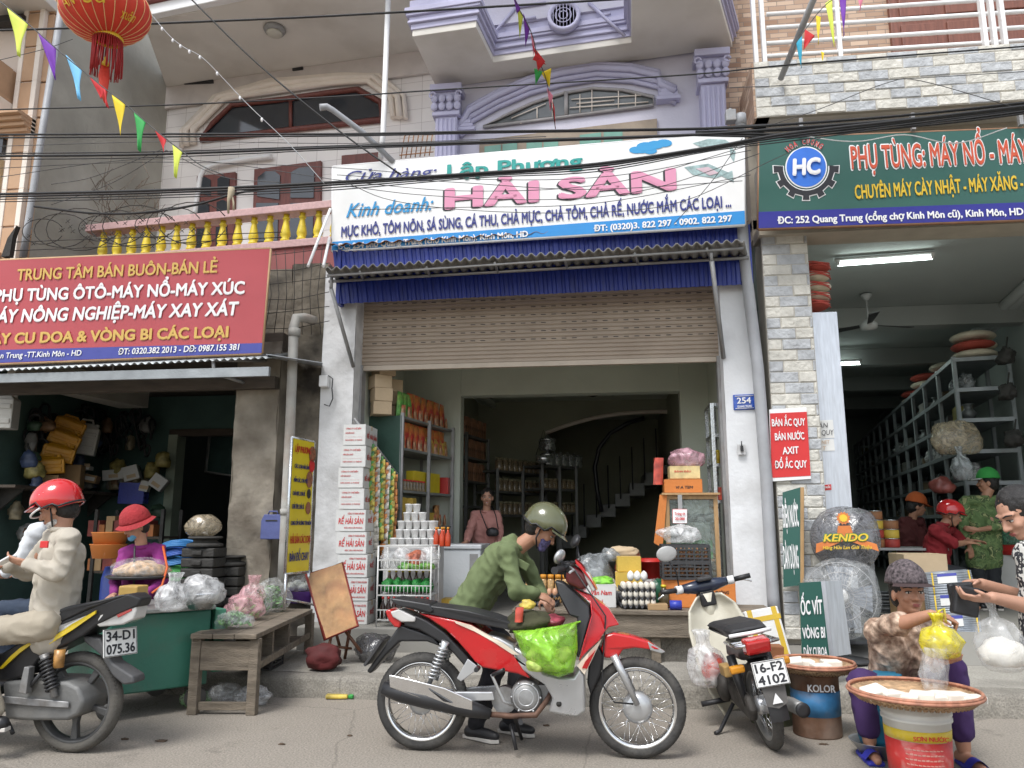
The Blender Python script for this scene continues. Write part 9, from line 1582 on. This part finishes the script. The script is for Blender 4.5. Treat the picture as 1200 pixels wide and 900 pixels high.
for dy, r, Y in ((0, .010, 6.5), (3.5, .008, 6.6), (25, .012, 6.4), (22, .006, 6.55), (29, .005, 6.6)): cable([(-20, 158+dy), (180, 157+dy*.95), (400, 157+dy*.62), (567, 154+dy*.5), (800, 151+dy*.3), (900, 147+dy*.2), (1060, 135+dy*.2), (1230, 117+dy*.3)], r, Y)
for dy, r, Y in ((0, .013, 6.3), (3, .009, 6.35), (6, .006, 6.4), (9, .005, 6.5)): cable([(-20, 228+dy), (150, 224+dy), (290, 219+dy), (400, 213+dy), (560, 203+dy*.6), (700, 192+dy), (830, 173+dy*.5), (920, 157+dy), (1060, 141+dy*.8), (1230, 121+dy*.6)], r, Y)
for dy, r in ((4, .011), (8, .012), (11, .009), (-2, .008)): cable([(815, 152+dy*.6), (880, 149+dy), (930, 147+dy*1.2), (1060, 137+dy*1.1), (1140, 130+dy), (1230, 120+dy*.8)], r, 6.6)
cable([(40, 242), (110, 250), (170, 249), (230, 240), (290, 224), (380, 214)], .011); cable([(217, -8), (300, 73), (397, 153), (470, 205)], .008, 6.2)
for pts in ([(-20, 198), (180, 190), (400, 197), (560, 210), (720, 206), (880, 176)], [(-20, 210), (190, 186), (420, 214), (560, 224), (720, 214), (880, 170)], [(408, 215), (460, 235), (560, 247), (700, 249), (800, 236), (900, 190), (965, 160)], [(405, 218), (500, 229), (640, 234), (760, 222), (890, 180)], [(-20, 172), (200, 166), (420, 168), (640, 160)], [(60, 216), (110, 207), (190, 175)], [(60, 240), (130, 215), (195, 176)], [(195, 176), (260, 207), (330, 214)], [(855, 103), (1000, 96), (1230, 82)], [(905, 146), (960, 128), (1040, 97), (1080, 95), (1190, 126)], [(395, 205), (540, 214), (690, 222), (870, 212)], [(-20, 75), (50, 58), (85, 46)], [(410, 246), (540, 243), (700, 238), (880, 205)], [(870, 162), (840, 205), (815, 235), (790, 262)]): cable(pts, .0034, 6.45, 'thin grey wire sagging across the fronts', thinw, 5, 'thin sagging wires')
cable([(930, 158), (1000, 166), (1060, 158), (1120, 168), (1180, 150)], .005, 6.7, 'pale thin wire looping over the green sign', steel_w, 5, None)
p = at(271, 226, 6.28); single('cable_tie', 'knot of pale rope tied on the thick cable bundle', 'rope', MB().tube([p+V((0, 0, .05)), p, p+V((-.01, -.02, -.08)), p+V((-.015, 0, -.2))], [.03, .032, .014, .010], 8).tube([p, p+V((.03, 0, -.1)), p+V((.035, 0, -.17))], .010, 6), mat('tan_rope', (.45, .38, .27), rough=.8))
pts = crom([at(x, y, 6.2-.002*x) for x, y in ((160, -5), (195, 38), (215, 55), (240, 70), (290, 122), (340, 170), (380, 215))]); t = thing('lamp_string', 'white string of tiny lamps slanting under the eave of the tiled house', 'string lights', pts[0]); part('wire', MB().tube(pts, .003, 5), pvc, t)
for i in range(2, len(pts)-8, 3): part('tiny_lamp', MB().ell(pts[i]+V((0, 0, -.015)), (.011, .011, .02), n=8, m=6), steel_w, t)
FL = lambda n, c: mat('flag_'+n, c, rough=.7, var=.08, bump=.15, bscale=8)
fc = dict(l=FL('lime', (.62, .70, .10)), v=FL('violet', (.16, .03, .36)), b=FL('sky_blue', (.18, .50, .78)), r=FL('red', (.55, .025, .03)), y=FL('yellow', (.75, .56, .02)), g=FL('green', (.03, .32, .07)), p=FL('pink', (.70, .22, .32)), c=FL('teal', (.02, .30, .45)))
def bunting(label, line, flags, Y, slope=0):
 Q_ = lambda x, y: at(x, y, Y+slope*y); pts = crom([Q_(*q) for q in line]); t = thing('bunting', label, 'bunting', pts[0]); part('string', MB().tube(pts, .004, 5), thinw, t)
 for k, (c, a, b, d) in enumerate(flags):
  A_, B_, D_ = Q_(*a), Q_(*b), Q_(*d); nn = (B_-A_).cross(D_-A_).normalized(); ph = k*1.7
  o = part('flag', MB().grid(lambda u, v: (A_.lerp(B_, u)).lerp(D_, v)+nn*.022*sin(v*4+ph)*(v)*cos(u*3+ph), 6, 8), fc[c], t); thick(o, .0015)
bunting('string of coloured pennants slanting past the red lantern', [(-10, -6), (8, 8), (33, 28), (66, 57), (96, 82), (123, 104), (147, 122), (171, 143), (195, 163), (214, 178), (236, 194), (262, 205)], [('l', (8, 8), (33, 28), (22, 66)), ('v', (44, 37), (66, 56), (64, 93)), ('b', (77, 64), (96, 82), (93, 117)), ('r', (104, 88), (124, 104), (118, 116)), ('r', (118, 100), (124, 104), (126, 126)), ('y', (131, 110), (147, 122), (141, 159)), ('g', (157, 132), (171, 143), (163, 177)), ('r', (181, 151), (195, 163), (192, 178)), ('l', (202, 168), (214, 178), (205, 208))], 4.4)
bunting('string of pennants hanging in front of the lavender house balcony', [(600, -10), (607, 8), (616, 24), (624, 42), (630, 66), (639, 90), (644, 112), (648, 132), (651, 151)], [('v', (600, -8), (610, 10), (606, 16)), ('l', (606, 6), (613, 20), (609, 45)), ('v', (613, 15), (621, 34), (616, 54)), ('p', (622, 38), (627, 50), (625, 66)), ('r', (624, 53), (639, 72), (631, 83)), ('r', (624, 70), (640, 76), (628, 62)), ('g', (626, 80), (636, 84), (628, 99)), ('y', (634, 85), (646, 80), (644, 103)), ('p', (641, 103), (648, 112), (645, 130)), ('r', (647, 118), (650, 126), (651, 151))], 5.6, .006)
bunting('string of pennants tied to the dark pole before the white balcony rail', [(925, 72), (933, 50), (945, 33), (958, 16), (972, 2), (990, -8), (1012, -14)], [('c', (933, 50), (940, 42), (939, 80)), ('r', (943, 34), (955, 42), (942, 58)), ('y', (956, 18), (962, 20), (959, 52)), ('l', (967, 4), (975, -2), (978, 55)), ('v', (983, -8), (992, -6), (989, 42)), ('y', (962, 60), (966, 62), (964, 71)), ('p', (1004, -10), (1014, -10), (1008, 12))], 6.4)
single('flag_pole', 'dark slanted pole fixed on the tiled balcony front', 'pole', MB().tube([at(958, -12, 6.3), at(915, 92, 7.3)], .03, 10), steel_g)
lc = at(124, 14, 4.9); lr = (at(169, 24, 4.9).x-at(80, 24, 4.9).x)/2; lh = lr*.70; t = thing('red_lantern', 'big round red festival lantern with gold lettering and a fringe', 'lantern', lc); lred = mat('red_lantern_cloth', (.62, .04, .015), rough=.6, var=.1, bump=.12, bscale=70); m = MB(); tl_ax = Matrix.Rotation(-.10, 3, 'Y')@Matrix.Rotation(.12, 3, 'X'); N = 24
def lp(a, b, s=1): q = 1-.018*abs(sin(a*N/2))*0+.016*(abs(cos(a*N/2))-.5); return lc+tl_ax@V((lr*q*s*cos(a)*cos(b), lr*q*s*sin(a)*cos(b), lh*s*sin(b)))
m.grid(lambda u, v: lp(2*pi*u, -1.32+2.64*v), 192, 28); part('lantern_body', m, lred, t); m = MB()
for k in range(N): a = 2*pi*(k+.0)/N; m.tube([lp(a, -1.3+2.6*i/16, 1.004) for i in range(17)], .0035, 4)
part('rib', m, mat('pale_rib', (.75, .45, .2), rough=.5), t); gold = mat('gold_trim', (.72, .48, .03), rough=.4, var=.1); bo = lc+tl_ax@V((0, 0, -lh*.985)); part('bottom_ring', MB().lathe([(lr*.33, -.012), (lr*.345, .012), (lr*.31, .012), (lr*.31, -.012), (lr*.33, -.012)], bo, 28), gold, t); m = MB()
for k in range(44): a = 2*pi*k/44; q = bo+V((lr*.325*cos(a), lr*.325*sin(a), -.01)); j = rnd.uniform(-.015, .015); m.tube([q, q+V((j*.3, j, -lr*.45)), q+V((j, j*.5, -lr*(.9+rnd.uniform(-.06, .06))))], .0042, 4)
part('fringe', m, mat('dark_red_thread', (.36, .015, .015), rough=.7), t); m = MB(); q = bo+V((0, 0, -lr*.62)); m.lathe([(.001, .05), (.014, .04), (.012, .02), (.03, -.01), (.03, -.03), (.001, -.035)], q, 12); part('tassel_bell', m, gold, t); m = MB(); m.tube([q, q+V((.0, 0, -.12)), q+V((.01, 0, -.26)), q+V((.03, 0, -.34))], [.03, .04, .025, .006], 8, flat=.3); part('tassel', m, lred, t)
for tx, a0, b0, w_, h_ in (('AN', -2.1, -.42, .36, .2), ('Sứ', -1.5, -.45, .55, .26), ('xuân', -.6, -.75, .42, .18)):
 mb = text_mb(tx, 0, .02); x0 = min(v.x for v in mb.v); x1 = max(v.x for v in mb.v); yy = max(v.y for v in mb.v)
 for v in mb.v: a, b = a0+(v.x-x0)/(x1-x0)*w_, b0+v.y/yy*h_*1.6; v.x, v.y, v.z = lp(a, b, 1.022)
 part('gold_lettering', mb, gold, t)
wire = mat('rusty_barbed_wire', (.035, .03, .026), rough=.8); m = MB()
for k in range(9):
 x = 50+22*k; rr = 24+8*(k % 3); m.tube([at(x+rr*cos(a), 283-9-.055*x+rr*.62*sin(a), 7.35+.05*(k % 4)) for a in [i*pi/9 for i in range(1, 18)]], .0055, 4)
for dy in (0, 10): m.tube([at(10, 294-dy, 7.3), at(110, 290-dy, 7.3), at(330, 278-dy*.6, 7.3)], .005, 4)
for k in range(40): p = at(rnd.uniform(30, 250), rnd.uniform(255, 290), 7.35); m.tube([p-V((.025, 0, .02)), p+V((.025, 0, .02))], .0035, 4); m.tube([p-V((.02, 0, -.02)), p+V((.02, 0, -.02))], .0035, 4)
single('barbed_wire', 'coils of rusty barbed wire along the top of the red sign', 'barbed wire', m, wire); m = MB()
for k in range(7): m.tube([at(312+11*k, 296-k*1.5, 7.5), at(318+9*k, 345, 7.5), at(310+11*k, 392, 7.5)], .004, 4)
for k in range(6): m.tube([at(308, 300+17*k, 7.5), at(345, 296+17*k+4*(k % 2), 7.5), at(386, 291+17*k, 7.5)], .004, 4)
single('wire_mesh', 'rusty wire mesh hung between the red sign and the white pillar', 'wire mesh', m, wire); m = MB()
for k in range(60): x = rnd.uniform(100, 185); y = rnd.uniform(215, 292); p = pp(x, y, 8.2, SB, -4); m.tube([p, p+V((rnd.uniform(-.2, .15), 0, .12)), p+V((rnd.uniform(-.35, .25), 0, rnd.uniform(.15, .4)))], .004, 4)
single('dry_vine', 'tangle of dry grey vine stems behind the yellow balusters', 'dry vine', m, mat('dry_stem', (.16, .12, .09), rough=.9)); m = MB(); p = at(8, 285, 7.2); m.prism([p+V((-.05, 0, -.15)), p+V((.05, 0, -.15)), p+V((.06, 0, .08)), p+V((.09, 0, .2)), p+V((.0, 0, .06))], (0, .06, 0)); single('iron_spike', 'dark iron spike above the left end of the red sign', 'spike', m, iron)
for k, (x, y, s_) in enumerate(((190, 868, .05), (146, 866, .03), (965, 872, .03), (640, 850, .03), (330, 872, .025), (410, 862, .02))): p = atz(x, y, .004); single('paper_scrap', ['brown scrap on the road near the cart', 'grey scrap behind the black motorbike', 'dark scrap by the moped wheel', 'small scrap under the red motorbike', 'tiny scrap on the open road', 'dark fleck on the road'][k], 'scrap', lump_mb((p.x, p.y, .004), (s_*.8, s_*.4, .006), k, .5), mat('litter_scrap', (.09, .06, .04), rough=.9, var=.5))
bpy.data.scenes.remove(TSC)
